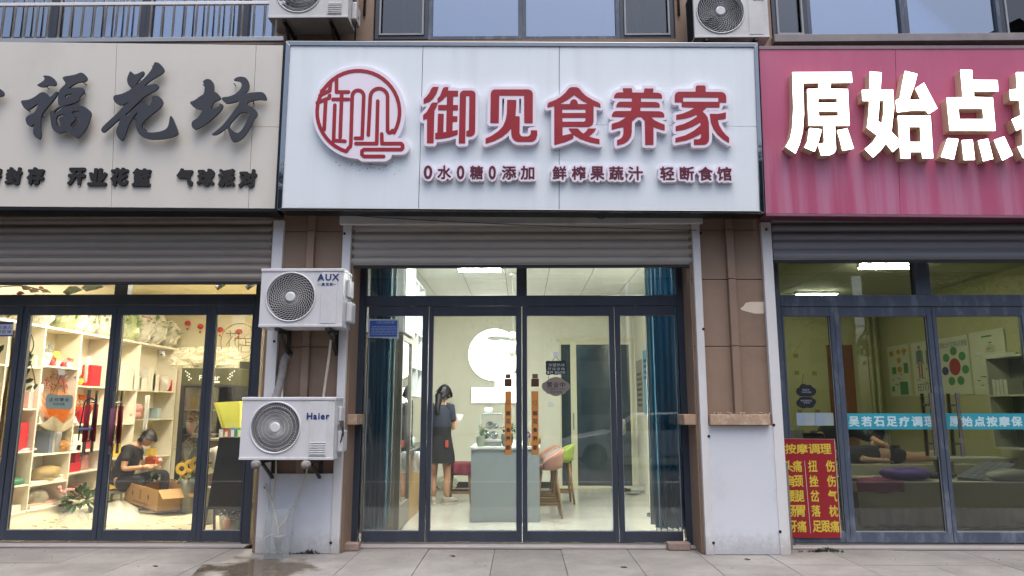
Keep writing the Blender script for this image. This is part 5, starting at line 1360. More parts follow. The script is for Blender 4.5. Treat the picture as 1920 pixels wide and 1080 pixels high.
def potted(label, x, y, z, pr, ph, pm, n, h_, ml, seed, spread=0.1, name='potted_plant', L=0.05):
    r = random.Random(seed); t = thing(name, label, 'plant', (x, y, z))
    MB().lathe([(pr * 0.72, 0.0), (pr * 0.95, ph * 0.3), (pr, ph * 0.75), (pr * 0.92, ph), (pr * 0.8, ph), (pr * 0.78, ph * 0.85), (0, ph * 0.85)], (x, y, z + 0.001), 18).build('pot', pm, t, smooth=True)
    m = MB(); st = MB()
    for i in range(n):
        d = rdir(r, 0.15); e = Vector((x, y, z + ph * 0.8)) + Vector((d.x * spread, d.y * spread, d.z * h_ * r.uniform(.5, 1)))
        st.tube(spline([(x + d.x * .01, y + d.y * .01, z + ph * 0.8), (Vector((x, y, z + ph)) + e) / 2 + Vector((0, 0, .02)), e], 3), 0.0025, 4)
        for k in range(5): leaf(m, e + rdir(r) * 0.02, rdir(r, -0.4), L * r.uniform(.6, 1.1), L * 0.45)
    o = st.build('stem', ml, t); o['kind'] = 'stuff'; o = m.build('foliage', ml, t); o['kind'] = 'stuff'
    return t
M_potg = mat('sage_pot', '#7f8878', 0.5, var=0.1); M_potd = mat('dark_glass_pot', '#4f5a52', 0.25, var=0.15)
potted('sprig of small leaves in a sage green pot on the counter edge', px_x(901, 8.97), 8.98, kz, 0.055, 0.13, M_potg, 7, 0.16, M_leafg, 3, 0.06)
potted('leafy plant in a round dark pot beside the juice machine', px_x(951, 9.0), 9.02, kz, 0.075, 0.15, M_potd, 16, 0.20, M_leafd, 4, 0.10)
potted('pot of mauve flowers at the stool end of the counter', px_x(993, 9.1), 9.12, kz, 0.05, 0.11, mat('tan_pot', '#9b8568', 0.6), 9, 0.15, mat('mauve_flower', '#8f7590', 0.6, var=0.3, scale=20), 5, 0.05)
MB_ = MB().lathe([(0.04, 0), (0.045, 0.10), (0.04, 0.102), (0.0, 0.102)], (px_x(1009, 9.6), 9.7, kz + .001), 16)
tag(MB_.build('canister', mat('amber_jar', '#8a7a52', 0.3), loc=(px_x(1009, 9.6), 9.7, kz), smooth=True), 'small amber jar at the far end of the island counter', 'jar')
# pendant lamps on one cord
t = thing('pendant_lamp', 'pair of white petal shaped pendant lamps on one cord by the door mullion', 'pendant lamp', (PX(961, 600, 9.7), 9.7, 2.0))
px_, yz = PX(961, 600, 9.7), 9.7
MB().lathe([(0.045, -0.03), (0.045, 0.0)], (px_, yz, CZ - 0.0015), 16).build('ceiling_rose', M_white, t)
MB().tube([(px_, yz, CZ - 0.03), (px_, yz, at(961, 668, 9.7).z)], 0.004, 6).build('cord', mat('grey_cord', '#70726d', 0.6), t)
for y0, y1, rr in ((622, 640, 0.062), (646, 668, 0.05)):
    z0, z1 = at(961, y1, 9.7).z, at(961, y0, 9.7).z
    m = MB()
    def fn(u, v, z0=z0, z1=z1, rr=rr):
        a = 2 * math.pi * u; k = 1 + 0.16 * math.cos(5 * a)
        return (px_ + rr * 1.3 * math.sin(math.pi * (0.12 + 0.8 * v)) * k * math.cos(a), yz + rr * 1.3 * math.sin(math.pi * (0.12 + 0.8 * v)) * k * math.sin(a), z0 + (z1 - z0) * v)
    m.grid(fn, 30, 8, True).build('shade', mat('petal_shade', '#d9dccf', 0.5), t, smooth=True)

# tall drinks cooler, wall cupboard, shelves and sink along the left wall
M_taupe = mat('taupe_panel', '#8d8678', 0.45, var=0.06)
XF = at(752, 800, 8.12).x; y0, y1 = 8.12, 8.84; zt = at(752, 627, 8.12).z
t = thing('drinks_cooler', 'tall taupe drinks cooler with bright lit glass door', 'cooler', ((CX0 + XF) / 2, (y0 + y1) / 2, ZF))
MB().box(CX0 + 0.02, XF - 0.06, y0, y1, ZF, zt).build('cabinet', M_taupe, t, bevel=0.005)
f = MB()
for q in ((y0, y0 + 0.05, ZF + 0.02, zt), (y1 - 0.06, y1, ZF + 0.02, zt), (y0 + 0.0505, y1 - 0.0605, ZF + 0.02, ZF + 0.28), (y0 + .0505, y1 - .0605, zt - 0.06, zt)):
    f.box(XF - 0.059, XF, q[0], q[1], q[2], q[3])
d_ = f.build('door', mat('cooler_door_frame', '#7b766b', 0.4, metal=0.2), t, bevel=0.003)
MB().box(XF - 0.03, XF - 0.02, y0 + 0.048, y1 - 0.058, ZF + 0.278, zt - 0.058).build('pane', M_glass, d_)
MB().box(XF - 0.0585, XF - 0.05, y0 + 0.06, y1 - 0.07, 1.05, zt - 0.09).build('light_panel', emit('cooler_light', '#f7fbff', 6.0), d_)
MB().box(XF - 0.0585, XF - 0.05, y0 + 0.06, y1 - 0.07, ZF + 0.3, 1.045).build('inner_wall', mat('cooler_inner', '#8e938f', 0.3), d_)
MB().bar((XF + 0.02, y1 - 0.045, 0.9), (XF + 0.02, y1 - 0.045, 1.45), 0.02, 0.02).build('door_handle', M_steel, d_, bevel=0.003)
z0 = zt + 0.03
t = thing('wall_cupboard', 'white wall cupboard above the drinks cooler', 'cupboard', ((CX0 + XF) / 2, 8.5, z0))
MB().box(CX0 + 0.01, XF, y0, y1 + 0.02, z0, CZ - 0.05).build('carcass', M_white, t, bevel=0.004)
for k in range(2): MB().box(XF + 0.001, XF + 0.018, y0 + 0.003 + k * 0.37, y0 + 0.365 + k * 0.37, z0 + 0.003, CZ - 0.055).build('cupboard_door', mat('gloss_white', '#d8dad6', 0.15, var=0.02), t, bevel=0.002)
YSH0, YSH1 = 8.87, 10.0
t = thing('open_shelves', 'white and wood open shelves with yellow boxes next to the cooler', 'shelf', ((CX0 + XF) / 2, 9.4, 1.4))
M_wood = mat('pale_wood', '#b3925f', 0.5, var=0.12, scale=5, stretch=(1, 6, 1))
MB().box(CX0 + 0.01, CX0 + 0.03, YSH0, YSH1, 1.5, 3.0).build('back_board', M_wood, t)
zs = [1.50, 1.86, 2.32, 2.75, 3.0]
for z in zs: MB().box(CX0 + 0.031, XF - 0.02, YSH0, YSH1, z, z + 0.02).build('shelf_board', M_white, t, bevel=0.002)
for y in (YSH0 - 0.021, 9.40, YSH1 + 0.001): MB().box(CX0 + 0.031, XF - 0.018, y, y + 0.02, 1.5, 3.02).build('upright', M_white, t, bevel=0.002)
M_yel = mat('yellow_card', '#d3ad3c', 0.5, var=0.08)
for k in range(2):
    o = MB().box(XF - 0.26, XF - 0.08, 9.0 + k * 0.13, 9.11 + k * 0.13, 1.881, 2.08 - 0.02 * k).build('carton', M_yel, loc=(XF - 0.2, 9.05, 1.88), bevel=0.004); tag(o, 'yellow carton standing on the wooden wall shelf', 'carton', 'yellow cartons on the wall shelf')
for k in range(4):
    x, y = XF - 0.15, 8.97 + k * 0.08
    o = MB().lathe([(0.03, 0), (0.03, 0.17), (0.014, 0.22), (0.014, 0.26), (0, 0.26)], (x, y, 1.521), 10).build('bottle', mat('white_bottle', '#c9cdca', 0.3), loc=(x, y, 1.52), smooth=True); tag(o, 'slim white bottle on the lower wall shelf', 'bottle', 'white bottles on the wall shelf')
t = thing('sink_unit', 'wooden sink unit with curved steel tap past the cooler', 'sink unit', ((CX0 + XF) / 2, 9.6, ZF))
MB().box(CX0 + 0.01, XF - 0.02, 8.9, 11.2, ZF, 0.80).build('base', M_wood, t, bevel=0.004)
MB().box(CX0 + 0.01, XF, 8.88, 11.22, 0.801, 0.84).build('worktop', mat('dark_worktop', '#4b4d4c', 0.25), t, bevel=0.004)
MB().tube(spline([(XF - 0.3, 9.3, 0.84), (XF - 0.3, 9.3, 1.15), (XF - 0.25, 9.3, 1.28), (XF - 0.12, 9.3, 1.22), (XF - 0.08, 9.3, 1.10)], 5), 0.014, 8).build('tap', M_steel, t, smooth=True)
for k in range(4):
    o = MB().lathe([(0.035, 0), (0.04, 0.13), (0.038, 0.13), (0, 0.125)], (XF - 0.12 - 0.05 * (k % 2), 9.55 + k * 0.12, 0.841), 10).build('jar', mat('clear_jar', '#b5bab3', 0.2), loc=(XF - 0.12, 9.55 + k * .12, .84), smooth=True); tag(o, 'pale jar lined up on the sink worktop', 'jar', 'jars on the sink worktop')
o = crumple((XF + 0.06, 9.05, 0.70), 0.07, 0.10, 0.13, rnd).build('plastic_bag', film('white_bag_film', '#c9ccca', 0.5, 0.3), loc=(XF + 0.06, 9.05, 0.6), smooth=True); tag(o, 'thin white plastic bag hanging from the sink worktop', 'bag')

# bar stools
def bar_stool(label, x, y, m_seat, rz, z=0.62, k_=0.80):
    t = thing('bar_stool', label, 'bar stool', (x, y, ZF), 'bar stools along the island counter')
    parts = []
    def P(q): v = Matrix.Rotation(rz, 3, 'Z') @ Vector((q[0] * k_, q[1] * k_, q[2])); return Vector((x + v.x, y + v.y, ZF + v.z))
    m = MB()
    m.lathe([(0.0, z - 0.045), (0.12, z - 0.045), (0.155, z - 0.02), (0.16, z), (0.148, z + 0.02), (0.08, z + 0.028), (0, z + 0.028)], (x, y, ZF), 20).build('seat', m_seat, t, smooth=True)
    def fn(u, v):          # curved low back, shell shaped, open towards local -X
        a = math.radians(-115 + 230 * u); h_ = 0.20 * (math.sin(math.pi * u) ** 0.6)
        r_ = 0.205 + 0.03 * v
        return P((r_ * math.cos(a), r_ * math.sin(a), z - 0.02 + (h_ + 0.03) * v))
    MB().grid(fn, 22, 5).build('backrest', m_seat, t, smooth=True, solid=0.028)
    for sx, sy in ((1, 1), (1, -1), (-1, 1), (-1, -1)):
        MB().tube([P((sx * 0.12, sy * 0.12, z - 0.05)), P((sx * 0.20, sy * 0.20, 0.0))], [0.022, 0.014], 8).build('leg', M_stoolwood, t, smooth=True)
    for a, b in (((1, 1), (1, -1)), ((1, -1), (-1, -1)), ((-1, -1), (-1, 1)), ((-1, 1), (1, 1))):
        MB().bar(P((a[0] * 0.178, a[1] * 0.178, 0.17)), P((b[0] * 0.178, b[1] * 0.178, 0.17)), 0.018, 0.03).build('stretcher', M_stoolwood, t)
    return t
M_stoolwood = mat('stool_wood', '#7d6241', 0.45, var=0.18, scale=6, stretch=(4, 4, 0.6))
M_pink = mat('dusty_pink_fabric', '#a3796b', 0.85, var=0.1, scale=12); M_gry = mat('grey_fabric', '#85807c', 0.85, var=0.1, scale=12)
M_org = mat('terracotta_fabric', '#a9795e', 0.85, var=0.1, scale=12); M_lime = mat('lime_fabric', '#93a548', 0.8, var=0.1, scale=12)
bar_stool('dusty pink bar stool tucked at the near end of the island counter', 0.335, 9.30, M_pink, 0.0)
bar_stool('grey bar stool between two pinkish stools at the counter', 0.335, 9.84, M_gry, 0.0)
bar_stool('terracotta bar stool furthest along the counter side', 0.335, 10.38, M_org, 0.15)
bar_stool('lime green bar stool standing out from the counter row', 0.57, 10.62, M_lime, 0.1)
# round stool under a dark red cloth
c = ground(862, 945); t = thing('cloth_covered_stool', 'wooden stool draped with a dark red cloth beside the standing person', 'stool', (c.x, c.y + .15, ZF))
x, y = c.x, c.y + 0.12; zt = at(862, 868, y).z
for sx, sy in ((1, 1), (1, -1), (-1, 1), (-1, -1)):
    MB().bar((x + sx * 0.12, y + sy * 0.12, zt - 0.03), (x + sx * 0.165, y + sy * 0.165, ZF), 0.036, 0.036).build('leg', M_stoolwood, t, bevel=0.004)
for a, b in (((1, 1), (1, -1)), ((1, -1), (-1, -1)), ((-1, -1), (-1, 1)), ((-1, 1), (1, 1))):
    for zz, k in ((0.16, 0.155), (0.42, 0.137)): MB().bar((x + a[0] * k, y + a[1] * k, zz), (x + b[0] * k, y + b[1] * k, zz), 0.022, 0.035).build('stretcher', M_stoolwood, t)
def fn(u, v):
    a = 2 * math.pi * u; r_ = (0.02 + 0.17 * min(1, v / 0.5)) if v < 0.5 else 0.19 + (v - 0.5) * 0.10 + 0.022 * (v - .5) * 2 * math.sin(9 * a)
    return (x + r_ * math.cos(a), y + r_ * math.sin(a), zt + 0.012 - (0 if v < 0.5 else (v - 0.5) * 2 * (0.15 + 0.02 * math.sin(4 * a))))
MB().grid(fn, 54, 9, True).build('cloth', mat('dark_red_cloth', '#6b2330', 0.85, var=0.2, scale=14), t, smooth=True)
o = crumple((at(838, 910, 12.3).x, 12.35, 0.12), 0.17, 0.12, 0.12, rnd).build('plastic_bag', film('pale_bag_film', '#c4c6b0', 0.55, 0.3), loc=(at(838, 910, 12.3).x, 12.35, ZF), smooth=True); tag(o, 'pale crumpled bag on the floor against the rear wall', 'bag')

# curtains with fringe inside the door glass
M_teal = mat('teal_curtain', '#4790ac', 0.5, var=0.15, scale=3, stretch=(5, 1, 0.3), sheen=0.3)
def translucent(m, hexc, amt):
    nt = m.node_tree; N, K = nt.nodes, nt.links; tl = N.new('ShaderNodeBsdfTranslucent'); tl.inputs['Color'].default_value = lin(hexc) + (1,); mx = N.new('ShaderNodeMixShader'); mx.inputs[0].default_value = amt
    K.new(N['Principled BSDF'].outputs[0], mx.inputs[1]); K.new(tl.outputs[0], mx.inputs[2]); K.new(mx.outputs[0], N['Material Output'].inputs['Surface'])
translucent(M_teal, '#3f8aa5', 0.38)
M_liner = mat('grey_liner', '#9aa3a0', 0.85, var=0.06)
def tied_curtain(label, p0, p1, liner):
    yc_ = CY0 + 0.08
    x0, x1 = PX(p0, 900, yc_), PX(p1, 900, yc_); zb = at(p0, 990, yc_).z
    t = thing('curtain', label, 'curtain', ((x0 + x1) / 2, yc_, zb))
    drape('panel', x0, x1, yc_, zb, 3.0, M_teal, t, 5, amp=0.045, n=90)
    fr_ = MB()
    for i in range(46):
        x = x0 + (x1 - x0) * i / 45; y = yc_ + 0.03 * math.sin(i / 45 * 5 * 2 * math.pi)
        fr_.tube([(x, y, zb), (x + rnd.uniform(-.004, .004), y, zb - 0.075 - rnd.uniform(0, .02))], 0.0022, 4)
    o = fr_.build('fringe', mat('grey_fringe', '#a5aeb0', 0.8), t); o['kind'] = 'stuff'
    if liner:
        xa_, xb_ = PX(liner[0], 900, yc_ + .06), PX(liner[1], 900, yc_ + .06)
        drape('liner', xa_, xb_, yc_ + 0.09, zb + 0.02, 3.0, M_liner, t, 2, amp=0.012, n=24)
tied_curtain('teal curtain with fringed hem at the left side of the middle shop window', 681, 726, (725, 732))
tied_curtain('teal curtain with fringed hem at the right side of the middle shop window', 1227, 1280, (1219, 1228))
# posters and roll-up banner along the right wall
M_ink = mat('black_ink', '#22252a', 0.7)
def wall_poster(label, ya, yb, z0, z1, m, lines=None, X=CX1, ink=M_ink):
    t = thing('poster', label, 'poster', (X, (ya + yb) / 2, z0))
    MB().box(X - 0.008, X - 0.001, ya, yb, z0, z1).build('sheet', m, t)
    if lines:
        m_ = MB()
        for (v0, v1, a, b) in lines: m_.box(X - 0.0095, X - 0.0082, ya + (yb - ya) * (1 - a), ya + (yb - ya) * (1 - b), z0 + (z1 - z0) * v0, z0 + (z1 - z0) * v1)
        m_.build('print', ink, t)
rl = random.Random(2)
def rows(n, v0, v1, a0=.12, a1=.88):
    out = []
    for i in range(n):
        v = v0 + (v1 - v0) * i / n; a = a0 + rl.uniform(0, .12)
        while a < a1 - .05:
            w_ = rl.uniform(.05, .16); out.append((v, v + (v1 - v0) / n * .5, a, min(a1, a + w_))); a += w_ + rl.uniform(.03, .08)
    return out
yp = lambda px: CX1 / ((px - 978) / F)          # depth along the right wall for an image column
wall_poster('grey poster with lines of dark text nearest the rear corner of the right wall', yp(1203.5), yp(1192), 1.30, 2.16, mat('grey_poster', '#98958a', 0.6, var=0.05), rows(7, .1, .8))
wall_poster('sky blue poster with meadow grass on the right wall of the middle shop', yp(1219), yp(1205), 1.25, 2.28, mat('blue_poster', '#6ea3bd', 0.5, var=0.12, scale=2), rows(4, .55, .9))
wall_poster('pale green poster beside the curtain on the right wall', yp(1233), yp(1221), 1.4, 2.35, mat('green_poster', '#a9b8a2', 0.5, var=0.12, scale=3))
wall_poster('framed dark picture low on the right wall near the yard door', yp(1188), yp(1178), 1.12, 1.72, mat('dark_picture', '#4b4d47', 0.4, var=0.2, scale=6))
t = thing('rollup_banner', 'white roll-up banner with black writing leaning by the right wall', 'banner', (1.83, 9.4, ZF))
p_ = [(1.60, 9.3, 0.06), (1.92, 9.95, 0.06), (1.94, 9.97, 1.95), (1.62, 9.32, 1.95)]
MB().prism(p_, (-0.003, 0.002, 0)).build('sheet', mat('banner_white', '#cfd0c2', 0.5, var=0.03), t)
m_ = MB()
for i in range(11):
    z = 0.35 + i * 0.125; u0, u1 = 0.25 + rl.uniform(0, .1), 0.7 + rl.uniform(-.1, .1)
    if i in (6, 7): continue
    a, b = [Vector(p_[0]).lerp(Vector(p_[1]), u) for u in (u0, u1)]
    m_.poly([(a.x - 0.004, a.y + 0.003, z), (b.x - 0.004, b.y + 0.003, z), (b.x - 0.004, b.y + 0.003, z + 0.05), (a.x - 0.004, a.y + 0.003, z + 0.05)])
m_.build('print', M_ink, t)
MB().box(1.72, 1.80, 9.25, 10.0, ZF, ZF + 0.05, Matrix.Rotation(-0.46, 3, 'Z')).build('base', M_steel, t, bevel=0.01)
# floor fan by the yard door
fx, fy = ground(1147, 906).x, 12.2
t = thing('pedestal_fan', 'white pedestal fan standing by the dark yard door', 'fan', (fx, fy, ZF))
MB().lathe([(0.17, 0), (0.17, 0.02), (0.05, 0.05), (0, 0.05)], (fx, fy, ZF), 20).build('base', M_black, t, smooth=True)
MB().tube([(fx, fy, 0.05), (fx, fy, 1.0)], 0.016, 8).build('pole', M_black, t)
MB().lathe([(0, -0.06), (0.12, -0.05), (0.14, 0.0), (0.12, 0.05), (0, 0.06)], (fx + 0.02, fy - 0.05, 1.05), 24, 'X').build('fan_cage', mat('fan_white', '#8b8b80', 0.45), t, smooth=True)
o = MB().lathe([(0.0, 0), (0.13, 0), (0.13, 0.06), (0.1, 0.09), (0, 0.09)], (ground(1172, 905).x, 12.1, ZF), 20).build('robot_vacuum', mat('dusty_white', '#a2a49c', 0.4), loc=(ground(1172, 905).x, 12.1, ZF), smooth=True); tag(o, 'low round pale floor cleaner beside the pedestal fan', 'cleaner')
o = MB().lathe([(0.05, 0), (0.12, 0.03), (0.125, 0.035), (0.1, 0.035), (0, 0.02)], (ground(1186, 929).x, ground(1186, 929).y, ZF), 18).build('feeding_bowl', mat('steel_bowl', '#a5a8a0', 0.3, metal=.5), loc=(ground(1186, 929).x, ground(1186, 929).y, ZF), smooth=True); tag(o, 'shallow bowl on the floor by the white banner', 'bowl')
o = MB().box(PX(1028, 801, CY1) , PX(1040, 801, CY1), CY1 - 0.012, CY1 - 0.001, at(1030, 762, CY1).z, at(1030, 752, CY1).z).build('wall_switch', M_white, loc=(PX(1034, 757, CY1), CY1, 1.35), bevel=0.003); tag(o, 'white switch plate on the cream wall by the sliding door', 'switch')

# ------------------------------------------------------------------ things on the middle doors
leafL, leafR = cleaves[1][0], cleaves[2][0]
yg = YD + 0.012
M_handw = mat('handle_wood', '#b97c3e', 0.5, var=0.12, scale=5, stretch=(3, 3, 0.5)); M_handt = mat('handle_dark_wood', '#4a2a22', 0.5, var=0.15)
for lf_o, pxa, pxb in ((leafL, 946.5, 959), (leafR, 997, 1009.5)):
    Yh = yg - 0.035
    a, b = at(pxa, 853, Yh), at(pxb, 733, Yh)
    h_ = MB().box(a.x, b.x, Yh, Yh + 0.022, a.z, b.z).build('pull_handle', M_handw, lf_o, bevel=0.008)
    for z in (a.z + 0.1, b.z - 0.1): MB().tube([((a.x + b.x) / 2, Yh + 0.022, z), ((a.x + b.x) / 2, yg + 0.03, z)], 0.008, 6).build('standoff', M_steel, lf_o)
    c2, d2 = at(pxa - 1, 725, Yh), at(pxb + 1, 710, Yh)
    MB().box(c2.x, d2.x, Yh - 0.002, Yh + 0.016, c2.z, d2.z).build('handle_charm', M_handt, lf_o, bevel=0.004)
    c3, d3 = at(pxa + 1, 709.5, Yh), at(pxb - 1, 701, Yh)
    MB().box(c3.x, d3.x, Yh - 0.002, Yh + 0.016, c3.z, d3.z).build('handle_cap', mat('handle_cap_brown', '#5d4a38', 0.5), lf_o, bevel=0.006)
    xm = (a.x + b.x) / 2
    L = []
    for ch, yy_ in zip('御见食养家', (775, 790, 806, 822, 839)):
        s_ = 0.047; zc_ = at(952, yy_, Yh).z; L += glyph_loops(ch, xm - s_ / 2, zc_ - s_ / 2, s_, s_, 0.02)
    cc = at(952, 755, Yh).z
    L += [[(xm + 0.020 * math.cos(2 * math.pi * i / 24), cc + 0.020 * math.sin(2 * math.pi * i / 24)) for i in range(24)], [(xm + 0.0165 * math.cos(2 * math.pi * i / 24), cc + 0.0165 * math.sin(2 * math.pi * i / 24)) for i in range(24)]]
    me = loops_mesh('lettering', L, M_ink, 0.001); me.transform(Matrix.Translation((0, Yh - 0.0014, 0))); link_mesh('lettering', me, lf_o)['kind'] = 'stuff'
def flat_sign(name, label, cat, outline, Y, depth, m, texts, hang=None, zoom=1.0, off=(0, 0), smooth_it=2):
    """Small shaped plaque; outline and texts (string, x0, y0, x1, y1, material, bold) in photo pixels."""
    P = [at(x / zoom + off[0], y / zoom + off[1], Y) for x, y in chaikin(outline, smooth_it)]
    c = sum(P, Vector()) / len(P); t = thing(name, label, cat, (c.x, Y, min(p.z for p in P)))
    me = loops_mesh('plate', [[(p.x, p.z) for p in P]], m, depth); me.transform(Matrix.Translation((0, Y, 0))); link_mesh('plate', me, t)
    for (s_, x0, y0, x1, y1, mi, bold) in texts:
        x0, x1 = x0 / zoom + off[0], x1 / zoom + off[0]; y0, y1 = y0 / zoom + off[1], y1 / zoom + off[1]
        a, b = at(x0, y1, Y), at(x1, y0, Y); n = len(s_); w_ = (b.x - a.x) / n; L = []
        for i, ch in enumerate(s_):
            if ch != ' ': L += glyph_loops(ch, a.x + (i + .08) * w_, a.z, w_ * 0.84, b.z - a.z, bold, 0.03)
        me = loops_mesh('lettering', L, mi, 0.001); me.transform(Matrix.Translation((0, Y - 0.0012, 0))); link_mesh('lettering', me, t)['kind'] = 'stuff'
    if hang:
        m_ = MB()
        for a, b in hang: m_.tube([at(a[0] / zoom + off[0], a[1] / zoom + off[1], Y - .001), at(b[0] / zoom + off[0], b[1] / zoom + off[1], Y - .001)], 0.0025, 5)
        m_.build('hanging_cord', M_ink, t)
    return t
Yp = yg + 0.028                      # outside face of the pane
M_chalk = mat('chalk', '#a9b4b5', 0.9); M_slate = mat('black_slate', '#15201f', 0.6); M_taup = mat('taupe_plaque', '#7b726d', 0.55, var=0.06)
flat_sign('hook_plate', 'small square white adhesive hook on the right middle door glass', 'hook', [(400, -5), (518, -5), (518, 112), (400, 112)], Yp - 0.008, 0.006, M_white, [], zoom=10.8, off=(1000, 660), smooth_it=0)
flat_sign('chalk_plaque', 'small black scalloped plaque with chalk handwriting hanging on the door', 'plaque', [(245, 195), (290, 172), (350, 185), (455, 178), (560, 180), (620, 165), (665, 190), (660, 240), (675, 320), (665, 390), (685, 430), (660, 465), (600, 465), (540, 450), (460, 465), (380, 450), (300, 470), (250, 450), (262, 390), (250, 320), (255, 250)], Yp - 0.012, 0.006, M_slate,
          [('加盟热线', 300, 232, 640, 292, M_chalk, 0.0), ('开店咨询', 285, 315, 640, 370, M_chalk, 0.0), ('139', 280, 385, 400, 440, M_chalk, 0.0), ('8600', 430, 385, 650, 440, M_chalk, 0.0)], [((365, 200), (455, 90)), ((545, 200), (460, 90))], 10.8, (1000, 660), 1)
flat_sign('open_plaque', 'taupe curved plaque reading open for business hanging on the door', 'plaque', [(165, 690), (185, 630), (260, 600), (310, 545), (380, 520), (455, 500), (540, 520), (600, 548), (650, 590), (720, 625), (748, 690), (725, 760), (660, 805), (640, 850), (560, 860), (520, 885), (460, 895), (390, 885), (340, 855), (280, 845), (250, 810), (195, 770)], Yp - 0.012, 0.006, M_taup,
          [('营业中', 262, 605, 655, 715, M_ink, 0.012), ('欢迎光临', 340, 780, 590, 835, M_ink, 0.0), ('BUSINESS OPEN', 290, 738, 635, 760, M_ink, 0.0)], [((320, 465), (300, 545)), ((595, 465), (625, 545))], 10.8, (1000, 660), 1)
# blue notice on the left side light
M_notice = mat('blue_notice', '#2d4f93', 0.4, var=0.06); M_nborder = mat('notice_border', '#a6adb6', 0.4); M_ntxt = mat('notice_text', '#93a6cc', 0.5)
t = flat_sign('notice_board', 'blue responsibility notice with silver rim stuck on the left side light', 'notice', [(690, 598), (748, 599), (747.5, 635), (690, 633)], YD - 0.004, 0.004, M_nborder, [], smooth_it=0)
a, b = at(692.5, 631.5, YD - 0.006), at(745, 601, YD - 0.006)
MB().box(a.x, b.x, YD - 0.0056, YD - 0.0045, a.z, b.z).build('sheet', M_notice, t)
L = []
x0, x1 = PX(706, 605, YD), PX(740, 605, YD)
for i, ch in enumerate('门前三包责任制'): L += glyph_loops(ch, x0 + (x1 - x0) * i / 7, at(700, 607, YD).z, (x1 - x0) / 7 * .88, 0.024, 0.0)
for r_ in range(6):
    q = 695 + rl.uniform(0, 3)
    while q < 742:
        w_ = rl.uniform(3, 9); z0 = at(700, 613 + r_ * 2.9, YD).z; xa, xb = PX(q, 620, YD), PX(min(q + w_, 743), 620, YD); L.append([(xa, z0), (xb, z0), (xb, z0 + 0.005), (xa, z0 + 0.005)]); q += w_ + 1.2
me = loops_mesh('lettering', L, M_ntxt, 0.0006); me.transform(Matrix.Translation((0, YD - 0.0064, 0))); link_mesh('lettering', me, t)['kind'] = 'stuff'

# ================================================================== FLOWER SHOP
def onX(px, py, X):
    d = ray(px, py); t = X / d[0]; return Vector((X, d[1] * t, EYE + d[2] * t))
M_walll = mat('warm_wall', '#d8d0b4', 0.7, var=0.03, scale=1.5)
M_floorl = mat('cream_tile', '#cfc6a8', 0.3, var=0.06, scale=2)
M_ceill = mat('warm_ceiling', '#d9d0ae', 0.75, var=0.02)
LX0, LX1, LY0, LY1, LZ = -6.40, -2.25, 7.53, 12.62, 3.2
wl = room('l', LX0, LX1, LY0, LY1, LZ, M_walll, M_floorl, M_ceill, m_joint=M_joint, m_tbar=mat('warm_grid', '#b5ab8c', 0.6))
M_lampl = emit('warm_lamp', '#fff2e0', 58.0)
for i, (x, y, lb) in enumerate(((-5.2, 8.13, 'warm ceiling light nearest the flower shop door'), (-3.4, 9.33, 'warm ceiling light over the easel in the flower shop'), (-5.2, 9.33, 'warm ceiling light above the tall white shelves'), (-3.4, 11.73, 'warm ceiling light at the rear of the flower shop'))):
    ceiling_light(lb, x, x + 0.588, y, y + 0.588, LZ, M_lampl, 'ceiling lights in the flower shop')
# track spots
t = thing('track_light', 'black track with two spot heads under the flower shop ceiling', 'track light', (-3.9, 9.9, LZ))
MB().box(-4.6, -3.2, 9.95, 9.99, LZ - 0.03, LZ - 0.001).build('track', M_black, t)
for x in (-4.28, -3.85):
    MB().tube([(x, 9.97, LZ - 0.03), (x, 9.97, LZ - 0.10)], 0.01, 6).build('spot_arm', M_black, t)
    MB().tube([(x - 0.05, 9.95, LZ - 0.17), (x + 0.05, 9.97, LZ - 0.09)], 0.035, 10).build('spot_head', M_black, t, smooth=True)

# tall shelving along the left wall
XS = -6.02; XB = LX0 + 0.01
M_shelf = mat('cream_shelf', '#e0d9c6', 0.4, var=0.03)
t = thing('display_shelves', 'tall cream open shelving full of wrapped flowers and boxes', 'shelves', (XS - 0.17, 10.2, ZF))
ztop = 2.355
divs = [7.75, 8.30, 8.94, 9.69, 10.45, 11.23, 12.48]
MB().box(XB, XB + 0.012, divs[0], divs[-1], ZF + 0.11, ztop).build('back_panel', M_shelf, t)
MB().box(XB + 0.013, XS - 0.02, divs[0], divs[-1], ZF, ZF + 0.10).build('plinth', M_shelf, t)
for y in divs: MB().box(XB + 0.013, XS, y - 0.01, y + 0.01, ZF + 0.12, ztop - 0.001).build('upright', M_shelf, t, bevel=0.002)
MB().box(XB, XS + 0.01, divs[0] - 0.02, divs[-1] + 0.02, ztop, ztop + 0.03).build('top_board', M_shelf, t, bevel=0.003)
lev = {0: [0.10, 0.42, 0.80, 1.30, 1.84], 1: [0.10, 0.42, 0.82, 1.33, 1.84], 2: [0.10, 0.40, 0.765, 1.87], 3: [0.10, 0.48, 0.76, 1.12, 1.64], 4: [0.10, 0.6, 1.1, 1.62], 5: [0.10, 0.55, 1.16, 1.62]}
for k, zs_ in lev.items():
    for z in zs_: MB().box(XB + 0.013, XS - 0.004, divs[k] + 0.011, divs[k + 1] - 0.011, z, z + 0.02).build('shelf_board', M_shelf, t, bevel=0.002)
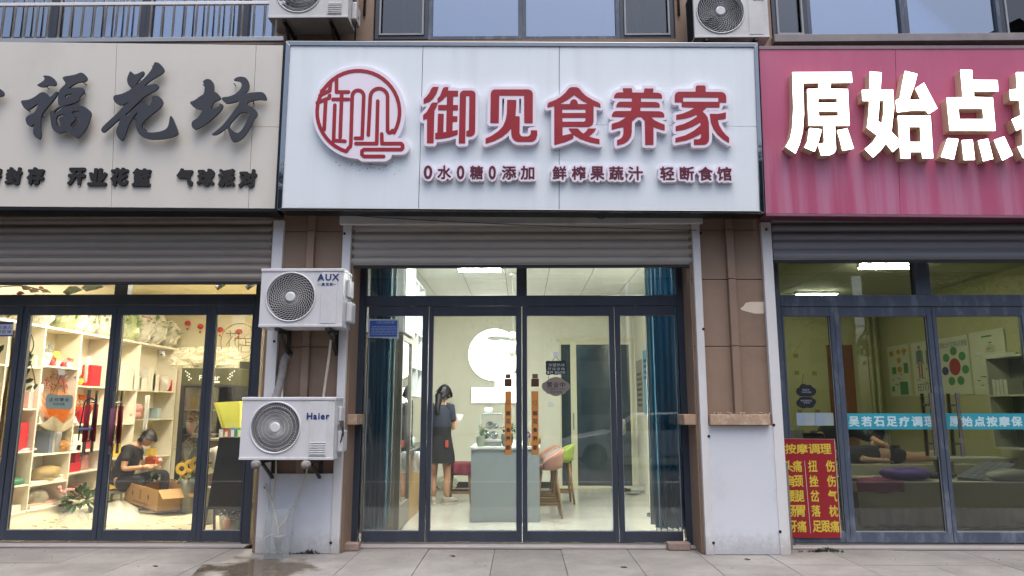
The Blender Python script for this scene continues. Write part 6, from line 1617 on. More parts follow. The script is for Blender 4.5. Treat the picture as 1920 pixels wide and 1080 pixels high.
# goods
M_red = MATS['crimson_face']
M_redg = mat('red_gift', '#b3202a', 0.4, var=0.15, scale=8); M_paper = mat('white_paper', '#d9d4c4', 0.7, var=0.04)
M_film = film('flower_film', '#efe9d8', 0.42, 0.12); M_filmg = film('green_film', '#c3cf96', 0.40, 0.15); M_filmp = film('pink_film', '#d9b4b0', 0.30, 0.15)
PAL = {'yellow': mat('petal_yellow', '#d5b33e', 0.6, var=0.2, scale=15), 'orange': mat('petal_orange', '#cf7424', 0.6, var=0.45, scale=30), 'white': mat('petal_white', '#e2dcca', 0.6, var=0.1), 'pink': mat('petal_pink', '#d99b94', 0.6, var=0.2, scale=15), 'red': mat('petal_red', '#b5342c', 0.6, var=0.2, scale=15), 'brown': mat('kraft_wrap', '#a0714a', 0.7, var=0.15), 'green': M_leafp, 'lilac': mat('petal_lilac', '#a89ab9', 0.6, var=0.2, scale=15), 'blue': mat('petal_pale_blue', '#9fb4bb', 0.6, var=0.1)}
def petals(m, c, r_, n, rr, L):
    for i in range(n):
        d = rdir(rr, -0.5); p = Vector(c) + Vector((d.x * r_[0], d.y * r_[1], d.z * r_[2])) * rr.uniform(.55, 1)
        leaf(m, p, d + rdir(rr) * .5, L * rr.uniform(.7, 1.2), L * .6)
def bouquet(label, x, y, z, w_, h_, colr, seed, wrap=None, filmed=True, lf_=True, cat='bouquet'):
    """Flower heads and leaves over a wrap cone, under clear film."""
    r = random.Random(seed); t = thing('wrapped_bouquet', label, cat, (x, y, z))
    MB().lathe([(w_ * 0.18, 0), (w_ * 0.22, h_ * .12), (w_ * 0.42, h_ * .55), (w_ * 0.40, h_ * .55), (0, h_ * .45)], (x, y, z + 0.002), 14).build('wrap', wrap or M_paper, t, smooth=True)
    m = MB(); petals(m, (x, y, z + h_ * .66), (w_ * .42, w_ * .38, h_ * .28), 130, r, w_ * .17); o = m.build('blossom', PAL[colr], t); o['kind'] = 'stuff'
    if lf_:
        m = MB(); petals(m, (x, y, z + h_ * .58), (w_ * .45, w_ * .42, h_ * .26), 50, r, w_ * .24); o = m.build('foliage', M_leafp, t); o['kind'] = 'stuff'
    if filmed: crumple((x, y, z + h_ * .52), w_ * .5, w_ * .46, h_ * .5, r, 16, 10).build('film', M_film if colr != 'green' else M_filmg, t)
    return t
xs_ = XS - 0.16; zt_ = ztop + 0.031
for i, (px, c_, w_, h_, lb) in enumerate(((30, 'red', .3, .34, 'rust red bouquet in film at the near end of the shelf top'), (73, 'white', .34, .42, 'white bouquet in clear film on the shelf top'), (118, 'green', .36, .40, 'green and yellow wrapped bouquet on the shelf top'), (140, 'orange', .3, .44, 'orange bouquet in clear film on the shelf top'), (160, 'brown', .3, .40, 'kraft brown wrapped bundle on the shelf top'), (190, 'white', .3, .38, 'cream bundle on the shelf top beside the door stile'), (238, 'green', .4, .46, 'pale green film bundle on the shelf top past the door stile'), (262, 'pink', .42, .50, 'pink bundle in crinkled film on the shelf top'), (285, 'white', .45, .52, 'large white bundle in crinkled film on the shelf top'), (312, 'white', .45, .46, 'loose clear film bundle at the far end of the shelf top'))):
    p = onX(px, 620, xs_); bouquet(lb, xs_, p.y, zt_, w_, h_, c_, 20 + i)
def carton(name, label, cat, px, z, w_, h_, dpt, m, group=None, bev=0.003, band=None):
    p = onX(px, 780, xs_); y = p.y
    o = MB().box(xs_ + 0.1 - dpt, xs_ + 0.1, y - w_ / 2, y + w_ / 2, z + 0.021, z + 0.021 + h_).build(name, m, loc=(xs_, y, z + .021), bevel=bev)
    return tag(o, label, cat, group)
def bag(label, px, z, sx, sy, sz, m, seed, name='plastic_bag', cat='bag'):
    r = random.Random(seed); p = onX(px, 780, xs_)
    o = crumple((xs_ + 0.02, p.y, z + 0.021 + sz), sx, sy, sz, r, amt=.1).build(name, m, loc=(xs_, p.y, z + .021), smooth=True); return tag(o, label, cat)
# cell by cell
p = onX(95, 690, xs_)
for k in range(5):
    bouquet('small white and red posy box in the row below the shelf top', xs_ + 0.03, p.y - 0.16 + k * 0.12, 1.891, 0.12, 0.14, ('white', 'red', 'white', 'white', 'red')[k], 50 + k, M_redg if k % 2 else M_paper, False, False, 'posy')['group'] = 'posy boxes in a row'
bouquet('pale blue posy standing in the upper shelf corner', xs_ + .02, onX(86, 660, xs_).y, 1.891, 0.16, 0.30, 'blue', 60, M_paper, False, False)
carton('gift_bag', 'shiny red gift bag on the high shelf', 'gift bag', 160, 1.64, 0.24, 0.30, 0.14, M_redg)
bag('clear bag of dried stems upright on the high shelf', 153, 1.64, 0.05, 0.05, 0.21, M_film, 61)
t = thing('dried_grass_vase', 'vase of orange dried grass with white tulle collar on the long shelf', 'vase', (xs_ + .03, onX(90, 850, xs_).y, .786))
r = random.Random(9); gx, gy, gz = xs_ + .06, onX(92, 850, xs_).y, .786
MB().lathe([(0.06, 0), (0.07, 0.2), (0.075, 0.34), (0.07, 0.34), (0, 0.3)], (gx, gy, gz), 14).build('vase', mat('grey_vase', '#8f9297', 0.35), t, smooth=True)
m = MB()
for i in range(640):
    a = r.uniform(0, 6.28); rr_ = abs(r.gauss(0, .6)); top = Vector((gx + math.cos(a) * rr_ * .15, gy + math.sin(a) * rr_ * .46, gz + .42 + r.uniform(.15, .42)))
    b = Vector((gx + math.cos(a) * .03, gy + math.sin(a) * .04, gz + .32)); s_ = Vector((0, .006, 0)); mid = (b + top) / 2 + Vector((0, 0, .04)); m.poly([b, b + s_, mid + s_ * 1.4, top, mid])
o = m.build('dried_grass', PAL['orange'], t); o['kind'] = 'stuff'
def tulle(u, v):
    a = 2 * math.pi * u; k = 1 + .22 * math.sin(7 * a) + .1 * math.sin(15 * a); return (gx + (.08 + .10 * v * k) * math.cos(a), gy + (.09 + .22 * v * k) * math.sin(a), gz + .26 + .16 * v + .05 * math.sin(5 * a) * v)
MB().grid(tulle, 60, 5, True).build('tulle_collar', mat('tulle', '#ddd6c8', 0.8), t, smooth=True)
m = MB()
for i in range(120):
    d = rdir(r, 0); pz = Vector((gx - .05 + d.x * .08, gy - .05 + d.y * .25, gz + .78 + d.z * .22)); leaf(m, pz, rdir(r), .03, .02)
o = m.build('red_sprigs', PAL['red'], t); o['kind'] = 'stuff'
m = MB()
for i in range(70):
    d = rdir(r, 0); leaf(m, (gx + d.x * .08, gy + .22 + d.y * .16, gz + .95 + d.z * .10), rdir(r), .03, .024)
o = m.build('lilac_sprigs', PAL['lilac'], t); o['kind'] = 'stuff'
for k, (px, m_) in enumerate(((66, mat('slate_book', '#5c6676', .6)), (72, mat('grey_book', '#8f8c88', .6)), (78, mat('silver_book', '#a3a19b', .5)))):
    carton('book', ('slate blue' if k == 0 else 'mid grey' if k == 1 else 'silver grey') + ' book upright on the shelf under the dried grass', 'book', px + 20, 0.765, 0.05, 0.28, 0.2, m_)
p = onX(103, 850, xs_)
t = thing('wire_basket', 'small wire basket of orange packets under the dried grass', 'basket', (xs_ + .08, p.y, .786))
for z in (.80, .86, .92): MB().tube([(xs_ + .02, p.y - .12, z), (xs_ + .16, p.y - .12, z), (xs_ + .16, p.y + .12, z), (xs_ + .02, p.y + .12, z), (xs_ + .02, p.y - .12, z)], .004, 5).build('wire', mat('gold_wire', '#b8964e', .4, metal=.6), t)
crumple((xs_ + .09, p.y, .86), .06, .10, .07, r).build('packet', mat('amber_packet', '#b47b3a', .4, var=.2), t)
bag('clear bag of tan wrapping paper on the lower shelf', 92, 0.40, .12, .26, .10, film('tan_film', '#b49a66', .55, .2), 62)
bag('clear bag of crumpled film on the bottom shelf', 80, 0.10, .10, .18, .11, film('grey_film', '#b3ad98', .4, .2), 63)
for k in range(3):
    carton('paper_stack', ('cream', 'white', 'pinkish')[k] + ' stack of wrapping sheets on the lower shelves', 'paper', (88, 90, 86)[k], (0.40, 0.10, 0.13)[k] - .001, .62, .03, .24, (M_paper, M_paper, mat('pink_sheet', '#d1a08c', .7))[k])
# columns by the door and further along
carton('gift_box', 'white gift box on the high shelf by the door stile', 'box', 50, 1.84, .2, .14, .18, M_paper)
carton('gift_box', 'pale pink ribboned gift box stack near the door', 'box', 48, 1.33, .24, .2, .18, mat('pale_pink_box', '#cfa7a2', .6, var=.1))
carton('gift_box', 'cream gift box standing on the pale pink stack', 'box', 50, 1.532, .22, .1, .16, M_paper)
carton('gift_box', 'red wrapped box on the middle shelf near the door', 'box', 28, 0.82, .26, .34, .2, M_redg)
bag('mauve flat packet on the shelf edge below the red wrapped box', 44, .80, .12, .2, .03, mat('mauve_packet', '#b09ba0', .4), 64)
bag('green tissue bundle on the low shelf by the door', 30, .40, .1, .22, .05, mat('green_tissue', '#3f7a55', .6, var=.2), 65)
carton('gift_box', 'tall white box with pink top on the low shelf', 'box', 18, .42, .12, .3, .12, M_paper)
carton('paper_stack', 'white paper stack on the bottom shelf by the door', 'paper', 22, .10, .4, .08, .22, M_paper)
carton('gift_box', 'red ribboned gift box on the middle shelf beside the door handles', 'box', 134, .48, .3, .12, .2, M_redg)
carton('gift_box', 'tall red gift box standing on the ribboned box', 'box', 140, .601, .1, .24, .12, M_redg)
carton('gift_box', 'cream gift box with flowers behind the door handles', 'box', 138, .76, .24, .22, .2, PAL['white'])
bouquet('orange dried bouquet behind the red door handles', xs_ + .04, onX(150, 780, xs_).y, 1.141, .3, .42, 'orange', 70, M_redg, False, False)
carton('paper_stack', 'cream sheets on the low shelf behind the door handles', 'paper', 138, .48 - .04, .6, .025, .22, M_paper)
for k, (px, h_, w_) in enumerate(((222, .36, .4), (240, .22, .25), (252, .20, .22), (268, .34, .22), (276, .28, .2))):
    carton('white_box', ('large white picture box leaning on the high shelf', 'square white box on the high shelf', 'low white box on the high shelf', 'white candle bundle on the high shelf', 'short white candle bundle on the high shelf')[k], 'box', px, 1.62, w_, h_, .16, M_paper)
carton('tray', 'yellow tray at the edge of the high shelf', 'tray', 252, 1.585, .5, .03, .3, mat('yellow_tray', '#cdb25a', .5))
bag('clear bag on the high shelf beside the red packet', 300, 1.62, .1, .14, .13, M_film, 66)
carton('packet', 'small red packet at the far end of the high shelf', 'packet', 311, 1.62, .16, .2, .08, M_redg)
o = drape('hung_cloth', onX(268, 760, XS + .02).x, onX(268, 760, XS + .02).x + .08, onX(268, 760, XS).y, .95, 1.56, mat('white_cloth', '#cfccc2', .8, var=.05), None, 2); tag(o, 'white cloth hanging from the shelf behind the seated person', 'cloth')
for k in range(4):
    p = onX(236 + k * 3, 800, xs_); o = MB().ball((xs_ + .1, p.y, 1.25 + .1 * (k % 2)), .07, 10, 8).build('pink_ball', PAL['pink'], loc=(xs_ + .1, p.y, 1.18), smooth=True); tag(o, 'round pink paper ball on the shelf behind the seated person', 'ornament', 'pink paper balls')
fill = random.Random(404)
tones = [('cream', M_paper), ('pink', PAL['pink']), ('red', M_redg), ('tan', mat('tan_carton', '#b08d5e', .7, var=.1)), ('pale blue', PAL['blue']), ('yellow', PAL['yellow']), ('white', mat('bright_white_box', '#e3e0d6', .5))]
where = {0: 'the door column', 1: 'the second column', 2: 'the dried grass column', 3: 'the gift bag column', 4: 'the column behind the handles', 5: 'the far column'}
for k in (1, 2, 3, 4, 5):
    for li, z in enumerate(lev[k]):
        n_ = 3 if k > 2 else 2
        for q in range(n_):
            if fill.random() < .25: continue
            y = divs[k] + (divs[k + 1] - divs[k]) * (q + .5 + fill.uniform(-.15, .15)) / n_; w_ = fill.uniform(.09, .2); h_ = fill.uniform(.1, .24); nm, m_ = fill.choice(tones); lv = ('floor', 'second', 'third', 'fourth', 'fifth')[li]
            if q % 2: o = crumple((XB + .13, y, z + .022 + h_ / 2), .09, w_ / 2, h_ / 2, fill, 14, 9, .12).build('wrapped_parcel', film(nm.replace(' ', '_') + '_wrap', '#%02x%02x%02x' % tuple(int(255 * min(1, (c_ ** (1 / 2.2)) * 1.02)) for c_ in m_.node_tree.nodes['Color Ramp'].color_ramp.elements[1].color[:3]), .7, .2), loc=(XB + .13, y, z + .02))
            else: o = MB().box(XB + .04, XB + .2, y - w_ / 2, y + w_ / 2, z + .021, z + .021 + h_).build('packed_box', m_, loc=(XB + .12, y, z + .02), bevel=.004)
            tag(o, nm + (' wrapped parcel' if q % 2 else ' packed box') + ' on the ' + lv + ' shelf of ' + where[k] + (', front end' if q == 0 else ', middle' if q == 1 else ', rear end'), 'parcel' if q % 2 else 'box')
c = onX(302, 665, XS)
t = thing('camera_dome', 'small white security camera under the shelf top', 'camera', (c.x, c.y, c.z)); MB().ball((c.x + .03, c.y, c.z), .04, 12, 8).build('body', M_white, t, smooth=True); MB().lathe([(0, -.01), (.016, -.01), (.016, .0)], (c.x + .03, c.y - .035, c.z), 12, 'Y').build('lens', M_black, t); MB().box(c.x - .02, c.x + .05, c.y - .02, c.y + .02, c.z + .036, c.z + .06).build('mount', M_white, t)

# flower cooler
yf = 11.0; x0, x1 = at(333, 800, yf).x, at(440, 800, yf).x; zt = at(380, 690, yf).z; zh = at(380, 722, yf).z
t = thing('flower_cooler', 'black framed glass flower cooler with white scroll lettering on its header', 'cooler', ((x0 + x1) / 2, yf + .3, ZF))
MB().box(x0, x1, yf + .56, yf + .6, ZF, zt).build('back', M_black, t); MB().box(x0, x1, yf, yf + .559, zh, zt).build('header', mat('header_olive', '#3c3c28', .35), t, bevel=.004)
MB().box(x0, x1, yf, yf + .559, ZF, .14).build('base', M_black, t, bevel=.004)
for xa in (x0, x1 - .04): MB().box(xa, xa + .04, yf, yf + .559, .141, zh - .001).build('side_post', M_black, t, bevel=.003)
xm = (x0 + x1) / 2
for xa, xb in ((x0 + .042, xm - .001), (xm + .001, x1 - .042)):
    f = MB(); e = .03
    f.box(xa, xa + e, yf - .004, yf + .03, .145, zh - .004); f.box(xb - e, xb, yf - .004, yf + .03, .145, zh - .004); f.box(xa + e, xb - e, yf - .003, yf + .029, .145, .145 + e); f.box(xa + e, xb - e, yf - .003, yf + .029, zh - .004 - e, zh - .004)
    d_ = f.build('door', M_black, t); MB().box(xa + e - .002, xb - e + .002, yf + .008, yf + .013, .17, zh - .03).build('pane', M_glass, d_)
for z in (.55, .95, 1.32): MB().box(x0 + .042, x1 - .042, yf + .05, yf + .55, z, z + .012).build('glass_shelf', mat('cooler_shelf', '#8d9488', .3), t)
L = []
M_scroll = mat('white_scroll', '#cfd0c4', .5)
for sx, xc in ((1, x0 + .06), (-1, x1 - .06)):
    for k in range(7):
        L.append([(xc + sx * (.02 * (k % 3) + .012 * math.cos(a) + .010 * k), zt - .05 - k * .022 + .012 * math.sin(a)) for a in [i * math.pi / 4 for i in range(8)]])
for i, ch in enumerate('Flower'): L += glyph_loops(ch, xm - .16 + i * .055, zh + .075, .046, .075 if ch in 'Ffl' else .055, .02)
L.append([(xm - .05, zh + .035), (xm + .16, zh + .035), (xm + .16, zh + .06), (xm - .05, zh + .06)])
me = loops_mesh('lettering', L, M_scroll, .001); me.transform(Matrix.Translation((0, yf - .0016, 0))); link_mesh('lettering', me, t)['kind'] = 'stuff'
for i, (px, z, c_, lb) in enumerate(((352, .96, 'white', 'pale bunch inside the flower cooler, middle shelf'), (345, .56, 'yellow', 'bunch of small yellow flowers inside the flower cooler'), (350, .16, 'pink', 'pink bunch at the bottom of the flower cooler'), (412, .56, 'green', 'leafy bunch behind the right cooler door'))):
    bouquet(lb, at(px, 850, yf + .25).x, yf + .27, z, .28, .34, c_, 80 + i, M_leafd if c_ == 'green' else None, False)
for i, (px, lb, dy) in enumerate(((348, 'film heap on top of the flower cooler, left one', 0), (385, 'large pale film heap on top of the flower cooler', 0), (420, 'yellowish film heap at the right end of the cooler top', 0))):
    x = at(px, 650, yf + .25).x; r = random.Random(90 + i)
    o = crumple((x, yf + .28, zt + .17), .22, .2, .17, r, amt=.26).build('film_bundle', (film('cream_film', '#e3dcc0', .22, .12)), loc=(x, yf + .28, zt)); tag(o, lb, 'film bundle')
# rear wall: red lantern strings, dark folding screen
for i, (px, py) in enumerate(((352, 606), (376, 612), (413, 618), (448, 622), (482, 620), (505, 614))):
    p = at(px, py, LY1 - .06); t = thing('paper_lantern', 'small red paper lantern strung on the cream rear wall', 'lantern', (p.x, p.y, p.z), 'red lanterns on the flower shop wall')
    MB().ball(p, .055, 10, 8, sc=(1, .8, .85)).build('lantern', PAL['red'], t, smooth=True); MB().ball((p.x, p.y, p.z - .10), .022, 8, 6).build('tassel', PAL['orange'], t, smooth=True)
x0, x1 = at(446, 700, 12.0).x, at(500, 700, 12.0).x; zt = at(470, 668, 12.0).z
t = thing('folding_screen', 'dark panelled screen with pale lattice top at the rear of the flower shop', 'screen', ((x0 + x1) / 2, 12, ZF))
for k in range(2):
    w_ = (x1 + .5 - x0) / 2; MB().box(x0 + k * w_ + .012, x0 + (k + 1) * w_ - .012, 12.0, 12.03, ZF, zt - .09).build('panel', mat('dark_panel', '#3a3a2e', .35, var=.15), t)
    for xx in (x0 + k * w_, x0 + (k + 1) * w_ - .024): MB().box(xx, xx + .022, 11.985, 12.04, ZF, zt - .05).build('stile', mat('pale_stile', '#b9b28e', .5), t)
for k in range(10): MB().box(x0 + k * .085, x0 + k * .085 + .075, 11.99, 12.02, zt - .085, zt - .02 - .02 * (k % 2)).build('lattice', mat('pale_stile', '#b9b28e', .5), t)
# counter with cards, lime paper bag; sunflowers
xc0, xc1 = at(392, 830, 9.4).x, LX1 - .05; zc_ = at(430, 822, 9.4).z
t = thing('cash_desk', 'dark cash desk behind the black easel board', 'desk', ((xc0 + xc1) / 2, 9.6, ZF)); MB().box(xc0, xc1, 9.4, 9.95, ZF, zc_ - .03).build('body', mat('desk_brown', '#4a3c2c', .5, var=.12), t); MB().box(xc0 - .02, xc1, 9.38, 9.97, zc_ - .029, zc_).build('desktop', mat('desk_top', '#8e876e', .35), t, bevel=.003)
for k, (px, cc, nm) in enumerate(((416, '#b8b4d0', 'lilac'), (424, '#c0453a', 'red'), (436, '#4f7fb4', 'blue'), (449, '#58b068', 'green'))):
    a, b = at(px - 6, 821, 9.45), at(px + 6, 805 - (3 if k > 1 else 0), 9.45); t = thing('standing_card', nm + ' framed card standing on the cash desk', 'card', ((a.x + b.x) / 2, 9.45, zc_)); MB().box(a.x, b.x, 9.45, 9.458, zc_, b.z).build('card', mat(nm + '_card', cc, .4), t); MB().box(a.x + .02, b.x - .02, 9.4485, 9.4495, zc_ + .02, b.z - .03).build('label_area', M_paper, t)
pts = [(405, 755), (452, 752), (452, 803), (420, 803)]
p = [at(x, y, 9.6) for x, y in pts]; t = thing('paper_cone', 'lime green flower wrapping paper cone above the cash desk', 'wrapping paper', ((p[2].x + p[3].x) / 2, 9.6, zc_))
m = MB(); q = [Vector((v.x, 9.55, v.z)) for v in p]; m.hexa([q[3], q[2], q[2] + Vector((0, .2, 0)), q[3] + Vector((0, .2, 0)), q[0], q[1], q[1] + Vector((0, .3, 0)), q[0] + Vector((0, .3, 0))]); m.build('paper', mat('lime_paper', '#c3c65a', .6, var=.06), t)
MB().prism([(q[0].x, 9.53, q[0].z), (q[0].x + .05, 9.53, q[0].z - .02), (q[3].x + .02, 9.53, q[3].z), (q[3].x, 9.53, q[3].z)], (0, .012, 0)).build('fold', mat('lime_paper_shade', '#b8b650', .6), t)
def sunflower_bunch(label, px, py, Y, seed, paper=False):
    c = at(px, py, Y); r = random.Random(seed); t = thing('sunflower_bunch', label, 'flowers', (c.x, Y, ZF))
    MB().lathe([(.09, 0), (.11, .3), (.12, .42), (.11, .42), (0, .38)], (c.x + .05, Y, ZF), 16).build('bucket', mat('grey_bucket', '#7f8076', .5), t, smooth=True)
    for k in range(3):
        h = Vector((c.x + r.uniform(-.09, .09), Y - .06 - .03 * k, c.z + r.uniform(-.06, .06)))
        MB().tube(spline([(c.x + .05, Y, .4), (c.x + .03, Y - .02, (.4 + h.z) / 2), h], 3), .007, 6).build('stem', M_leafg, t)
        m = MB()
        for i in range(20):
            a = 2 * math.pi * i / 20; leaf(m, h + Vector((.03 * math.cos(a), -.01, .03 * math.sin(a))), (math.cos(a), -.25, math.sin(a)), .055, .028, up=(0, -1, 0))
        o = m.build('petals', PAL['yellow'] if k else mat('sunflower', '#dca32a', .6, var=.15), t); o['kind'] = 'stuff'
        MB().lathe([(0, -.012), (.028, -.008), (.036, .004)], h, 12, 'Y').build('flower_disc', mat('sunflower_disc', '#3b2618', .8), t, smooth=True)
    m = MB(); petals(m, (c.x + .04, Y, c.z - .08), (.12, .1, .12), 26, r, .09); o = m.build('foliage', M_leafg, t); o['kind'] = 'stuff'
    if paper: MB().grid(lambda u, v: (c.x + .02 + .16 * u, Y - .08 + .05 * math.sin(3 * u), c.z - .12 + .30 * v + .05 * u), 8, 5).build('paper_wrap', M_paper, t, smooth=True, solid=.003)
sunflower_bunch('sunflowers in a bucket in front of the flower cooler', 350, 880, 9.6, 101)
sunflower_bunch('sunflowers with white paper beside the easel board', 384, 872, 8.7, 102, True)
# easel blackboard right behind the glass
ye = 7.72
t = thing('easel_board', 'black A-frame chalkboard easel just inside the flower shop window', 'easel', (at(430, 960, ye).x, ye, ZF))
p = [at(x, y, ye) for x, y in ((388, 955), (478, 955), (478, 820), (411, 820))]
quadbox(p[0], p[1], p[2], p[3], .015).build('board', mat('blackboard', '#121211', .55, var=.15, scale=2), t, bevel=.003)
for (x0_, y0_, x1_, y1_) in ((389, 950, 381, 1001), (402, 955, 402, 1001), (472, 955, 478, 1003)):
    MB().bar(at(x0_, y0_, ye + .02), at(x1_, y1_, ye + .02), .02, .02, up=(0, 1, 0)).build('leg', mat('easel_wood', '#2a241b', .6), t)
# pots by the easel
def wrapped_pot(label, px, py, Y, m_, r_, h_):
    c = ground(px, py, ZF); t = thing('wrapped_pot', label, 'plant pot', (c.x, Y, ZF))
    MB().lathe([(r_ * .8, 0), (r_, h_ * .5), (r_ * .72, h_ * .56), (r_ * 1.05, h_), (r_ * .9, h_), (0, h_ * .8)], (c.x, Y, ZF), 18).build('pot', m_, t, smooth=True)
    MB().tube([(c.x + r_ * .8 * math.cos(a), Y + r_ * .8 * math.sin(a), ZF + h_ * .55) for a in [i * math.pi / 8 for i in range(17)]], .006, 5).build('ribbon', M_paper, t)
wrapped_pot('terracotta paper wrapped pot tied with ribbon under the easel', 440, 1000, 8.0, mat('pink_kraft', '#b98f76', .75, var=.12), .105, .30)
wrapped_pot('plain grey pot half hidden behind the terracotta pot', 424, 992, 8.35, mat('pale_pot', '#b6b3a3', .6), .09, .3)
c = ground(466, 998, ZF)
potted('broad leaved plant in a green pot at the window corner', c.x, 7.95, ZF, .075, .2, mat('green_pot', '#3f7a45', .5), 14, .28, M_leafd, 31, .2, L=.16)
# cardboard box
c = ground(292, 968, ZF); M_card = mat('cardboard', '#a37f4f', .8, var=.10, scale=5); M_print = mat('carton_print', '#5d4125', .8)
t = thing('cardboard_box', 'open brown cardboard box with printed side on the flower shop floor', 'box', (c.x, c.y, ZF))
A_ = [ground(232, 945, ZF), ground(293, 967, ZF)]; ux = (A_[1] - A_[0]); ux.z = 0; Lx = ux.length; ux.normalize(); uy = Vector((-ux.y, ux.x, 0)); hb = .26
o0 = A_[0] + Vector((0, 0, .05)); W2 = .62
def bx_(name, a, b, c_, d_, h_): 
    P_ = [o0 + ux * a + uy * c_, o0 + ux * b + uy * c_, o0 + ux * b + uy * d_, o0 + ux * a + uy * d_]; MB().hexa([v for v in P_] + [v + Vector((0, 0, h_)) for v in P_]).build(name, M_card, t)
bx_('side_panel', 0, Lx, 0, .008, hb); bx_('side_panel', 0, Lx, W2 - .008, W2, hb); bx_('side_panel', 0, .008, .009, W2 - .009, hb); bx_('side_panel', Lx - .008, Lx, .009, W2 - .009, hb); bx_('bottom', 0.009, Lx - .009, .009, W2 - .009, .008)
for (q, dirv) in (((Lx, 0), 1), ((Lx, .33), 1)):
    P_ = [o0 + ux * q[0] + uy * q[1] + Vector((0, 0, hb)), o0 + ux * q[0] + uy * (q[1] + .28) + Vector((0, 0, hb)), o0 + ux * (q[0] + .16) + uy * (q[1] + .27) + Vector((0, 0, hb - .10)), o0 + ux * (q[0] + .16) + uy * (q[1] + .01) + Vector((0, 0, hb - .10))]
    MB().prism(P_, (0, 0, .006)).build('flap', M_card, t)
m_ = MB()
def onbox(u, v): return o0 + ux * u - uy * .0012 + Vector((0, 0, v))
for cx_ in (.26, .74):
    m_.poly([onbox(Lx * cx_ + .035 * math.cos(i * math.pi / 8), .14 + .035 * math.sin(i * math.pi / 8)) for i in range(16)])
for k in range(5): m_.poly([onbox(Lx * .5 - .04 + .01 * (k % 2), .09 + k * .025), onbox(Lx * .5 + .04, .09 + k * .025), onbox(Lx * .5 + .04, .105 + k * .025), onbox(Lx * .5 - .04 + .01 * (k % 2), .105 + k * .025)])
for k in range(9): m_.poly([onbox(Lx * (.28 + .05 * k), .03), onbox(Lx * (.31 + .05 * k), .03), onbox(Lx * (.31 + .05 * k), .055), onbox(Lx * (.28 + .05 * k), .055)])
m_.build('print', M_print, t)['kind'] = 'stuff'
t2_ = thing('steel_ring_base', 'round steel ring under the cardboard box', 'ring', (A_[1].x, A_[1].y + .25, ZF)); 
cx_ = o0 + ux * Lx * .75 + uy * .25
MB().tube([(cx_.x + .34 * math.cos(a), cx_.y + .34 * math.sin(a), ZF + .03) for a in [i * math.pi / 16 for i in range(33)]], .02, 6, caps=False).build('ring', M_steel, t2_, smooth=True)
# leafy bunch with pink roses on the floor, sheet of white film, cut stems
c = ground(145, 962, ZF); r = random.Random(55)
t = thing('rose_bunch', 'bunch of leafy pink roses lying on the flower shop floor', 'flowers', (c.x, c.y + .1, ZF))
m = MB(); petals(m, (c.x, c.y + .1, .15), (.26, .2, .15), 170, r, .1); o = m.build('foliage', M_leafg, t); o['kind'] = 'stuff'
m = MB()
for i in range(11):
    p = Vector((c.x - .14 + r.uniform(-.12, .12), c.y + .05 + r.uniform(-.1, .1), .27 + r.uniform(-.05, .06)))
    m.ball(p, r.uniform(.026, .036), 8, 6, jit=.12, rnd=r)
o = m.build('rose_heads', PAL['pink'], t, smooth=True); o['kind'] = 'stuff'
def sheet_(label, pix, amp, seed, m_):
    r = random.Random(seed); P_ = [ground(x, y, ZF) for x, y in pix]; ph = [r.uniform(0, 6) for _ in range(4)]
    def fn(u, v):
        a = P_[0].lerp(P_[1], u); b = P_[3].lerp(P_[2], u); p = a.lerp(b, v); k = math.sin(math.pi * u) * math.sin(math.pi * v)
        return (p.x, p.y, ZF + .004 + k * amp * (1 + .5 * math.sin(9 * u + ph[0]) * math.sin(7 * v + ph[1]) + .3 * math.sin(17 * u + ph[2] + 4 * v)))
    o = MB().grid(fn, 26, 16).build('plastic_sheet', m_, loc=P_[0], smooth=False); tag(o, label, 'sheet')
sheet_('crumpled translucent sheet on the floor beside the cardboard box', ((190, 985), (262, 980), (262, 925), (186, 940)), .05, 5, film('milky_sheet', '#d8d4c0', .55, .25))
sheet_('clear crinkled film on the floor before the rose bunch', ((105, 985), (166, 985), (168, 955), (120, 955)), .035, 6, film('clear_sheet', '#cfccba', .25, .1))
m = MB()
for i in range(40):
    p = ground(rnd.uniform(60, 345), rnd.uniform(972, 1000), ZF + .004)
    if p.y > LY0 + .1: m.bar(p, p + Vector((rnd.uniform(-.08, .08), rnd.uniform(-.03, .03), .002)), .006)
o = m.build('cut_stems', mat('stem_litter', '#9c8f64', .8, var=.3), None); o['kind'] = 'stuff'; tag(o, 'cut stem litter scattered on the flower shop floor', 'litter')
# vine and thorny branch by the left door
t = thing('hanging_vine', 'trailing green vine hanging inside the flower shop door', 'vine', (at(55, 660, 7.75).x, 7.75, 1.6)); r = random.Random(77)
vp = [at(x, y, 7.75) for x, y in ((-20, 560), (20, 575), (48, 605), (58, 625), (63, 645), (60, 658), (55, 670), (60, 690), (64, 705), (66, 722))]
MB().tube(spline(vp, 5), .006, 6).build('stem', mat('vine_stem', '#5b5a34', .7), t)
for (x, y, L_) in ((52, 660, .12), (64, 668, .15), (60, 680, .13), (50, 697, .13), (58, 694, .12), (46, 702, .1), (64, 715, .1), (62, 727, .08), (70, 723, .08), (8, 650, .14), (-4, 640, .12), (48, 665, .1), (25, 580, .12)):
    m = MB(); leaf(m, at(x, y - 4, 7.74), (r.uniform(-.6, .6), -.3, r.uniform(-1, -.2)), L_, L_ * .55, up=(0, -1, .2)); m.build('leaf', M_leafp if (x + y) % 3 == 0 else M_leafd, t)
tag(MB().tube([at(x, y, 7.78) for x, y in ((28, 620), (22, 680), (12, 740), (5, 800), (-8, 900))], [.022, .024, .025, .026, .028], 8).build('thorny_branch', mat('mottled_bark', '#8f7238', .7, var=.45, scale=22), loc=at(5, 850, 7.78)), 'mottled brown branch leaning inside the left side light', 'branch')
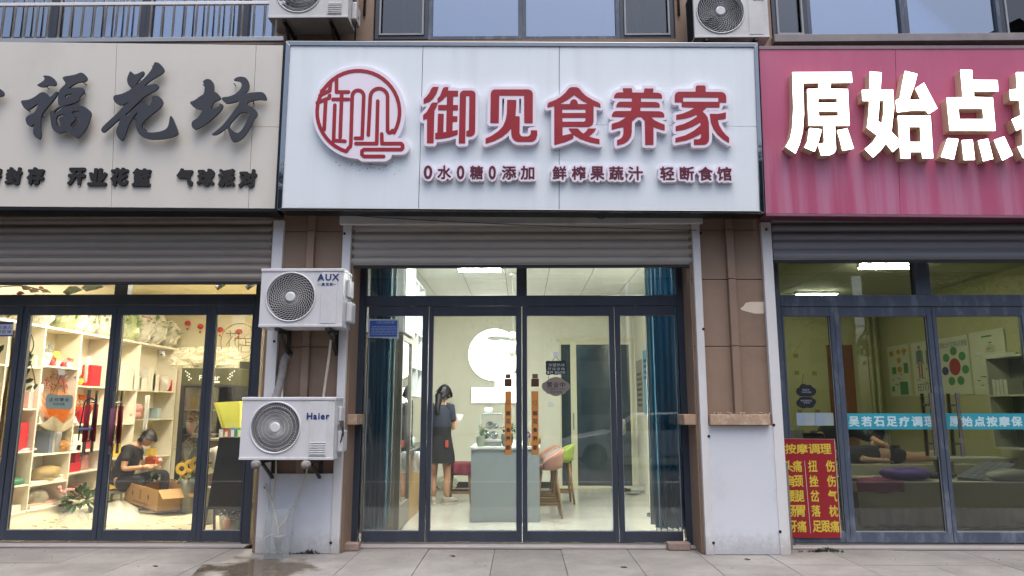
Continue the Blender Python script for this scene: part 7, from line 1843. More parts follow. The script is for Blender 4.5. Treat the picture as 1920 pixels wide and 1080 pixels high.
# branch and leaves in the transom light
t = thing('dried_branch', 'branch with brown buds and a pale leaf in the flower shop transom', 'branch', at(50, 545, 7.9)); MB().tube(spline([at(x, y, 7.9) for x, y in ((-30, 545), (0, 538), (40, 536), (70, 542), (95, 548))], 4), .008, 6).build('stem', mat('vine_stem', '#5b5a34', .7), t)
for (x, y, L_, m_) in ((48, 538, .12, PAL['brown']), (62, 545, .12, PAL['brown']), (85, 545, .1, PAL['brown']), (38, 550, .1, PAL['red']), (80, 538, .07, PAL['red']), (160, 540, .25, M_leafp), (125, 548, .22, M_leafp)):
    m = MB(); leaf(m, at(x - 8, y, 7.92), (1, -.2, r.uniform(-.3, .2)), L_, L_ * .5, up=(0, -1, .3)); m.build('leaf', m_, t)

# door handles with red sleeves, stickers
M_sleeve = mat('red_knit_sleeve', '#7d1a24', .85, var=.2, scale=30); M_sleevep = mat('purple_sleeve', '#6b4152', .85, var=.2, scale=30)
yL = YD + .012
def tube_handle(leaf_o, pxt, pxb, pyt, pyb, Y, sl=None, m_s=None, r_=.016):
    a, b = at(pxt, pyt, Y), at(pxb, pyb, Y); x = (a.x + b.x) / 2
    MB().tube([(x, Y, b.z), (x, Y, a.z)], r_, 12).build('pull_handle', M_steel, leaf_o, smooth=False)
    for z in (b.z + .12, a.z - .12): MB().tube([(x, Y, z), (x, yL + .035, z)], .009, 8).build('standoff', M_steel, leaf_o)
    if sl: MB().tube([(x, Y, at(pxb, sl[1], Y).z), (x, Y, at(pxt, sl[0], Y).z)], r_ + .009, 12).build('handle_sleeve', m_s, leaf_o, smooth=True)
lA, lB = lleaves[2][0], lleaves[3][0]
tube_handle(lA, 168, 156, 731, 850, yL - .05, (759, 829), M_sleeve); tube_handle(lA, 183, 171, 732, 848, yL + .12, (758, 828), M_sleeve)
tube_handle(lB, 216, 204, 733, 852, yL - .05, (766, 836), M_sleevep); tube_handle(lB, 230, 219, 733, 850, yL + .12, (761, 831), M_sleeve)
hx_ = at(160, 790, yL - .06)
t = thing('bicycle_lock', 'black loop lock with blue bar hung on the red door handle', 'lock', (hx_.x, yL - .06, hx_.z))
MB().tube(spline([at(x, y, yL - .08) for x, y in ((147, 826), (150, 800), (155, 775), (159, 755), (166, 748), (174, 748), (179, 755), (177, 775), (172, 800), (168, 828))], 4), .007, 6).build('shackle', M_black, t, smooth=True)
a, b = at(148, 805, yL - .09), at(172, 804, yL - .09); MB().tube([a, b], .014, 10).build('lock_bar', mat('blue_lock', '#55608c', .4), t)
M_gplate = mat('grey_green_plaque', '#8d9b91', .5, var=.06)
flat_sign('open_plaque', 'grey green plaque reading open for business behind the flower shop glass', 'plaque', [(86, 738), (106, 739), (110, 741), (135, 740), (137, 745), (135, 767), (128, 768), (92, 766), (84, 765)], yL + .014, .006, M_gplate, [('正在营业', 91, 746, 131, 752.5, M_ink, .01), ('欢迎光临', 99, 755, 122, 760, M_ink, 0)], [((98, 739), (115, 703)), ((122, 739), (116, 703))])
flat_sign('hook_plate', 'small cream adhesive hook on the flower shop door glass', 'hook', [(109, 692), (120.5, 692), (120.5, 703), (109, 703)], yL + .018, .005, M_paper, [], smooth_it=0)
# round shop-name outline on the right side light
t = thing('window_lettering', 'thin bronze circle with outlined flower shop characters on the side light', 'lettering', at(446, 675, YD + .03))
Yl = YD + .03; M_brz = mat('bronze_line', '#7f6b34', .5)
cc = at(447.5, 640, Yl); rr_ = at(481, 640, Yl).x - cc.x
MB().tube([(cc.x + rr_ * math.cos(a), Yl, cc.z + rr_ * math.sin(a)) for a in [i * math.pi / 32 for i in range(65)]], .0032, 5, caps=False).build('circle', M_brz, t)
for k, pl_ in enumerate((((424, 625), (452, 625)), ((432, 620), (432, 631)), ((441, 619), (441, 629)), ((436, 630), (424, 648)), ((430, 640), (430, 653)), ((450, 626), (438, 640)), ((441, 632), (441, 648), (446, 650), (452, 646)), ((444, 635), (472, 635)), ((459, 631), (459, 635)), ((448, 635), (447, 660)), ((461, 636), (461, 648)), ((461, 642), (472, 642)), ((453, 648), (470, 648), (468, 660), (452, 660), (453, 648)))):
    MB().tube([at(x, y, Yl) for x, y in pl_], .0035, 5).build('stroke', M_brz, t)
# surveillance notice
t = flat_sign('notice_sticker', 'white and blue surveillance notice sticker at the edge of the flower shop', 'sticker', [(-32, 603), (26, 603), (23, 631), (-34, 631)], YD - .004, .003, mat('sticker_white', '#b9bfd0', .5), [('您已进入', -14, 611, 23, 617, mat('sticker_navy', '#2c3a6b', .5), .01), ('监控区域', -15, 619, 22, 625, mat('sticker_navy', '#2c3a6b', .5), .01)], smooth_it=0)
for y0_, y1_ in ((603.2, 608), (628, 630.8)):
    a, b = at(-33, y1_, YD - .0052), at(24.5, y0_, YD - .0052); MB().box(a.x, b.x, YD - .0052, YD - .0043, a.z, b.z).build('stripe', mat('sticker_navy', '#2c3a6b', .5), t)

# ================================================================== MASSAGE SHOP
M_wallr = mat('olive_wall', '#aca778', .75, var=.06, scale=1.2, dirt='#8f8a58', dirt_amt=.3, dirt_scale=1.2)
M_floorr = mat('grey_tile', '#a9a99c', .3, var=.07, scale=2)
RX0, RX1, RY0, RY1, RZ = 2.2, 6.30, 7.53, 12.62, 3.12
wr = room('r', RX0, RX1, RY0, RY1, RZ, M_wallr, M_floorr, mat('dull_ceiling', '#b4b39c', .8, var=.03), m_joint=M_joint, m_tbar=mat('dull_grid', '#6e6e60', .6))
M_tubel = emit('tube_lamp', '#f4f5e0', 62.0)
for k, (px0, px1, py, lb) in enumerate(((1615, 1722, 493.5, 'fluorescent tube nearer the massage shop door'), (1612, 1706, 500, 'second fluorescent tube of the pair near the massage shop door'), (1495, 1568, 550, 'fluorescent tube over the rear massage couch'))):
    a = ground((px0 + px1) / 2, py, RZ - .02); xa, xb = ground(px0, py, RZ - .02).x, ground(px1, py, RZ - .02).x
    t = thing('ceiling_light', lb, 'ceiling light', (a.x, a.y, RZ)); MB().box(xa - .02, xb + .02, a.y - .05, a.y + .05, RZ - .03, RZ - .0015).build('housing', M_white, t); MB().box(xa, xb, a.y - .032, a.y + .032, RZ - .045, RZ - .031).build('tube', M_tubel, t)
# wooden door and pipes on the rear wall
xa, xb = at(1560, 800, RY1).x, at(1608, 800, RY1).x
t = thing('wooden_door', 'reddish brown wooden door in the rear wall of the massage shop', 'door', ((xa + xb) / 2, RY1, ZF)); MB().box(xa, xb, RY1 - .04, RY1 - .001, ZF, 2.45).build('door_leaf', mat('orange_brown_wood', '#7c4a24', .4, var=.2, scale=4, stretch=(4, 1, .5)), t, bevel=.004); MB().tube([(xb - .08, RY1 - .041, 1.05), (xb - .08, RY1 - .09, 1.05), (xb - .2, RY1 - .09, 1.05)], .012, 8).build('handle', M_steel, t)
for z0, z1 in ((.15, 1.0), (1.15, 2.3)): MB().box(xa + .08, xb - .08, RY1 - .05, RY1 - .0405, z0, z1).build('door_panel', mat('orange_brown_wood', '#7c4a24', .4), t, bevel=.004)
for k, (dx, lb) in enumerate(((0, 'painted riser pipe in the corner, left of a pair'), (.11, 'painted riser pipe in the corner, right of a pair'))):
    x = at(1642, 760, RY1 - .15).x + dx; o = MB().tube([(x, RY1 - .1, ZF), (x, RY1 - .1, RZ - .002)], .035, 12).build('riser_pipe', mat('painted_pipe', '#a9a678', .55, var=.06), loc=(x, RY1 - .1, ZF), smooth=True); tag(o, lb, 'pipe')
# posters on the right wall
def onXr(px, py, X=RX1): d = ray(px, py); t = X / d[0]; return Vector((X, d[1] * t, EYE + d[2] * t))
M_pw = mat('poster_white', '#c3c1a6', .55, var=.04); M_pg = mat('poster_green', '#3f7f42', .5); M_pr = mat('poster_red', '#93302b', .5); M_po = mat('poster_ochre', '#a8862f', .5); M_pb = mat('poster_navy', '#26305c', .5)
def chart(label, pxl, pxr, ytl, ybl, prints):
    a, b = onXr(pxl, ytl), onXr(pxr, ytl); zt = onXr(pxl, ytl).z; zb = onXr(pxl, ybl).z; yf_, yn_ = a.y, b.y    # far (left) edge, near (right) edge
    t = thing('wall_chart', label, 'chart', (RX1, (yf_ + yn_) / 2, zb)); MB().box(RX1 - .014, RX1 - .001, yn_, yf_, zb, zt).build('board', M_pw, t, bevel=.002)
    bym = {}
    for (kind, u, v, w_, h_, m_) in prints:
        P_ = lambda uu, vv: (RX1 - .0155, yf_ + (yn_ - yf_) * uu, zt + (zb - zt) * vv)
        mm = bym.setdefault(m_.name, (MB(), m_))[0]
        if kind == 'r': mm.poly([P_(u, v), P_(u + w_, v), P_(u + w_, v + h_), P_(u, v + h_)])
        elif kind == 'e': mm.poly([P_(u + w_ * math.cos(i * math.pi / 10), v + h_ * math.sin(i * math.pi / 10)) for i in range(20)])
    for mm, m_ in bym.values(): mm.build('print', m_, t)['kind'] = 'stuff'
    return t, (lambda uu, vv: Vector((RX1 - .0165, yf_ + (yn_ - yf_) * uu, zt + (zb - zt) * vv))), abs(yn_ - yf_), zt - zb
rr2 = random.Random(12)
dots = [('r', .1 + rr2.uniform(0, .7), .15 + rr2.uniform(0, .75), rr2.uniform(.05, .16), .012, M_ink) for _ in range(30)]
chart('diagram chart with ochre and green boxes, furthest along the olive wall', 1664, 1703, 651, 744, [('r', .1, .1, .2, .1, M_po), ('e', .55, .13, .1, .05, M_po), ('e', .82, .13, .12, .05, M_po), ('e', .55, .3, .1, .06, M_po), ('e', .55, .48, .12, .06, M_po), ('r', .18, .42, .2, .14, M_pg), ('r', .75, .36, .2, .2, M_pg), ('r', .5, .72, .38, .25, M_pg), ('r', .1, .8, .14, .1, M_pg)] + dots[:8])
M_fig = mat('anatomy_red', '#96584a', .6); M_figb = mat('anatomy_grey', '#5d6a6c', .6)
fig = []
for u in (.32, .72): fig += [('e', u, .1, .05, .035, M_fig), ('r', u - .09, .15, .18, .22, M_figb), ('r', u - .08, .37, .06, .3, M_fig), ('r', u + .02, .37, .06, .3, M_fig), ('r', u - .14, .17, .04, .25, M_figb), ('r', u + .1, .17, .04, .25, M_figb)]
chart('anatomy chart with two standing figures and printed notes', 1709, 1756, 644, 743, fig + [('r', .15, .78, .7, .01, M_ink)] + [('r', .15 + .1 * i, .8, .02, .1, M_ink) for i in range(7)] + dots[8:20])
ring_ = []
for i in range(7):
    a = math.radians(-90 + i * 360 / 7); ring_.append(('e', .5 + .36 * math.cos(a), .52 + .27 * math.sin(a), .12, .075, M_pb if i == 5 else M_pg))
t, Pc, wc, hc = chart('therapy system chart with a red circle ringed by green discs', 1761, 1815, 636, 741, ring_ + [('e', .5, .52, .2, .15, M_pr)])
m_ = MB()
for i, ch in enumerate('原始点疗法体系示意图'):
    A, B, vs, fs = glyph_segs(ch); b0 = len(m_.v); s_ = .088
    for q in vs: p_ = Pc(.03 + .095 * i + q[0] * .085, .17 - q[1] * .085 * wc / hc * 1.6); m_.v.append(tuple(p_))
    m_.f += [tuple(b0 + j for j in f) for f in fs]
m_.build('lettering', MATS['poster_navy'], t)['kind'] = 'stuff'
chart('pale chart with faint diagrams nearest the white shelf unit', 1818, 1884, 625, 741, [('r', .36, .08, .3, .025, M_pg)] + dots[20:] + [('e', .6, .3, .14, .08, mat('faint_print', '#b0ae92', .6)), ('e', .6, .6, .14, .08, mat('faint_print', '#b0ae92', .6))])
# shelf unit on the right wall
yn, yf2 = onXr(1990, 700).y, onXr(1893, 700).y
t = thing('book_shelf', 'white open shelf unit with stacked papers on the right wall', 'shelf', (RX1 - .12, (yn + yf2) / 2, .9))
M_dshelf = mat('dull_white_shelf', '#b7b6a2', .5, var=.05)
MB().box(RX1 - .012, RX1 - .002, yn, yf2, .85, 1.98).build('back', mat('shelf_inside', '#7f806f', .6), t)
for y in (yn, yf2 - .02): MB().box(RX1 - .3, RX1 - .013, y, y + .02, .85, 2.0).build('upright', M_dshelf, t)
for z in (.85, 1.16, 1.5, 1.98): MB().box(RX1 - .3, RX1 - .013, yn + .021, yf2 - .021, z, z + .02).build('shelf_board', M_dshelf, t)
for k in range(4):
    o = MB().box(RX1 - .26, RX1 - .06, yf2 - .09 - k * .075, yf2 - .03 - k * .075, 1.521, 1.72 - .01 * (k % 2)).build('paper_bundle', M_dshelf, loc=(RX1 - .16, yf2 - .06 - k * .075, 1.52)); tag(o, 'upright bundle of papers on the white shelf unit', 'papers', 'paper bundles on the shelf unit')
o = MB().bar((RX1 - .34, yf2 + .12, 2.06), (RX1 - .12, yf2 - .35, 2.03), .05, .03).build('rolled_banner', M_dshelf, loc=(RX1 - .2, yf2, 2.0)); tag(o, 'rolled pale banner lying on top of the white shelf unit', 'banner')

# couches
M_sheet = mat('beige_sheet', '#b0a78f', .85, var=.05, scale=3); M_skirt = mat('taupe_skirt', '#8a7a6c', .85, var=.08, scale=4)
def couch(label, x0, x1, y0, y1, z, drop, skirt=True):
    t = thing('massage_couch', label, 'couch', ((x0 + x1) / 2, (y0 + y1) / 2, ZF), 'massage couches')
    MB().box(x0, x1, y0, y1, z - .12, z).build('mattress', M_sheet, t, bevel=.02)
    MB().box(x0 + .05, x1 - .05, y0 + .05, y1 - .05, ZF, z - .121).build('base', mat('dark_base', '#3a352d', .8), t)
    def fn(u, v): return (x0 - .02 + (x1 - x0 + .04) * u, y0 - .012 - .012 * v * math.sin(14 * u + 1), z + .004 - v * (drop + .012 * math.sin(5 * u)))
    MB().grid(fn, 40, 5).build('sheet_drop', M_sheet, t, smooth=True)
    MB().box(x0 - .02, x1 + .02, y0 - .012, y1 + .01, z + .001, z + .012).build('sheet_top', M_sheet, t, bevel=.005)
    def f2(u, v): return (x0 + .0 + (x1 - x0) * u, y0 + .02 + .022 * math.sin(u * 70) * (1 - .4 * v), ZF + .03 + (z - drop - ZF) * v + .01 * math.sin(u * 9) * (1 - v))
    if skirt: MB().grid(f2, 160, 4).build('skirt', M_skirt, t, smooth=True)
    return t
b0 = ground(1612, 992, ZF); zb_ = at(1640, 905, b0.y).z
couch('beige sheeted massage couch with pleated skirt just inside the right doors', at(1612, 940, b0.y).x, 6.2, b0.y, b0.y + .75, zb_, .27)
ZB2 = .60
couch('rear massage couch on which the client lies', 4.15, 6.05, 9.85, 10.5, ZB2, .15)
# blankets and pillows on the front couch
zt = zb_ + .013; yb = b0.y
def puff(label, name, cat, x0, x1, y0, y1, z, h_, m_, seed, pleat=0):
    r = random.Random(seed); k1 = r.uniform(0, 6)
    def fn(u, v):
        a = 2 * math.pi * u; ca, sa = math.cos(a), math.sin(a); sq = lambda c: math.copysign(abs(c) ** .55, c); w_ = math.sin(math.pi * v) ** .6
        k = 1 + .04 * math.sin(3 * a + k1) + (pleat * math.sin(26 * a) if .3 < v < .8 else 0)
        return ((x0 + x1) / 2 + (x1 - x0) / 2 * sq(ca) * w_ * k, (y0 + y1) / 2 + (y1 - y0) / 2 * sq(sa) * w_ * k, z + h_ * (.5 - .5 * math.cos(math.pi * v)) * (1 + .1 * math.sin(2 * a + k1)))
    o = MB().grid(fn, 52, 12, True).build(name, m_, loc=((x0 + x1) / 2, (y0 + y1) / 2, z), smooth=True); return tag(o, label, cat)
puff('purple pleated pillow on the front massage couch', 'pillow', 'pillow', at(1664, 890, yb + .1).x, at(1748, 890, yb + .1).x, yb + .02, yb + .4, zt, .13, mat('purple_fabric', '#4d2a80', .7, var=.2, scale=10), 3, .025)
puff('dark grey bolster behind the purple pillow', 'bolster', 'pillow', at(1738, 890, yb + .3).x, at(1800, 890, yb + .3).x, yb + .30, yb + .5, zt, .07, mat('dark_grey_fabric', '#3d3842', .8), 4)
t = thing('magenta_blanket', 'magenta blanket with cream flower patches folded over the couch edge', 'blanket', (at(1640, 900, yb).x, yb, zt))
xa, xb = at(1600, 905, yb).x + .02, at(1692, 905, yb).x
M_mag = mat('magenta_blanket', '#86285a', .85, var=.12, scale=6)
MB().grid(lambda u, v: (xa + (xb - xa) * u - .1 * (v - .35) * (v > .35), yb - .035 + max(0, v - .35) * .55, zt + .012 - max(0, .35 - v) * .36 + .01 * math.sin(9 * u + 6 * v)), 24, 18).build('cloth', M_mag, t, smooth=True, solid=.012)
for (u, v) in ((.35, .75), (.55, .8), (.2, .62)):
    MB().lathe([(0, 0), (.07, 0), (.07, .003)], (xa + (xb - xa) * u - .05, yb + .02 + (v - .35) * .5, zt + .026), 12).build('patch', mat('cream_patch', '#b5a271', .85), t)
M_chk = mat('grey_blue_fabric', '#6d7276', .85, var=.06)
t = thing('checked_blanket', 'folded grey checked blanket propped at the right of the front couch', 'blanket', (at(1850, 890, yb + .2).x, yb + .2, zt))
c0, c1, c2_, c3 = at(1793, 893, yb + .12), at(1862, 902, yb + .02), at(1906, 868, yb + .35), at(1842, 864, yb + .5)
for k in range(2): MB().prism([Vector(q) + Vector((0, 0, -.03 - k * .035)) for q in (c0, c1, c2_, c3)], (0, 0, .03)).build('fold', M_chk, t, bevel=.012)
m_ = MB()
for k in range(1, 5):
    u = k / 5; a, b = Vector(c0).lerp(c1, u), Vector(c3).lerp(c2_, u); m_.bar(a + Vector((0, 0, .001)), b + Vector((0, 0, .001)), .006, .004)
    if k < 4: a, b = Vector(c0).lerp(c3, k / 4), Vector(c1).lerp(c2_, k / 4); m_.bar(a + Vector((0, 0, .001)), b + Vector((0, 0, .001)), .006, .004)
m_.build('check_lines', mat('check_white', '#a5a79f', .85), t)['kind'] = 'stuff'
puff('rumpled pale cloth draped at the right end of the front couch', 'draped_cloth', 'cloth', at(1866, 900, yb - .02).x, at(1966, 900, yb - .02).x, yb - .03, yb + .25, zt - .02, .14, mat('pale_cloth', '#a39e90', .85, var=.06), 6)
# side table and lamp
ts = onXr(1905, 868)
t = thing('side_table', 'small grey side table behind the checked blanket', 'table', (5.85, 9.45, ZF)); MB().box(5.35, 6.2, 9.25, 9.7, .70, .735).build('tabletop', M_dshelf, t, bevel=.004)
for x, y in ((5.4, 9.3), (6.15, 9.3), (5.4, 9.65), (6.15, 9.65)): MB().box(x - .02, x + .02, y - .02, y + .02, ZF, .699).build('leg', mat('shelf_inside', '#7f806f', .6), t)
lx, ly = at(1664, 830, 11.6).x, 11.6
t = thing('desk_lamp', 'black shaded heat lamp on a white stand beyond the rear couch', 'lamp', (lx, ly, ZF)); MB().lathe([(.16, 0), (.16, .03), (0, .04)], (lx, ly, ZF), 16).build('base', M_dshelf, t); MB().tube([(lx, ly, .03), (lx - .02, ly, 1.08)], .022, 8).build('stand', M_dshelf, t); MB().lathe([(.13, -.09), (.10, 0), (.05, .07), (0, .09)], (lx - .07, ly, 1.12), 16).build('shade', M_black, t, smooth=True); MB().tube([(lx + .08, ly, .03), (lx + .03, ly, 1.0)], .015, 8).build('stand', M_dshelf, t)
o = MB().box(at(1466, 800, 11.5).x, at(1503, 800, 11.5).x, 11.4, 11.7, ZF, at(1480, 806, 11.4).z).build('cabinet', mat('grey_cabinet', '#7d7d78', .5, var=.05), loc=(at(1485, 800, 11.5).x, 11.5, ZF), bevel=.006); tag(o, 'plain grey cabinet against the olive wall behind the red poster', 'cabinet')
# paper scraps of old tape on the olive wall: flat marks
for k, (px, py) in enumerate(((1494, 699), (1527, 700), (1500, 772), (1533, 772), (1506, 790), (1492, 667))):
    p = at(px, py, RY1 - .002); o = MB().box(p.x - .04, p.x + .04, RY1 - .003, RY1 - .001, p.z - .035, p.z + .035).build('tape_mark', mat('old_tape', '#8a8140', .7, var=.1), loc=p); tag(o, 'yellowed tape mark left on the olive rear wall', 'tape mark', 'tape marks on the olive wall')

# ------------------------------------------------------------------ on the right shop front
Yq = YD - .012
t = thing('price_poster', 'red poster with yellow massage list on the narrow side light', 'poster', at(1520, 1008, Yq))
p = [at(x, y, Yq) for x, y in ((1456, 1008), (1577.5, 1009), (1565, 823), (1452, 822))]
M_pred = mat('poster_scarlet', '#8d1d28', .4, var=.07, scale=3); M_pyel = mat('poster_yellow', '#c9b540', .45)
quadbox(p[0], p[1], p[2], p[3], .006).build('sheet', M_pred, t)
e_ = MB(); e_.bar((p[3].x, Yq - .0012, p[3].z - .003), (p[2].x, Yq - .0012, p[2].z - .003), .006, .002); e_.bar((p[1].x - .003, Yq - .0012, p[1].z), (p[2].x - .003, Yq - .0012, p[2].z), .006, .002, up=(0, 1, 0)); e_.build('border', mat('poster_edge', '#b9b0a4', .5), t)
L = []
def put(ch, x0, y0, x1, y1): 
    a, b = at(x0, y1, Yq), at(x1, y0, Yq); L.extend(glyph_loops(ch, a.x, a.z, b.x - a.x, b.z - a.z, .022, .03))
for ch, x0 in zip('按摩调理', (1472, 1494, 1516, 1538)): put(ch, x0, 832, x0 + 20, 851)
for r_, (l2, r3, y0) in enumerate((('头痛', '扭 伤', 863), ('肩颈', '挫 伤', 891), ('腰腿', '岔 气', 919), ('肠胃', '落 枕', 947), ('牙痛', '足跟痛', 976))):
    sh = r_ * 2.1; y1 = y0 + 22
    for ch, x0 in zip(l2, (1470, 1487)): put(ch, x0 + sh, y0, x0 + 16 + sh, y1)
    xs3 = (1516, 1532, 1549) if len(r3) == 3 else (1516, 1549)
    for ch, x0 in zip(r3, xs3):
        if ch != ' ': put(ch, x0 + sh, y0, x0 + 15.5 + sh, y1)
me = loops_mesh('lettering', L, M_pyel, .0008); me.transform(Matrix.Translation((0, Yq - .0012, 0))); link_mesh('lettering', me, t)['kind'] = 'stuff'
a, b = at(1508.5, 864, Yq - .001), at(1520, 1000, Yq - .001); MB().bar(a, b, .006, .0015, up=(0, 1, 0)).build('rule', mat('poster_rule', '#b6a8a8', .5), t)
Yg2 = YD + .030
M_cloudb = mat('black_cloud_plaque', '#0f1620', .5); M_pt = mat('plaque_text', '#8d98a4', .6)
cl_up = [(97, 330), (115, 290), (150, 280), (160, 240), (210, 225), (255, 250), (310, 240), (345, 285), (380, 300), (392, 345), (370, 385), (335, 400), (325, 415), (150, 410), (140, 390), (105, 375)]
flat_sign('cloud_plaque', 'black cloud shaped plaque with pale writing, upper of two on the side light', 'plaque', cl_up, Yg2, .006, M_cloudb, [('营业中', 190, 302, 290, 330, M_pt, .01), ('欢迎光临', 178, 338, 318, 362, M_pt, .01)], [((185, 225), (205, 90))], 7.714, (1480, 690), 1)
flat_sign('cloud_plaque', 'black cloud shaped plaque with pale writing, lower of two on the side light', 'plaque', [(150, 418), (325, 418), (340, 440), (380, 460), (390, 500), (360, 540), (345, 570), (290, 582), (260, 572), (200, 588), (160, 570), (110, 540), (100, 495), (120, 460), (145, 450)], Yg2, .006, M_cloudb, [('有事请联系店', 160, 458, 325, 486, M_pt, .005), ('主电话', 200, 490, 300, 515, M_pt, .005)], None, 7.714, (1480, 690), 1)
for (x0, x1, lb, dk) in ((1494.5, 1528, 'pale blue folded leaflet taped to the side light, left of a pair', 1508), (1529, 1562, 'pale blue folded leaflet taped to the side light, right of a pair', 1546)):
    a, b = at(x0, 798, Yg2), at(x1, 774, Yg2); t = thing('leaflet', lb, 'leaflet', (a.x, Yg2, a.z)); xm = PX(dk, 786, Yg2)
    MB().box(a.x, xm, Yg2, Yg2 + .003, a.z, b.z).build('page', mat('leaflet_blue', '#8597a8', .4, var=.05), t); MB().box(xm + .001, b.x, Yg2, Yg2 + .004, a.z, b.z).build('page', mat('leaflet_grey', '#8f9b9f', .4, var=.05), t)
# teal lettering band on both doors
M_tealb = mat('teal_band', '#2f93a6', .4, var=.04); M_tw = mat('band_white', '#b9d3da', .5)
rA, rB = rleaves[1], rleaves[2]
Yb = rA[3] + .026
for lf_o, x0, x1, txt, xs3 in ((rA, 1590, 1757, '吴若石足疗调理', [1592 + i * 23.6 for i in range(7)]), (rB, 1775, 1926, '原始点按摩保健', [1781 + i * 23.2 for i in range(7)])):
    xl_, xr_ = lf_o[1] + .057, lf_o[2] - .05
    if lf_o is rB: xl_ = lf_o[1] + .045
    z0, z1 = at(1650, 805, Yb).z, at(1650, 775, Yb).z
    MB().box(xl_, xr_, Yb, Yb + .0012, z0, z1).build('lettering_band', M_tealb, lf_o[0])
    L = []
    for ch, px in zip(txt, xs3):
        a, b = at(px, 800, Yb), at(px + 18.5, 780.5, Yb)
        if b.x < xr_ - .005: L += glyph_loops(ch, a.x, a.z, b.x - a.x, b.z - a.z, .035, .03)
    me = loops_mesh('lettering', L, M_tw, .0006); me.transform(Matrix.Translation((0, Yb - .001, 0))); link_mesh('lettering', me, lf_o[0])['kind'] = 'stuff'
tube_handle(rA[0], 1745, 1755, 737, 856, yL - .06, r_=.018); tube_handle(rA[0], 1729, 1739, 738, 855, yL + .13, r_=.018)
tube_handle(rB[0], 1794, 1806, 737, 856, yL - .06, r_=.018); tube_handle(rB[0], 1777, 1789, 738, 854, yL + .13, r_=.018)
o = quadbox(at(1471, 1030, YT + .06), at(1487, 1030, YT + .06), at(1477, 868, YT + .06), at(1474, 868, YT + .06), .02).build('warped_board', mat('grey_hardboard', '#77736c', .7, var=.1), loc=at(1479, 1035, YT + .06)); tag(o, 'thin warped grey board leaning behind the right white trim', 'board')

# ================================================================== PEOPLE
def skin_mesh(nodes, edges, root, sub=2):
    """Continuous limb surface grown over a skeleton of joints: {name: (point, radius)}."""
    names = list(nodes); idx = {n: i for i, n in enumerate(names)}
    me = bpy.data.meshes.new('skeleton'); me.from_pydata([tuple(nodes[n][0]) for n in names], [(idx[a], idx[b]) for a, b in edges], [])
    o = bpy.data.objects.new('skeleton', me); col.objects.link(o)
    md = o.modifiers.new('skin', 'SKIN'); md.use_smooth_shade = True
    if not me.skin_vertices: 
        bm = bmesh.new(); bm.from_mesh(me); bm.verts.layers.skin.verify(); bm.to_mesh(me); bm.free()
    sv = me.skin_vertices[0].data
    for n in names:
        r = nodes[n][1]; sv[idx[n]].radius = r if isinstance(r, tuple) else (r, r); sv[idx[n]].use_root = (n == root)
    ss = o.modifiers.new('sub', 'SUBSURF'); ss.levels = sub; ss.render_levels = sub
    bpy.context.view_layer.update()
    ev = o.evaluated_get(bpy.context.evaluated_depsgraph_get()); out = bpy.data.meshes.new_from_object(ev)
    vs = [tuple(v.co) for v in out.vertices]; fs = [tuple(p.vertices) for p in out.polygons]
    bpy.data.objects.remove(o); bpy.data.meshes.remove(me); bpy.data.meshes.remove(out)
    return vs, fs
def into(mb, vf):
    b = len(mb.v); mb.v += vf[0]; mb.f += [tuple(b + i for i in f) for f in vf[1]]; return mb
def frame(fwd, up=(0, 0, 1)):
    f = Vector(fwd).normalized(); r = f.cross(Vector(up)).normalized(); u = r.cross(f); return f, r, u
def head(mb, c, fwd, up=(0, 0, 1), h=0.225):
    """Skull, jaw, nose, lips and ears as one surface set, looking along fwd."""
    c = Vector(c); f, r, u = frame(fwd, up)
    def fn(a_, v):
        a = 2 * math.pi * a_; t = math.pi * v; z = -math.cos(t); w = math.sin(t)
        x, y = math.cos(a) * w, math.sin(a) * w                       # x forward, y right
        wf = 0.43 if x > 0 else 0.45; ws = 0.335
        k = 1.0
        if z < -0.1: k = 1 - 0.28 * (-z - 0.1) ** 1.2                 # jaw narrows
        p = f * (x * wf * (1.02 if z < 0 else 1)) + r * (y * ws * k) + u * (z * 0.5)
        if x > 0.80 and -0.42 < z < 0.10: p += f * 0.085 * (1 - abs(z + 0.18) / 0.28) * max(0, 1 - abs(y) / 0.30)   # nose
        if x > 0.75 and -0.62 < z < -0.45: p += f * 0.03 * max(0, 1 - abs(y) / 0.35)     # lips
        if x > 0.6 and 0.0 < z < 0.22 and 0.2 < abs(y) < 0.5: p -= f * 0.03               # eye sockets
        return c + p * h
    mb.grid(fn, 28, 18, True)
    for s in (-1, 1):
        e = c + r * s * 0.335 * h - f * 0.03 * h - u * 0.03 * h
        def er(a_, v, e=e, s=s):
            a = 2 * math.pi * a_; t = math.pi * v; return e + (f * math.cos(a) * math.sin(t) * 0.09 + r * s * math.sin(a) * math.sin(t) * 0.05 - u * math.cos(t) * 0.14) * h
        mb.grid(er, 10, 8, True)
    return f, r, u
def hair_cap(c, fwd, up=(0, 0, 1), h=0.225, low=-0.35, front=0.30, vol=1.12, seed=1):
    """Hair shell: everything behind and above a hairline."""
    c = Vector(c); f, r, u = frame(fwd, up); R = random.Random(seed); m = MB()
    def fn(a_, v):
        a = 2 * math.pi * a_; x, y = math.cos(a), math.sin(a)
        zl = front if x > 0.35 else (low if x < -0.2 else low + (front - low) * (x + 0.2) / 0.55)
        t0 = math.acos(max(-1, min(1, -zl))); t = math.pi - (math.pi - t0) * v
        z = -math.cos(t); w = math.sin(t); k = vol * (1 + 0.025 * math.sin(11 * a + 5 * v) + R.uniform(-.008, .008))
        return c + (f * x * w * 0.45 + r * y * w * 0.35 + u * z * 0.515) * h * k
    return m.grid(fn, 36, 14, True)
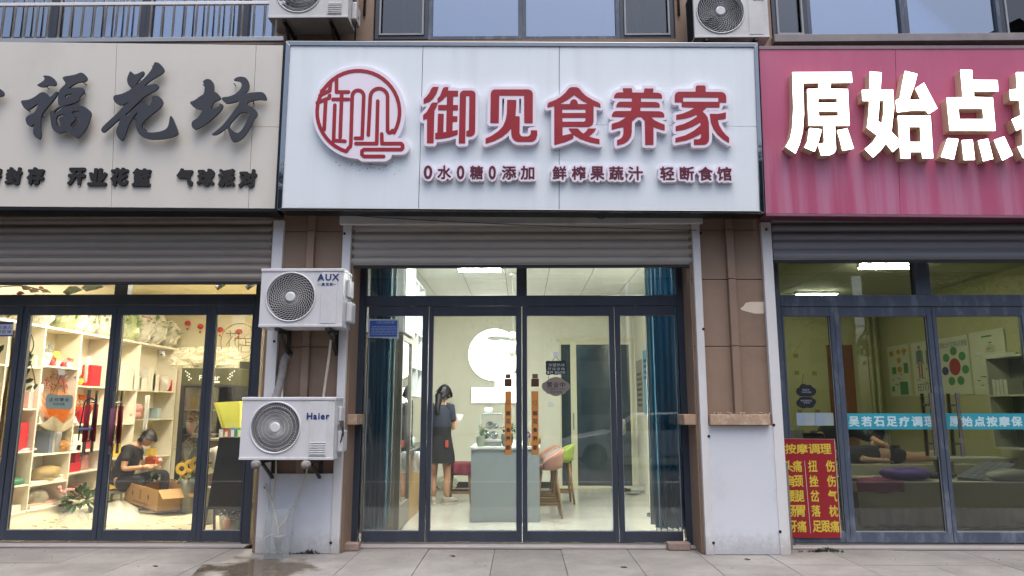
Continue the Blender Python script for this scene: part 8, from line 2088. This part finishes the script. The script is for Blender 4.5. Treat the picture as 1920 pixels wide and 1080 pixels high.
def tufts(m, c, fwd, up, h, low, front, n, seed, L=.05):
    """Loose locks over the shell so that its outline is ragged; a fringe over the brow."""
    c = Vector(c); f, r, u = frame(fwd, up); R = random.Random(seed)
    for i in range(n):
        a = R.uniform(0, 6.283); x, y = math.cos(a), math.sin(a); zl = front - .08 if x > .35 else (low if x < -.2 else low + (front - low) * (x + .2) / .55)
        z = R.uniform(zl, 1.0) if R.random() < .6 else zl + R.uniform(-.02, .1); z = max(-.95, min(.98, z)); w = math.sqrt(1 - z * z)
        d = f * x * w * .45 + r * y * w * .35 + u * z * .515; p = c + d * h * 1.10; nn = d.normalized()
        t_ = (nn * .35 - u * .9 + f * R.uniform(-.3, .5) + r * R.uniform(-.4, .4)).normalized(); s_ = t_.cross(nn).normalized() * .008; l_ = L * R.uniform(.6, 1.2)
        m.poly([p - s_, p + s_, p + t_ * l_ * .6 + nn * .008 + s_ * .7, p + t_ * l_ + nn * .002, p + t_ * l_ * .6 + nn * .008 - s_ * .7])
    return m
def eyes(t, c, fwd, up, h):
    c = Vector(c); f, r, u = frame(fwd, up); m = MB()
    for s in (-1, 1):
        e = c + (f * .405 + r * s * .15 + u * .06) * h; m.ball(e, .011, 8, 6, sc=(1.2, 1, .7)); m.bar(e + u * .02 + r * .022 + f * .004, e + u * .022 - r * .022 + f * .004, .006, .008)
    o = m.build('eyes_and_brows', M_hair, t); o['kind'] = 'stuff'
def hand(mb, wrist, d, n, L=0.17, curl=0.5, seed=0):
    """Palm and five separate bent fingers: d = direction of the fingers, n = back of the hand."""
    wrist = Vector(wrist); d = Vector(d).normalized(); n = Vector(n); n = (n - d * n.dot(d)).normalized(); s = d.cross(n)
    p1 = wrist + d * L * 0.48
    mb.tube([wrist, wrist + d * L * .2, p1], [L * .16, L * .21, L * .20], 10, squash=None)
    for i, (off, ln) in enumerate(((-.165, .40), (-.055, .46), (.055, .43), (.155, .34))):
        b = p1 - d * L * .04 + s * off * L; k1 = b + d * L * ln * .45 - n * L * .06 * curl; k2 = k1 + (d * (1 - .6 * curl) - n * .8 * curl) * L * ln * .32; k3 = k2 + (d * (1 - 1.2 * curl) - n * 1.2 * curl) * L * ln * .25
        mb.tube([b, k1, k2, k3], [L * .052, L * .05, L * .045, L * .034], 6)
    t0 = wrist + d * L * .16 - s * L * .15; t1 = t0 + (d * .6 - s * .7 - n * .2) * L * .22; t2 = t1 + (d * .9 - s * .1 - n * .4) * L * .2
    mb.tube([t0, t1, t2], [L * .06, L * .055, L * .04], 6)
def loops_tube(secs, n=24):
    """Closed garment from oval sections (centre, half width vector, half depth vector)."""
    m = MB(); k = len(secs)
    def fn(a_, v):
        i = min(int(v * (k - 1)), k - 2); u = v * (k - 1) - i
        c = Vector(secs[i][0]).lerp(Vector(secs[i + 1][0]), u); x = Vector(secs[i][1]).lerp(Vector(secs[i + 1][1]), u); y = Vector(secs[i][2]).lerp(Vector(secs[i + 1][2]), u); a = 2 * math.pi * a_
        return c + x * math.cos(a) + y * math.sin(a) + (x.normalized() * .004 * math.sin(6 * a + 9 * v))
    return m.grid(fn, n, k * 3, True)
M_skin = mat('skin', '#b98e70', .55, var=.06); M_hair = mat('black_hair', '#0e0c0b', .5, var=.3, scale=40, stretch=(1, 1, .2)); M_navyt = mat('navy_shirt', '#2a2f3c', .85, var=.1, scale=8)
M_blackc = mat('black_cloth', '#151517', .85, var=.15, scale=8); M_shoe = mat('pale_shoe', '#b0a896', .6, var=.12, scale=12); M_sole = mat('shoe_sole', '#c7c2b4', .6)
def shoe(t, heel, toe, w=.045, name='shoe'):
    heel, toe = Vector(heel), Vector(toe); d = toe - heel; d.z = 0; L = d.length; d.normalize(); s = Vector((-d.y, d.x, 0)); m = MB()
    def fn(a_, v):
        a = 2 * math.pi * a_; t_ = math.pi * v; x = -math.cos(t_); y = math.cos(a) * math.sin(t_) ** .6; z = math.sin(a) * math.sin(t_) ** .6
        hgt = .050 if x < .1 else .050 - .020 * (x - .1)
        return heel + d * (L / 2 + x * L / 2) + s * y * w + Vector((0, 0, .052 + z * hgt + (0.02 if x < -.2 and z > 0 else 0)))
    m.grid(fn, 16, 14, True); o = m.build(name, M_shoe, t, smooth=True)
    m = MB(); pts = [heel + d * (L / 2 + math.cos(a) * (L / 2 + .006)) + s * math.sin(a) * (w + .004) for a in [i * math.pi / 10 for i in range(20)]]
    m.prism([(p.x, p.y, heel.z + .002) for p in pts], (0, 0, .028)); m.build('sole', M_sole, o)

# ---- person standing in the middle shop, back to the street, reading a sheet of paper
Yw = 10.44
def W(px, py, dy=0.0): return at(px, py, Yw + dy)
t = thing('person', 'person in dark shirt and black apron standing with back turned, holding a paper', 'person', (W(826, 945).x, Yw, ZF))
pel = W(826, 838); hipL, hipR = pel + Vector((-.085, 0, -.04)), pel + Vector((.085, 0, -.04))
chest = W(825, 782, .02); nk = W(829, 755, .02); hd = W(833, 738, .03); shL, shR = W(806.5, 765), W(844.5, 764)
footL, footR = Vector((W(811, 940).x, Yw + .06, ZF)), Vector((W(838, 945).x, Yw - .02, ZF))
elR = W(849.5, 805, .06); wrR = W(855, 786, .26); elL = W(800, 806, .10); wrL = W(838, 792, .30)
nodes = {'pel': (pel, .13), 'waist': (W(825.5, 815), .105), 'chest': (chest, .125), 'nk0': (W(828, 761, .015), .06), 'nk': (nk, .045), 'hd': (hd - Vector((0, 0, .02)), .06),
         'shL': (shL, .052), 'elL': (elL, .038), 'wrL': (wrL, .026), 'shR': (shR, .052), 'elR': (elR, .038), 'wrR': (wrR, .026),
         'hL': (hipL, .088), 'kL': ((hipL * .47 + footL * .53) + Vector((-.01, .02, 0)), .052), 'cL': (hipL * .28 + footL * .72 + Vector((0, -.012, 0)), .052), 'aL': (footL + Vector((0, 0, .09)), .034),
         'hR': (hipR, .088), 'kR': ((hipR * .47 + footR * .53) + Vector((.01, .02, 0)), .052), 'cR': (hipR * .28 + footR * .72 + Vector((0, -.012, 0)), .052), 'aR': (footR + Vector((0, 0, .09)), .034)}
ed = [('pel', 'waist'), ('waist', 'chest'), ('chest', 'nk0'), ('nk0', 'nk'), ('nk', 'hd'), ('nk0', 'shL'), ('shL', 'elL'), ('elL', 'wrL'), ('nk0', 'shR'), ('shR', 'elR'), ('elR', 'wrR'), ('pel', 'hL'), ('hL', 'kL'), ('kL', 'cL'), ('cL', 'aL'), ('pel', 'hR'), ('hR', 'kR'), ('kR', 'cR'), ('cR', 'aR')]
b = into(MB(), skin_mesh(nodes, ed, 'pel')); look = (.55, .75, -.35); head(b, hd, look, h=.225)
hand(b, wrR, (-.2, .6, .5), (.6, .2, .3), .15, .6); hand(b, wrL, (.6, .5, .4), (0, -.3, .9), .15, .6)
b.build('body', M_skin, t, smooth=True)
tufts(hair_cap(hd, look, h=.225, low=-.55, front=.25, vol=1.16), hd, look, (0, 0, 1), .225, -.55, .25, 420, 7).build('hair', M_hair, t, smooth=True)
MB().tube(spline([hd + Vector((-.07, -.07, -.02)), W(822, 752, -.07), W(820, 765, -.10), W(821, 776, -.11)], 4), [.05 * (1 - .6 * (i / 12)) + .008 for i in range(13)], 12).build('ponytail', M_hair, t, smooth=True)
X_, Y_ = Vector((1, 0, 0)), Vector((0, 1, 0))
sh = loops_tube([(W(825.5, 832), X_ * .155, Y_ * .115), (W(825.5, 812), X_ * .145, Y_ * .108), (W(825.5, 790), X_ * .158, Y_ * .115), (W(825.5, 772), X_ * .168, Y_ * .11), (W(826, 764), X_ * .155, Y_ * .095), (W(827.5, 758.5), X_ * .075, Y_ * .07)])
for s0, e0, sg in ((shL, elL, -1), (shR, elR, 1)):
    m1 = Vector(s0).lerp(e0, .62); sh.tube([Vector(s0) - X_ * sg * .06 + Vector((0, 0, .005)), Vector(s0), Vector(s0).lerp(e0, .35), m1], [.07, .072, .066, .062], 14)
sh.build('shirt', M_navyt, t, smooth=True)
hem = W(826, 868)
loops_tube([(W(826, 868), X_ * .205, Y_ * .15), (W(826, 850), X_ * .196, Y_ * .148), (W(826, 832), X_ * .178, Y_ * .132), (W(825.5, 815), X_ * .155, Y_ * .116), (W(825.5, 800), X_ * .152, Y_ * .113)]).build('apron', M_blackc, t, smooth=True)
p = W(838, 832, -.135); MB().box(p.x - .022, p.x + .022, p.y - .02, p.y - .006, p.z - .05, p.z + .05).build('pocket_tag', mat('tag_red', '#a8412f', .6), t, bevel=.004)
for ft, dv in ((footL, (-.05, .2)), (footR, (.12, .12))):
    d = Vector((dv[0], dv[1], 0)).normalized(); shoe(t, Vector((ft.x, ft.y, ZF)) - d * .07, Vector((ft.x, ft.y, ZF)) + d * .185)
pp_ = [W(843, 775, .38), W(869, 777, .34), W(864, 789, .30), W(848, 786, .36)]
o = MB().prism([pp_[0], pp_[1], pp_[2], pp_[3]], (.002, -.003, .001)).build('paper_sheet', mat('paper_white', '#d3dbe3', .6), loc=pp_[3]); tag(o, 'white sheet of paper held by the standing person', 'paper')

# ---- person seated on a low stool in the flower shop, trimming roses
Ym = 10.5
def S(px, py, dy=0.0): return at(px, py, Ym + dy)
t = thing('person', 'person in black patterned shirt seated on a low stool trimming flower stems', 'person', (S(230, 930).x, Ym, ZF))
pel = S(222, 905, .02); chest = S(243, 860, .02); nk0 = S(254, 838, .02); nk = S(262, 831, .02); hd = S(278, 822, .0)
shN, shF = S(240, 842, -.16), S(256, 842, .18); elN, wrN = S(231, 880, -.22), S(268, 876, -.26); elF, wrF = S(262, 878, .12), S(290, 874, -.10)
hN, hF = S(225, 908, -.10), S(228, 908, .12); kN, kF = S(262, 895, -.24), S(310, 886, .16); aN, aF = S(258, 940, -.22), S(306, 938, .16)
nodes = {'pel': (pel, .13), 'waist': (S(231, 884, .02), .125), 'chest': (chest, .135), 'nk0': (nk0, .07), 'nk': (nk, .052), 'hd': (hd - Vector((.03, 0, .02)), .06), 'shN': (shN, .058), 'elN': (elN, .042), 'wrN': (wrN, .03), 'shF': (shF, .058), 'elF': (elF, .042), 'wrF': (wrF, .03),
         'hN': (hN, .092), 'kN': (kN, .062), 'aN': (aN, .042), 'hF': (hF, .092), 'kF': (kF, .062), 'aF': (aF, .042)}
ed = [('pel', 'waist'), ('waist', 'chest'), ('chest', 'nk0'), ('nk0', 'nk'), ('nk', 'hd'), ('nk0', 'shN'), ('shN', 'elN'), ('elN', 'wrN'), ('nk0', 'shF'), ('shF', 'elF'), ('elF', 'wrF'), ('pel', 'hN'), ('hN', 'kN'), ('kN', 'aN'), ('pel', 'hF'), ('hF', 'kF'), ('kF', 'aF')]
b = into(MB(), skin_mesh(nodes, ed, 'pel')); look = (.86, -.28, -.45); f, r, u = head(b, hd, look, up=(.35, 0, 1), h=.225)
hand(b, wrN, (.9, .2, .05), (0, -.5, .8), .17, .55); hand(b, wrF, (.7, -.6, -.1), (0, -.3, .9), .17, .55)
b.build('body', M_skin, t, smooth=True)
tufts(hair_cap(hd, look, up=(.35, 0, 1), h=.225, low=-.42, front=.42, vol=1.15, seed=4), hd, look, (.35, 0, 1), .225, -.42, .42, 420, 7).build('hair', M_hair, t, smooth=True)
eyes(t, hd, look, (.35, 0, 1), .225)
g_ = MB()
for sg in (-1, 1):
    e = hd + f * .098 + r * sg * .035 + u * .012; g_.tube([e + (r * math.cos(a) * .028 + u * math.sin(a) * .02) for a in [i * math.pi / 8 for i in range(17)]], .0025, 5, caps=False); g_.tube([e + r * sg * .028, hd + r * sg * .082 - f * .0], .0025, 5)
g_.build('glasses', mat('wire_frame', '#9a958a', .3, metal=.6), t)['kind'] = 'stuff'
M_pat = mat('black_patterned_cloth', '#131313', .85, var=.4, scale=16, dirt='#5a5142', dirt_amt=.45, dirt_scale=14)
nd = {'a': (S(219, 912, .02), (.19, .16)), 'b': (S(226, 895, .02), (.18, .15)), 'c': (S(236, 872, .02), .165), 'd': (S(246, 852, .02), .155), 'e': (S(252, 841, .02), .11), 'f': (S(257, 835, .02), .075), 'sN': (shN, .075), 'uN': (Vector(shN).lerp(elN, .68), .075), 'sF': (shF, .075), 'uF': (Vector(shF).lerp(elF, .68), .075)}
into(MB(), skin_mesh(nd, [('a', 'b'), ('b', 'c'), ('c', 'd'), ('d', 'e'), ('e', 'f'), ('e', 'sN'), ('sN', 'uN'), ('e', 'sF'), ('sF', 'uF')], 'a')).build('shirt', M_pat, t, smooth=True)
nd = {'p': (pel + Vector((.02, 0, -.02)), .14), 'hN': (Vector(hN).lerp(kN, .2), .105), 'kN': (kN, .078), 'lN': (Vector(kN).lerp(aN, .5), .07), 'aN': (aN, .06), 'hF': (Vector(hF).lerp(kF, .2), .105), 'kF': (kF, .078), 'lF': (Vector(kF).lerp(aF, .5), .07), 'aF': (aF, .06)}
into(MB(), skin_mesh(nd, [('p', 'hN'), ('hN', 'kN'), ('kN', 'lN'), ('lN', 'aN'), ('p', 'hF'), ('hF', 'kF'), ('kF', 'lF'), ('lF', 'aF')], 'p')).build('trousers', M_blackc, t, smooth=True)
for a_ in (aN, aF): shoe(t, Vector((a_.x - .05, a_.y, ZF)), Vector((a_.x + .2, a_.y - .03, ZF)))
t = thing('low_stool', 'low grey stool under the seated person in the flower shop', 'stool', (S(218, 930).x, Ym, ZF)); sx, sz = S(218, 922).x, S(218, 919).z
MB().box(sx - .17, sx + .17, Ym - .15, Ym + .19, sz - .03, sz).build('seat', mat('stool_grey', '#8d897a', .6), t, bevel=.01)
for i in (-1, 1):
    for j in (-1, 1): MB().bar((sx + i * .14, Ym + .02 + j * .14, sz - .03), (sx + i * .17, Ym + .02 + j * .17, ZF), .028).build('leg', mat('stool_grey', '#8d897a', .6), t)
# rose stems in the hands
t = thing('rose', 'leafy rose stem held in the hands of the seated person', 'flower', S(292, 880, -.2)); MB().tube(spline([S(300, 865, -.18), S(292, 880, -.22), S(282, 900, -.24), S(276, 920, -.24)], 4), .005, 6).build('stem', M_leafg, t)
r_ = random.Random(6); m = MB()
for (x, y) in ((296, 872), (286, 886), (280, 900), (290, 905), (276, 912), (300, 893)):
    for k in range(3): leaf(m, S(x, y, -.23), rdir(r_), .06, .035)
m.build('leaves', M_leafd, t)['kind'] = 'stuff'; m = MB(); m.ball(S(300, 863, -.18), .032, 10, 8, jit=.1, rnd=r_); m.build('bud', PAL['pink'], t, smooth=True)
o = crumple(S(284, 866, .25), .10, .06, .09, r_).build('snack_bag', film('orange_bag', '#cf5a26', .75, .2), loc=S(284, 878, .25)); tag(o, 'orange and red snack bag behind the seated person\'s hands', 'bag')

# ---- client lying face down on the rear couch
Yc = 10.17; zc = ZB2 + .013
def C_(x, z, dy=0): return Vector((x, Yc + dy, zc + z))
t = thing('person', 'person in black shorts and white socks lying face down on the rear couch', 'person', (5.0, Yc, zc))
nodes = {'pel': (C_(5.02, .11), .115), 'waist': (C_(4.82, .11), .105), 'chest': (C_(4.60, .12), .125), 'nk': (C_(4.40, .12), .055), 'hd': (C_(4.28, .12), .07), 'sA': (C_(4.52, .10, -.17), .055), 'eA': (C_(4.62, .06, -.27), .042), 'wA': (C_(4.85, .05, -.27), .03), 'sB': (C_(4.52, .10, .17), .055), 'eB': (C_(4.62, .06, .27), .042), 'wB': (C_(4.85, .05, .27), .03),
         'hA': (C_(5.08, .10, -.08), .095), 'kA': (C_(5.46, .075, -.11), .06), 'cA': (C_(5.62, .08, -.11), .058), 'aA': (C_(5.84, .06, -.12), .036), 'hB': (C_(5.08, .10, .08), .095), 'kB': (C_(5.44, .075, .12), .06), 'cB': (C_(5.58, .09, .12), .058), 'aB': (C_(5.74, .12, .13), .036)}
ed = [('pel', 'waist'), ('waist', 'chest'), ('chest', 'nk'), ('nk', 'hd'), ('chest', 'sA'), ('sA', 'eA'), ('eA', 'wA'), ('chest', 'sB'), ('sB', 'eB'), ('eB', 'wB'), ('pel', 'hA'), ('hA', 'kA'), ('kA', 'cA'), ('cA', 'aA'), ('pel', 'hB'), ('hB', 'kB'), ('kB', 'cB'), ('cB', 'aB')]
b = into(MB(), skin_mesh(nodes, ed, 'pel')); head(b, C_(4.25, .125), (-.3, -.9, -.1), up=(-1, 0, 0), h=.22); hand(b, C_(4.85, .05, -.27), (1, 0, -.1), (0, 0, 1), .16, .3); hand(b, C_(4.85, .05, .27), (1, 0, -.1), (0, 0, 1), .16, .3)
b.build('body', M_skin, t, smooth=True); tufts(hair_cap(C_(4.25, .125), (-.3, -.9, -.1), up=(-1, 0, 0), h=.22, low=-.2, front=.3), C_(4.25, .125), (-.3, -.9, -.1), (-1, 0, 0), .22, -.2, .3, 420, 7).build('hair', M_hair, t, smooth=True)
nd = {'a': (C_(4.98, .115), (.15, .13)), 'b': (C_(4.78, .115), .14), 'c': (C_(4.58, .12), .15), 'd': (C_(4.45, .12), .09), 'sA': (C_(4.53, .10, -.18), .07), 'uA': (C_(4.60, .07, -.25), .06), 'sB': (C_(4.53, .10, .18), .07), 'uB': (C_(4.60, .07, .25), .06)}
into(MB(), skin_mesh(nd, [('a', 'b'), ('b', 'c'), ('c', 'd'), ('c', 'sA'), ('sA', 'uA'), ('c', 'sB'), ('sB', 'uB')], 'a')).build('shirt', M_blackc, t, smooth=True)
nd = {'p': (C_(5.02, .115), .135), 'hA': (C_(5.10, .105, -.085), .112), 'kA': (C_(5.28, .095, -.10), .095), 'hB': (C_(5.10, .105, .085), .112), 'kB': (C_(5.28, .095, .10), .095)}
into(MB(), skin_mesh(nd, [('p', 'hA'), ('hA', 'kA'), ('p', 'hB'), ('hB', 'kB')], 'p')).build('shorts', M_blackc, t, smooth=True)
for s_, x, z in ((-.12, 5.84, .06), (.13, 5.74, .12)):
    nd = {'a': (C_(x - .10, z + .005, s_), .045), 'b': (C_(x + .02, z + .0, s_), .042), 'c': (C_(x + .07, z - .02, s_), .04), 'd': (C_(x + .15, z + .06 if s_ > 0 else z - .02, s_), .028)}
    into(MB(), skin_mesh(nd, [('a', 'b'), ('b', 'c'), ('c', 'd')], 'a')).build('sock', mat('white_sock', '#b9b49a', .8), t, smooth=True)
# ---- masseur bending over the client
def D(x, y, z): return Vector((x, y, z))
t = thing('person', 'person in dark green shirt bending over the couch pressing the client\'s back', 'person', (4.35, 10.85, ZF))
hp = D(4.38, 10.86, .93); ch_ = D(4.72, 10.68, 1.06); nk = D(4.93, 10.57, 1.07); hd = D(5.06, 10.50, 1.02)
nodes = {'pel': (hp, .13), 'waist': (D(4.53, 10.78, 1.0), .12), 'chest': (ch_, .13), 'nk0': (D(4.86, 10.61, 1.08), .07), 'nk': (nk, .052), 'hd': (hd, .06), 'sA': (D(4.80, 10.46, 1.03), .056), 'eA': (D(5.02, 10.25, .86), .042), 'wA': (D(5.02, 10.14, zc + .26), .03), 'sB': (D(4.92, 10.80, 1.03), .056), 'eB': (D(5.10, 10.55, .86), .042), 'wB': (D(4.88, 10.22, zc + .27), .03),
         'hA': (D(4.33, 10.80, .88), .1), 'kA': (D(4.36, 10.72, .48), .065), 'aA': (D(4.30, 10.86, .1), .045), 'hB': (D(4.45, 10.95, .88), .1), 'kB': (D(4.52, 10.88, .48), .065), 'aB': (D(4.48, 11.02, .1), .045)}
ed = [('pel', 'waist'), ('waist', 'chest'), ('chest', 'nk0'), ('nk0', 'nk'), ('nk', 'hd'), ('nk0', 'sA'), ('sA', 'eA'), ('eA', 'wA'), ('nk0', 'sB'), ('sB', 'eB'), ('eB', 'wB'), ('pel', 'hA'), ('hA', 'kA'), ('kA', 'aA'), ('pel', 'hB'), ('hB', 'kB'), ('kB', 'aB')]
b = into(MB(), skin_mesh(nodes, ed, 'pel')); head(b, hd, (.45, -.55, -.7), up=(.7, -.3, .6), h=.225); hand(b, D(5.02, 10.14, zc + .26), (.2, -.1, -.6), (.3, -.9, .2), .16, .4); hand(b, D(4.88, 10.22, zc + .27), (-.3, -.4, -.6), (0, -.9, .3), .16, .4)
b.build('body', M_skin, t, smooth=True); tufts(hair_cap(hd, (.45, -.55, -.7), up=(.7, -.3, .6), h=.225, low=-.3, front=.3), hd, (.45, -.55, -.7), (.7, -.3, .6), .225, -.3, .3, 420, 7).build('hair', M_hair, t, smooth=True)
M_dgreen = mat('dark_green_shirt', '#262b22', .85, var=.12, scale=8)
nd = {'a': (D(4.40, 10.85, .93), .165), 'b': (D(4.53, 10.78, 1.0), .16), 'c': (ch_, .165), 'd': (D(4.85, 10.62, 1.07), .11), 'sA': (D(4.80, 10.47, 1.03), .08), 'uA': (D(4.94, 10.33, .92), .075), 'sB': (D(4.92, 10.79, 1.03), .08), 'uB': (D(5.03, 10.64, .92), .075)}
into(MB(), skin_mesh(nd, [('a', 'b'), ('b', 'c'), ('c', 'd'), ('d', 'sA'), ('sA', 'uA'), ('d', 'sB'), ('sB', 'uB')], 'a')).build('shirt', M_dgreen, t, smooth=True)
nd = {k: (v[0], v[1] + .028) for k, v in nodes.items() if k in ('hA', 'kA', 'aA', 'hB', 'kB', 'aB')}; nd['p'] = (hp - Vector((0, 0, .02)), .15)
into(MB(), skin_mesh(nd, [('p', 'hA'), ('hA', 'kA'), ('kA', 'aA'), ('p', 'hB'), ('hB', 'kB'), ('kB', 'aB')], 'p')).build('trousers', M_blackc, t, smooth=True)
for a_ in ((4.30, 10.86), (4.48, 11.02)): shoe(t, (a_[0] - .03, a_[1] + .08, ZF), (a_[0] + .08, a_[1] - .16, ZF))

# ================================================================== ACROSS THE STREET (seen in the glass)
M_facade = mat('grey_facade', '#6f6a66', .8, var=.1, scale=.4); M_roofd = mat('dark_roof', '#3f3735', .8, var=.1); M_winr = mat('far_window', '#2b3238', .15)
def block(label, x0, x1, y, h, gable=False):
    t = thing('apartment_block', label, 'building', ((x0 + x1) / 2, y, -.16))
    MB().box(x0, x1, y - 10, y, -.16, h).build('wall', M_facade, t)
    if gable: MB().prism([(x0 - .3, y + .3, h), (x1 + .3, y + .3, h), (x1 + .3, y + .3, h + .4), ((x0 * .35 + x1 * .65), y + .3, h + 3.0), (x0 - .3, y + .3, h + .4)], (0, -10.6, 0)).build('roof', M_roofd, t)
    else: MB().box(x0 - .3, x1 + .3, y - 10.3, y + .3, h, h + .5).build('roof', M_roofd, t)
    me = MB().box(-.8, .8, 0, .06, 0, 1.5).mesh('window', M_winr)
    nx = max(2, int((x1 - x0) / 3.2))
    for i in range(nx):
        for j in range(int(h / 3)): place(me, 'window', t, Matrix.Translation((x0 + (i + .5) * (x1 - x0) / nx, y + .001, 1.0 + j * 3)))
block('dark gabled apartment block across the street mirrored in the upper window', 22.5, 30, -22, 19.5, True)
block('long grey apartment block across the street', -16, 6, -26, 14)
block('low grey apartment block across the street at the far left', -44, -20, -24, 13)
block('grey apartment block across the street beside the gabled one', 8, 20, -28, 16)
t = thing('roof_tank', 'dark roof tank on the long apartment block', 'tank', (-3.2, -28, 14.5)); MB().box(-5.0, -2.2, -29, -26.5, 14.5, 21.5).build('tank', M_roofd, t)
def street_tree(label, x, y, h, seed):
    r = random.Random(seed); t = thing('street_tree', label, 'tree', (x, y, -.16), 'street trees across from the shops')
    tr = MB(); tr.tube([(x, y, -.16), (x + .05, y, h * .25), (x, y + .05, h * .45), (x + .08, y, h * .75)], [.16, .13, .11, .04], 8)
    for k in range(7):
        d = rdir(r, .1); b = Vector((x, y, h * r.uniform(.35, .6))); tr.tube([b, b + d * h * .15, b + d * h * .28 + Vector((0, 0, .3))], [.06, .04, .015], 6)
    tr.build('trunk', mat('bark', '#4a4036', .9, var=.2), t)
    m = MB(); cl = [Vector((x + r.gauss(0, h * .15), y + r.gauss(0, h * .15), h * r.uniform(.5, .95))) for _ in range(16)]
    for i in range(1500):
        c = r.choice(cl); p = c + rdir(r) * h * .11 * r.random() ** .4; leaf(m, p, rdir(r), .22, .12)
    o = m.build('crown', M_leafd, t); o['kind'] = 'stuff'
for i, (x, y, h, lb) in enumerate(((-7, -9, 6.5, 'leafy street tree across from the flower shop'), (1.5, -11, 7, 'leafy street tree across from the middle shop'), (8.5, -9.5, 6.5, 'leafy street tree across from the massage shop'), (16, -10, 7, 'leafy street tree further along the street'))): street_tree(lb, x, y, h, 40 + i)
def car():
    x0, y0 = 1.0, -3.6; t = thing('parked_car', 'white saloon car parked on the street behind the viewer', 'car', (x0 + 2.2, y0, -.16)); zz = -.16
    M_cw = mat('car_white', '#c6c8c9', .2, var=.02); M_tyre = mat('tyre', '#17181a', .8); M_cg = mat('car_glass', '#1b2226', .05)
    prof = [(0, .35), (.05, .62), (.35, .78), (1.15, .92), (1.85, 1.38), (3.2, 1.42), (3.9, 1.02), (4.4, .95), (4.5, .6), (4.45, .3), (.1, .28)]
    MB().prism([(x0 + a, y0, zz + b) for a, b in prof], (0, -1.75, 0)).build('body', M_cw, t, bevel=.06, seg=3)
    for a, b in (([(1.35, .95), (1.95, 1.33), (2.45, 1.35), (2.45, .96)], 'side_window'), ([(2.52, .96), (2.52, 1.35), (3.1, 1.35), (3.7, 1.02)], 'side_window')):
        MB().prism([(x0 + p[0], y0 + .004, zz + p[1]) for p in a], (0, -.003, 0)).build(b, M_cg, t)
    MB().prism([(x0 + 1.2, y0 - .15, zz + .96), (x0 + 1.84, y0 - .25, zz + 1.40), (x0 + 1.84, y0 - 1.5, zz + 1.40), (x0 + 1.2, y0 - 1.6, zz + .96)], (-.012, 0, .008)).build('windscreen', M_cg, t)
    for a in (.85, 3.65):
        for yy_ in (y0 - .09, y0 - 1.66):
            w_ = MB().lathe([(.18, -.1), (.31, -.1), (.33, -.06), (.33, .06), (.31, .1), (.18, .1)], (x0 + a, yy_, zz + .33), 24, 'Y').build('tyre', M_tyre, t, smooth=True); MB().lathe([(0, -.105), (.17, -.1), (.19, -.07), (.19, .07), (0.17, .105), (0, .105)], (x0 + a, yy_, zz + .33), 16, 'Y').build('rim', M_steel, w_)
    for yy_ in (y0 - .28, y0 - 1.45): MB().ball((x0 + .16, yy_, zz + .66), .1, 12, 8, sc=(1.2, 1.4, .6)).build('headlight', mat('headlight', '#9da4a8', .1), t, smooth=True)
    MB().box(x0 - .01, x0 + .03, y0 - 1.3, y0 - .45, zz + .42, zz + .55).build('grille', M_black, t)
car()
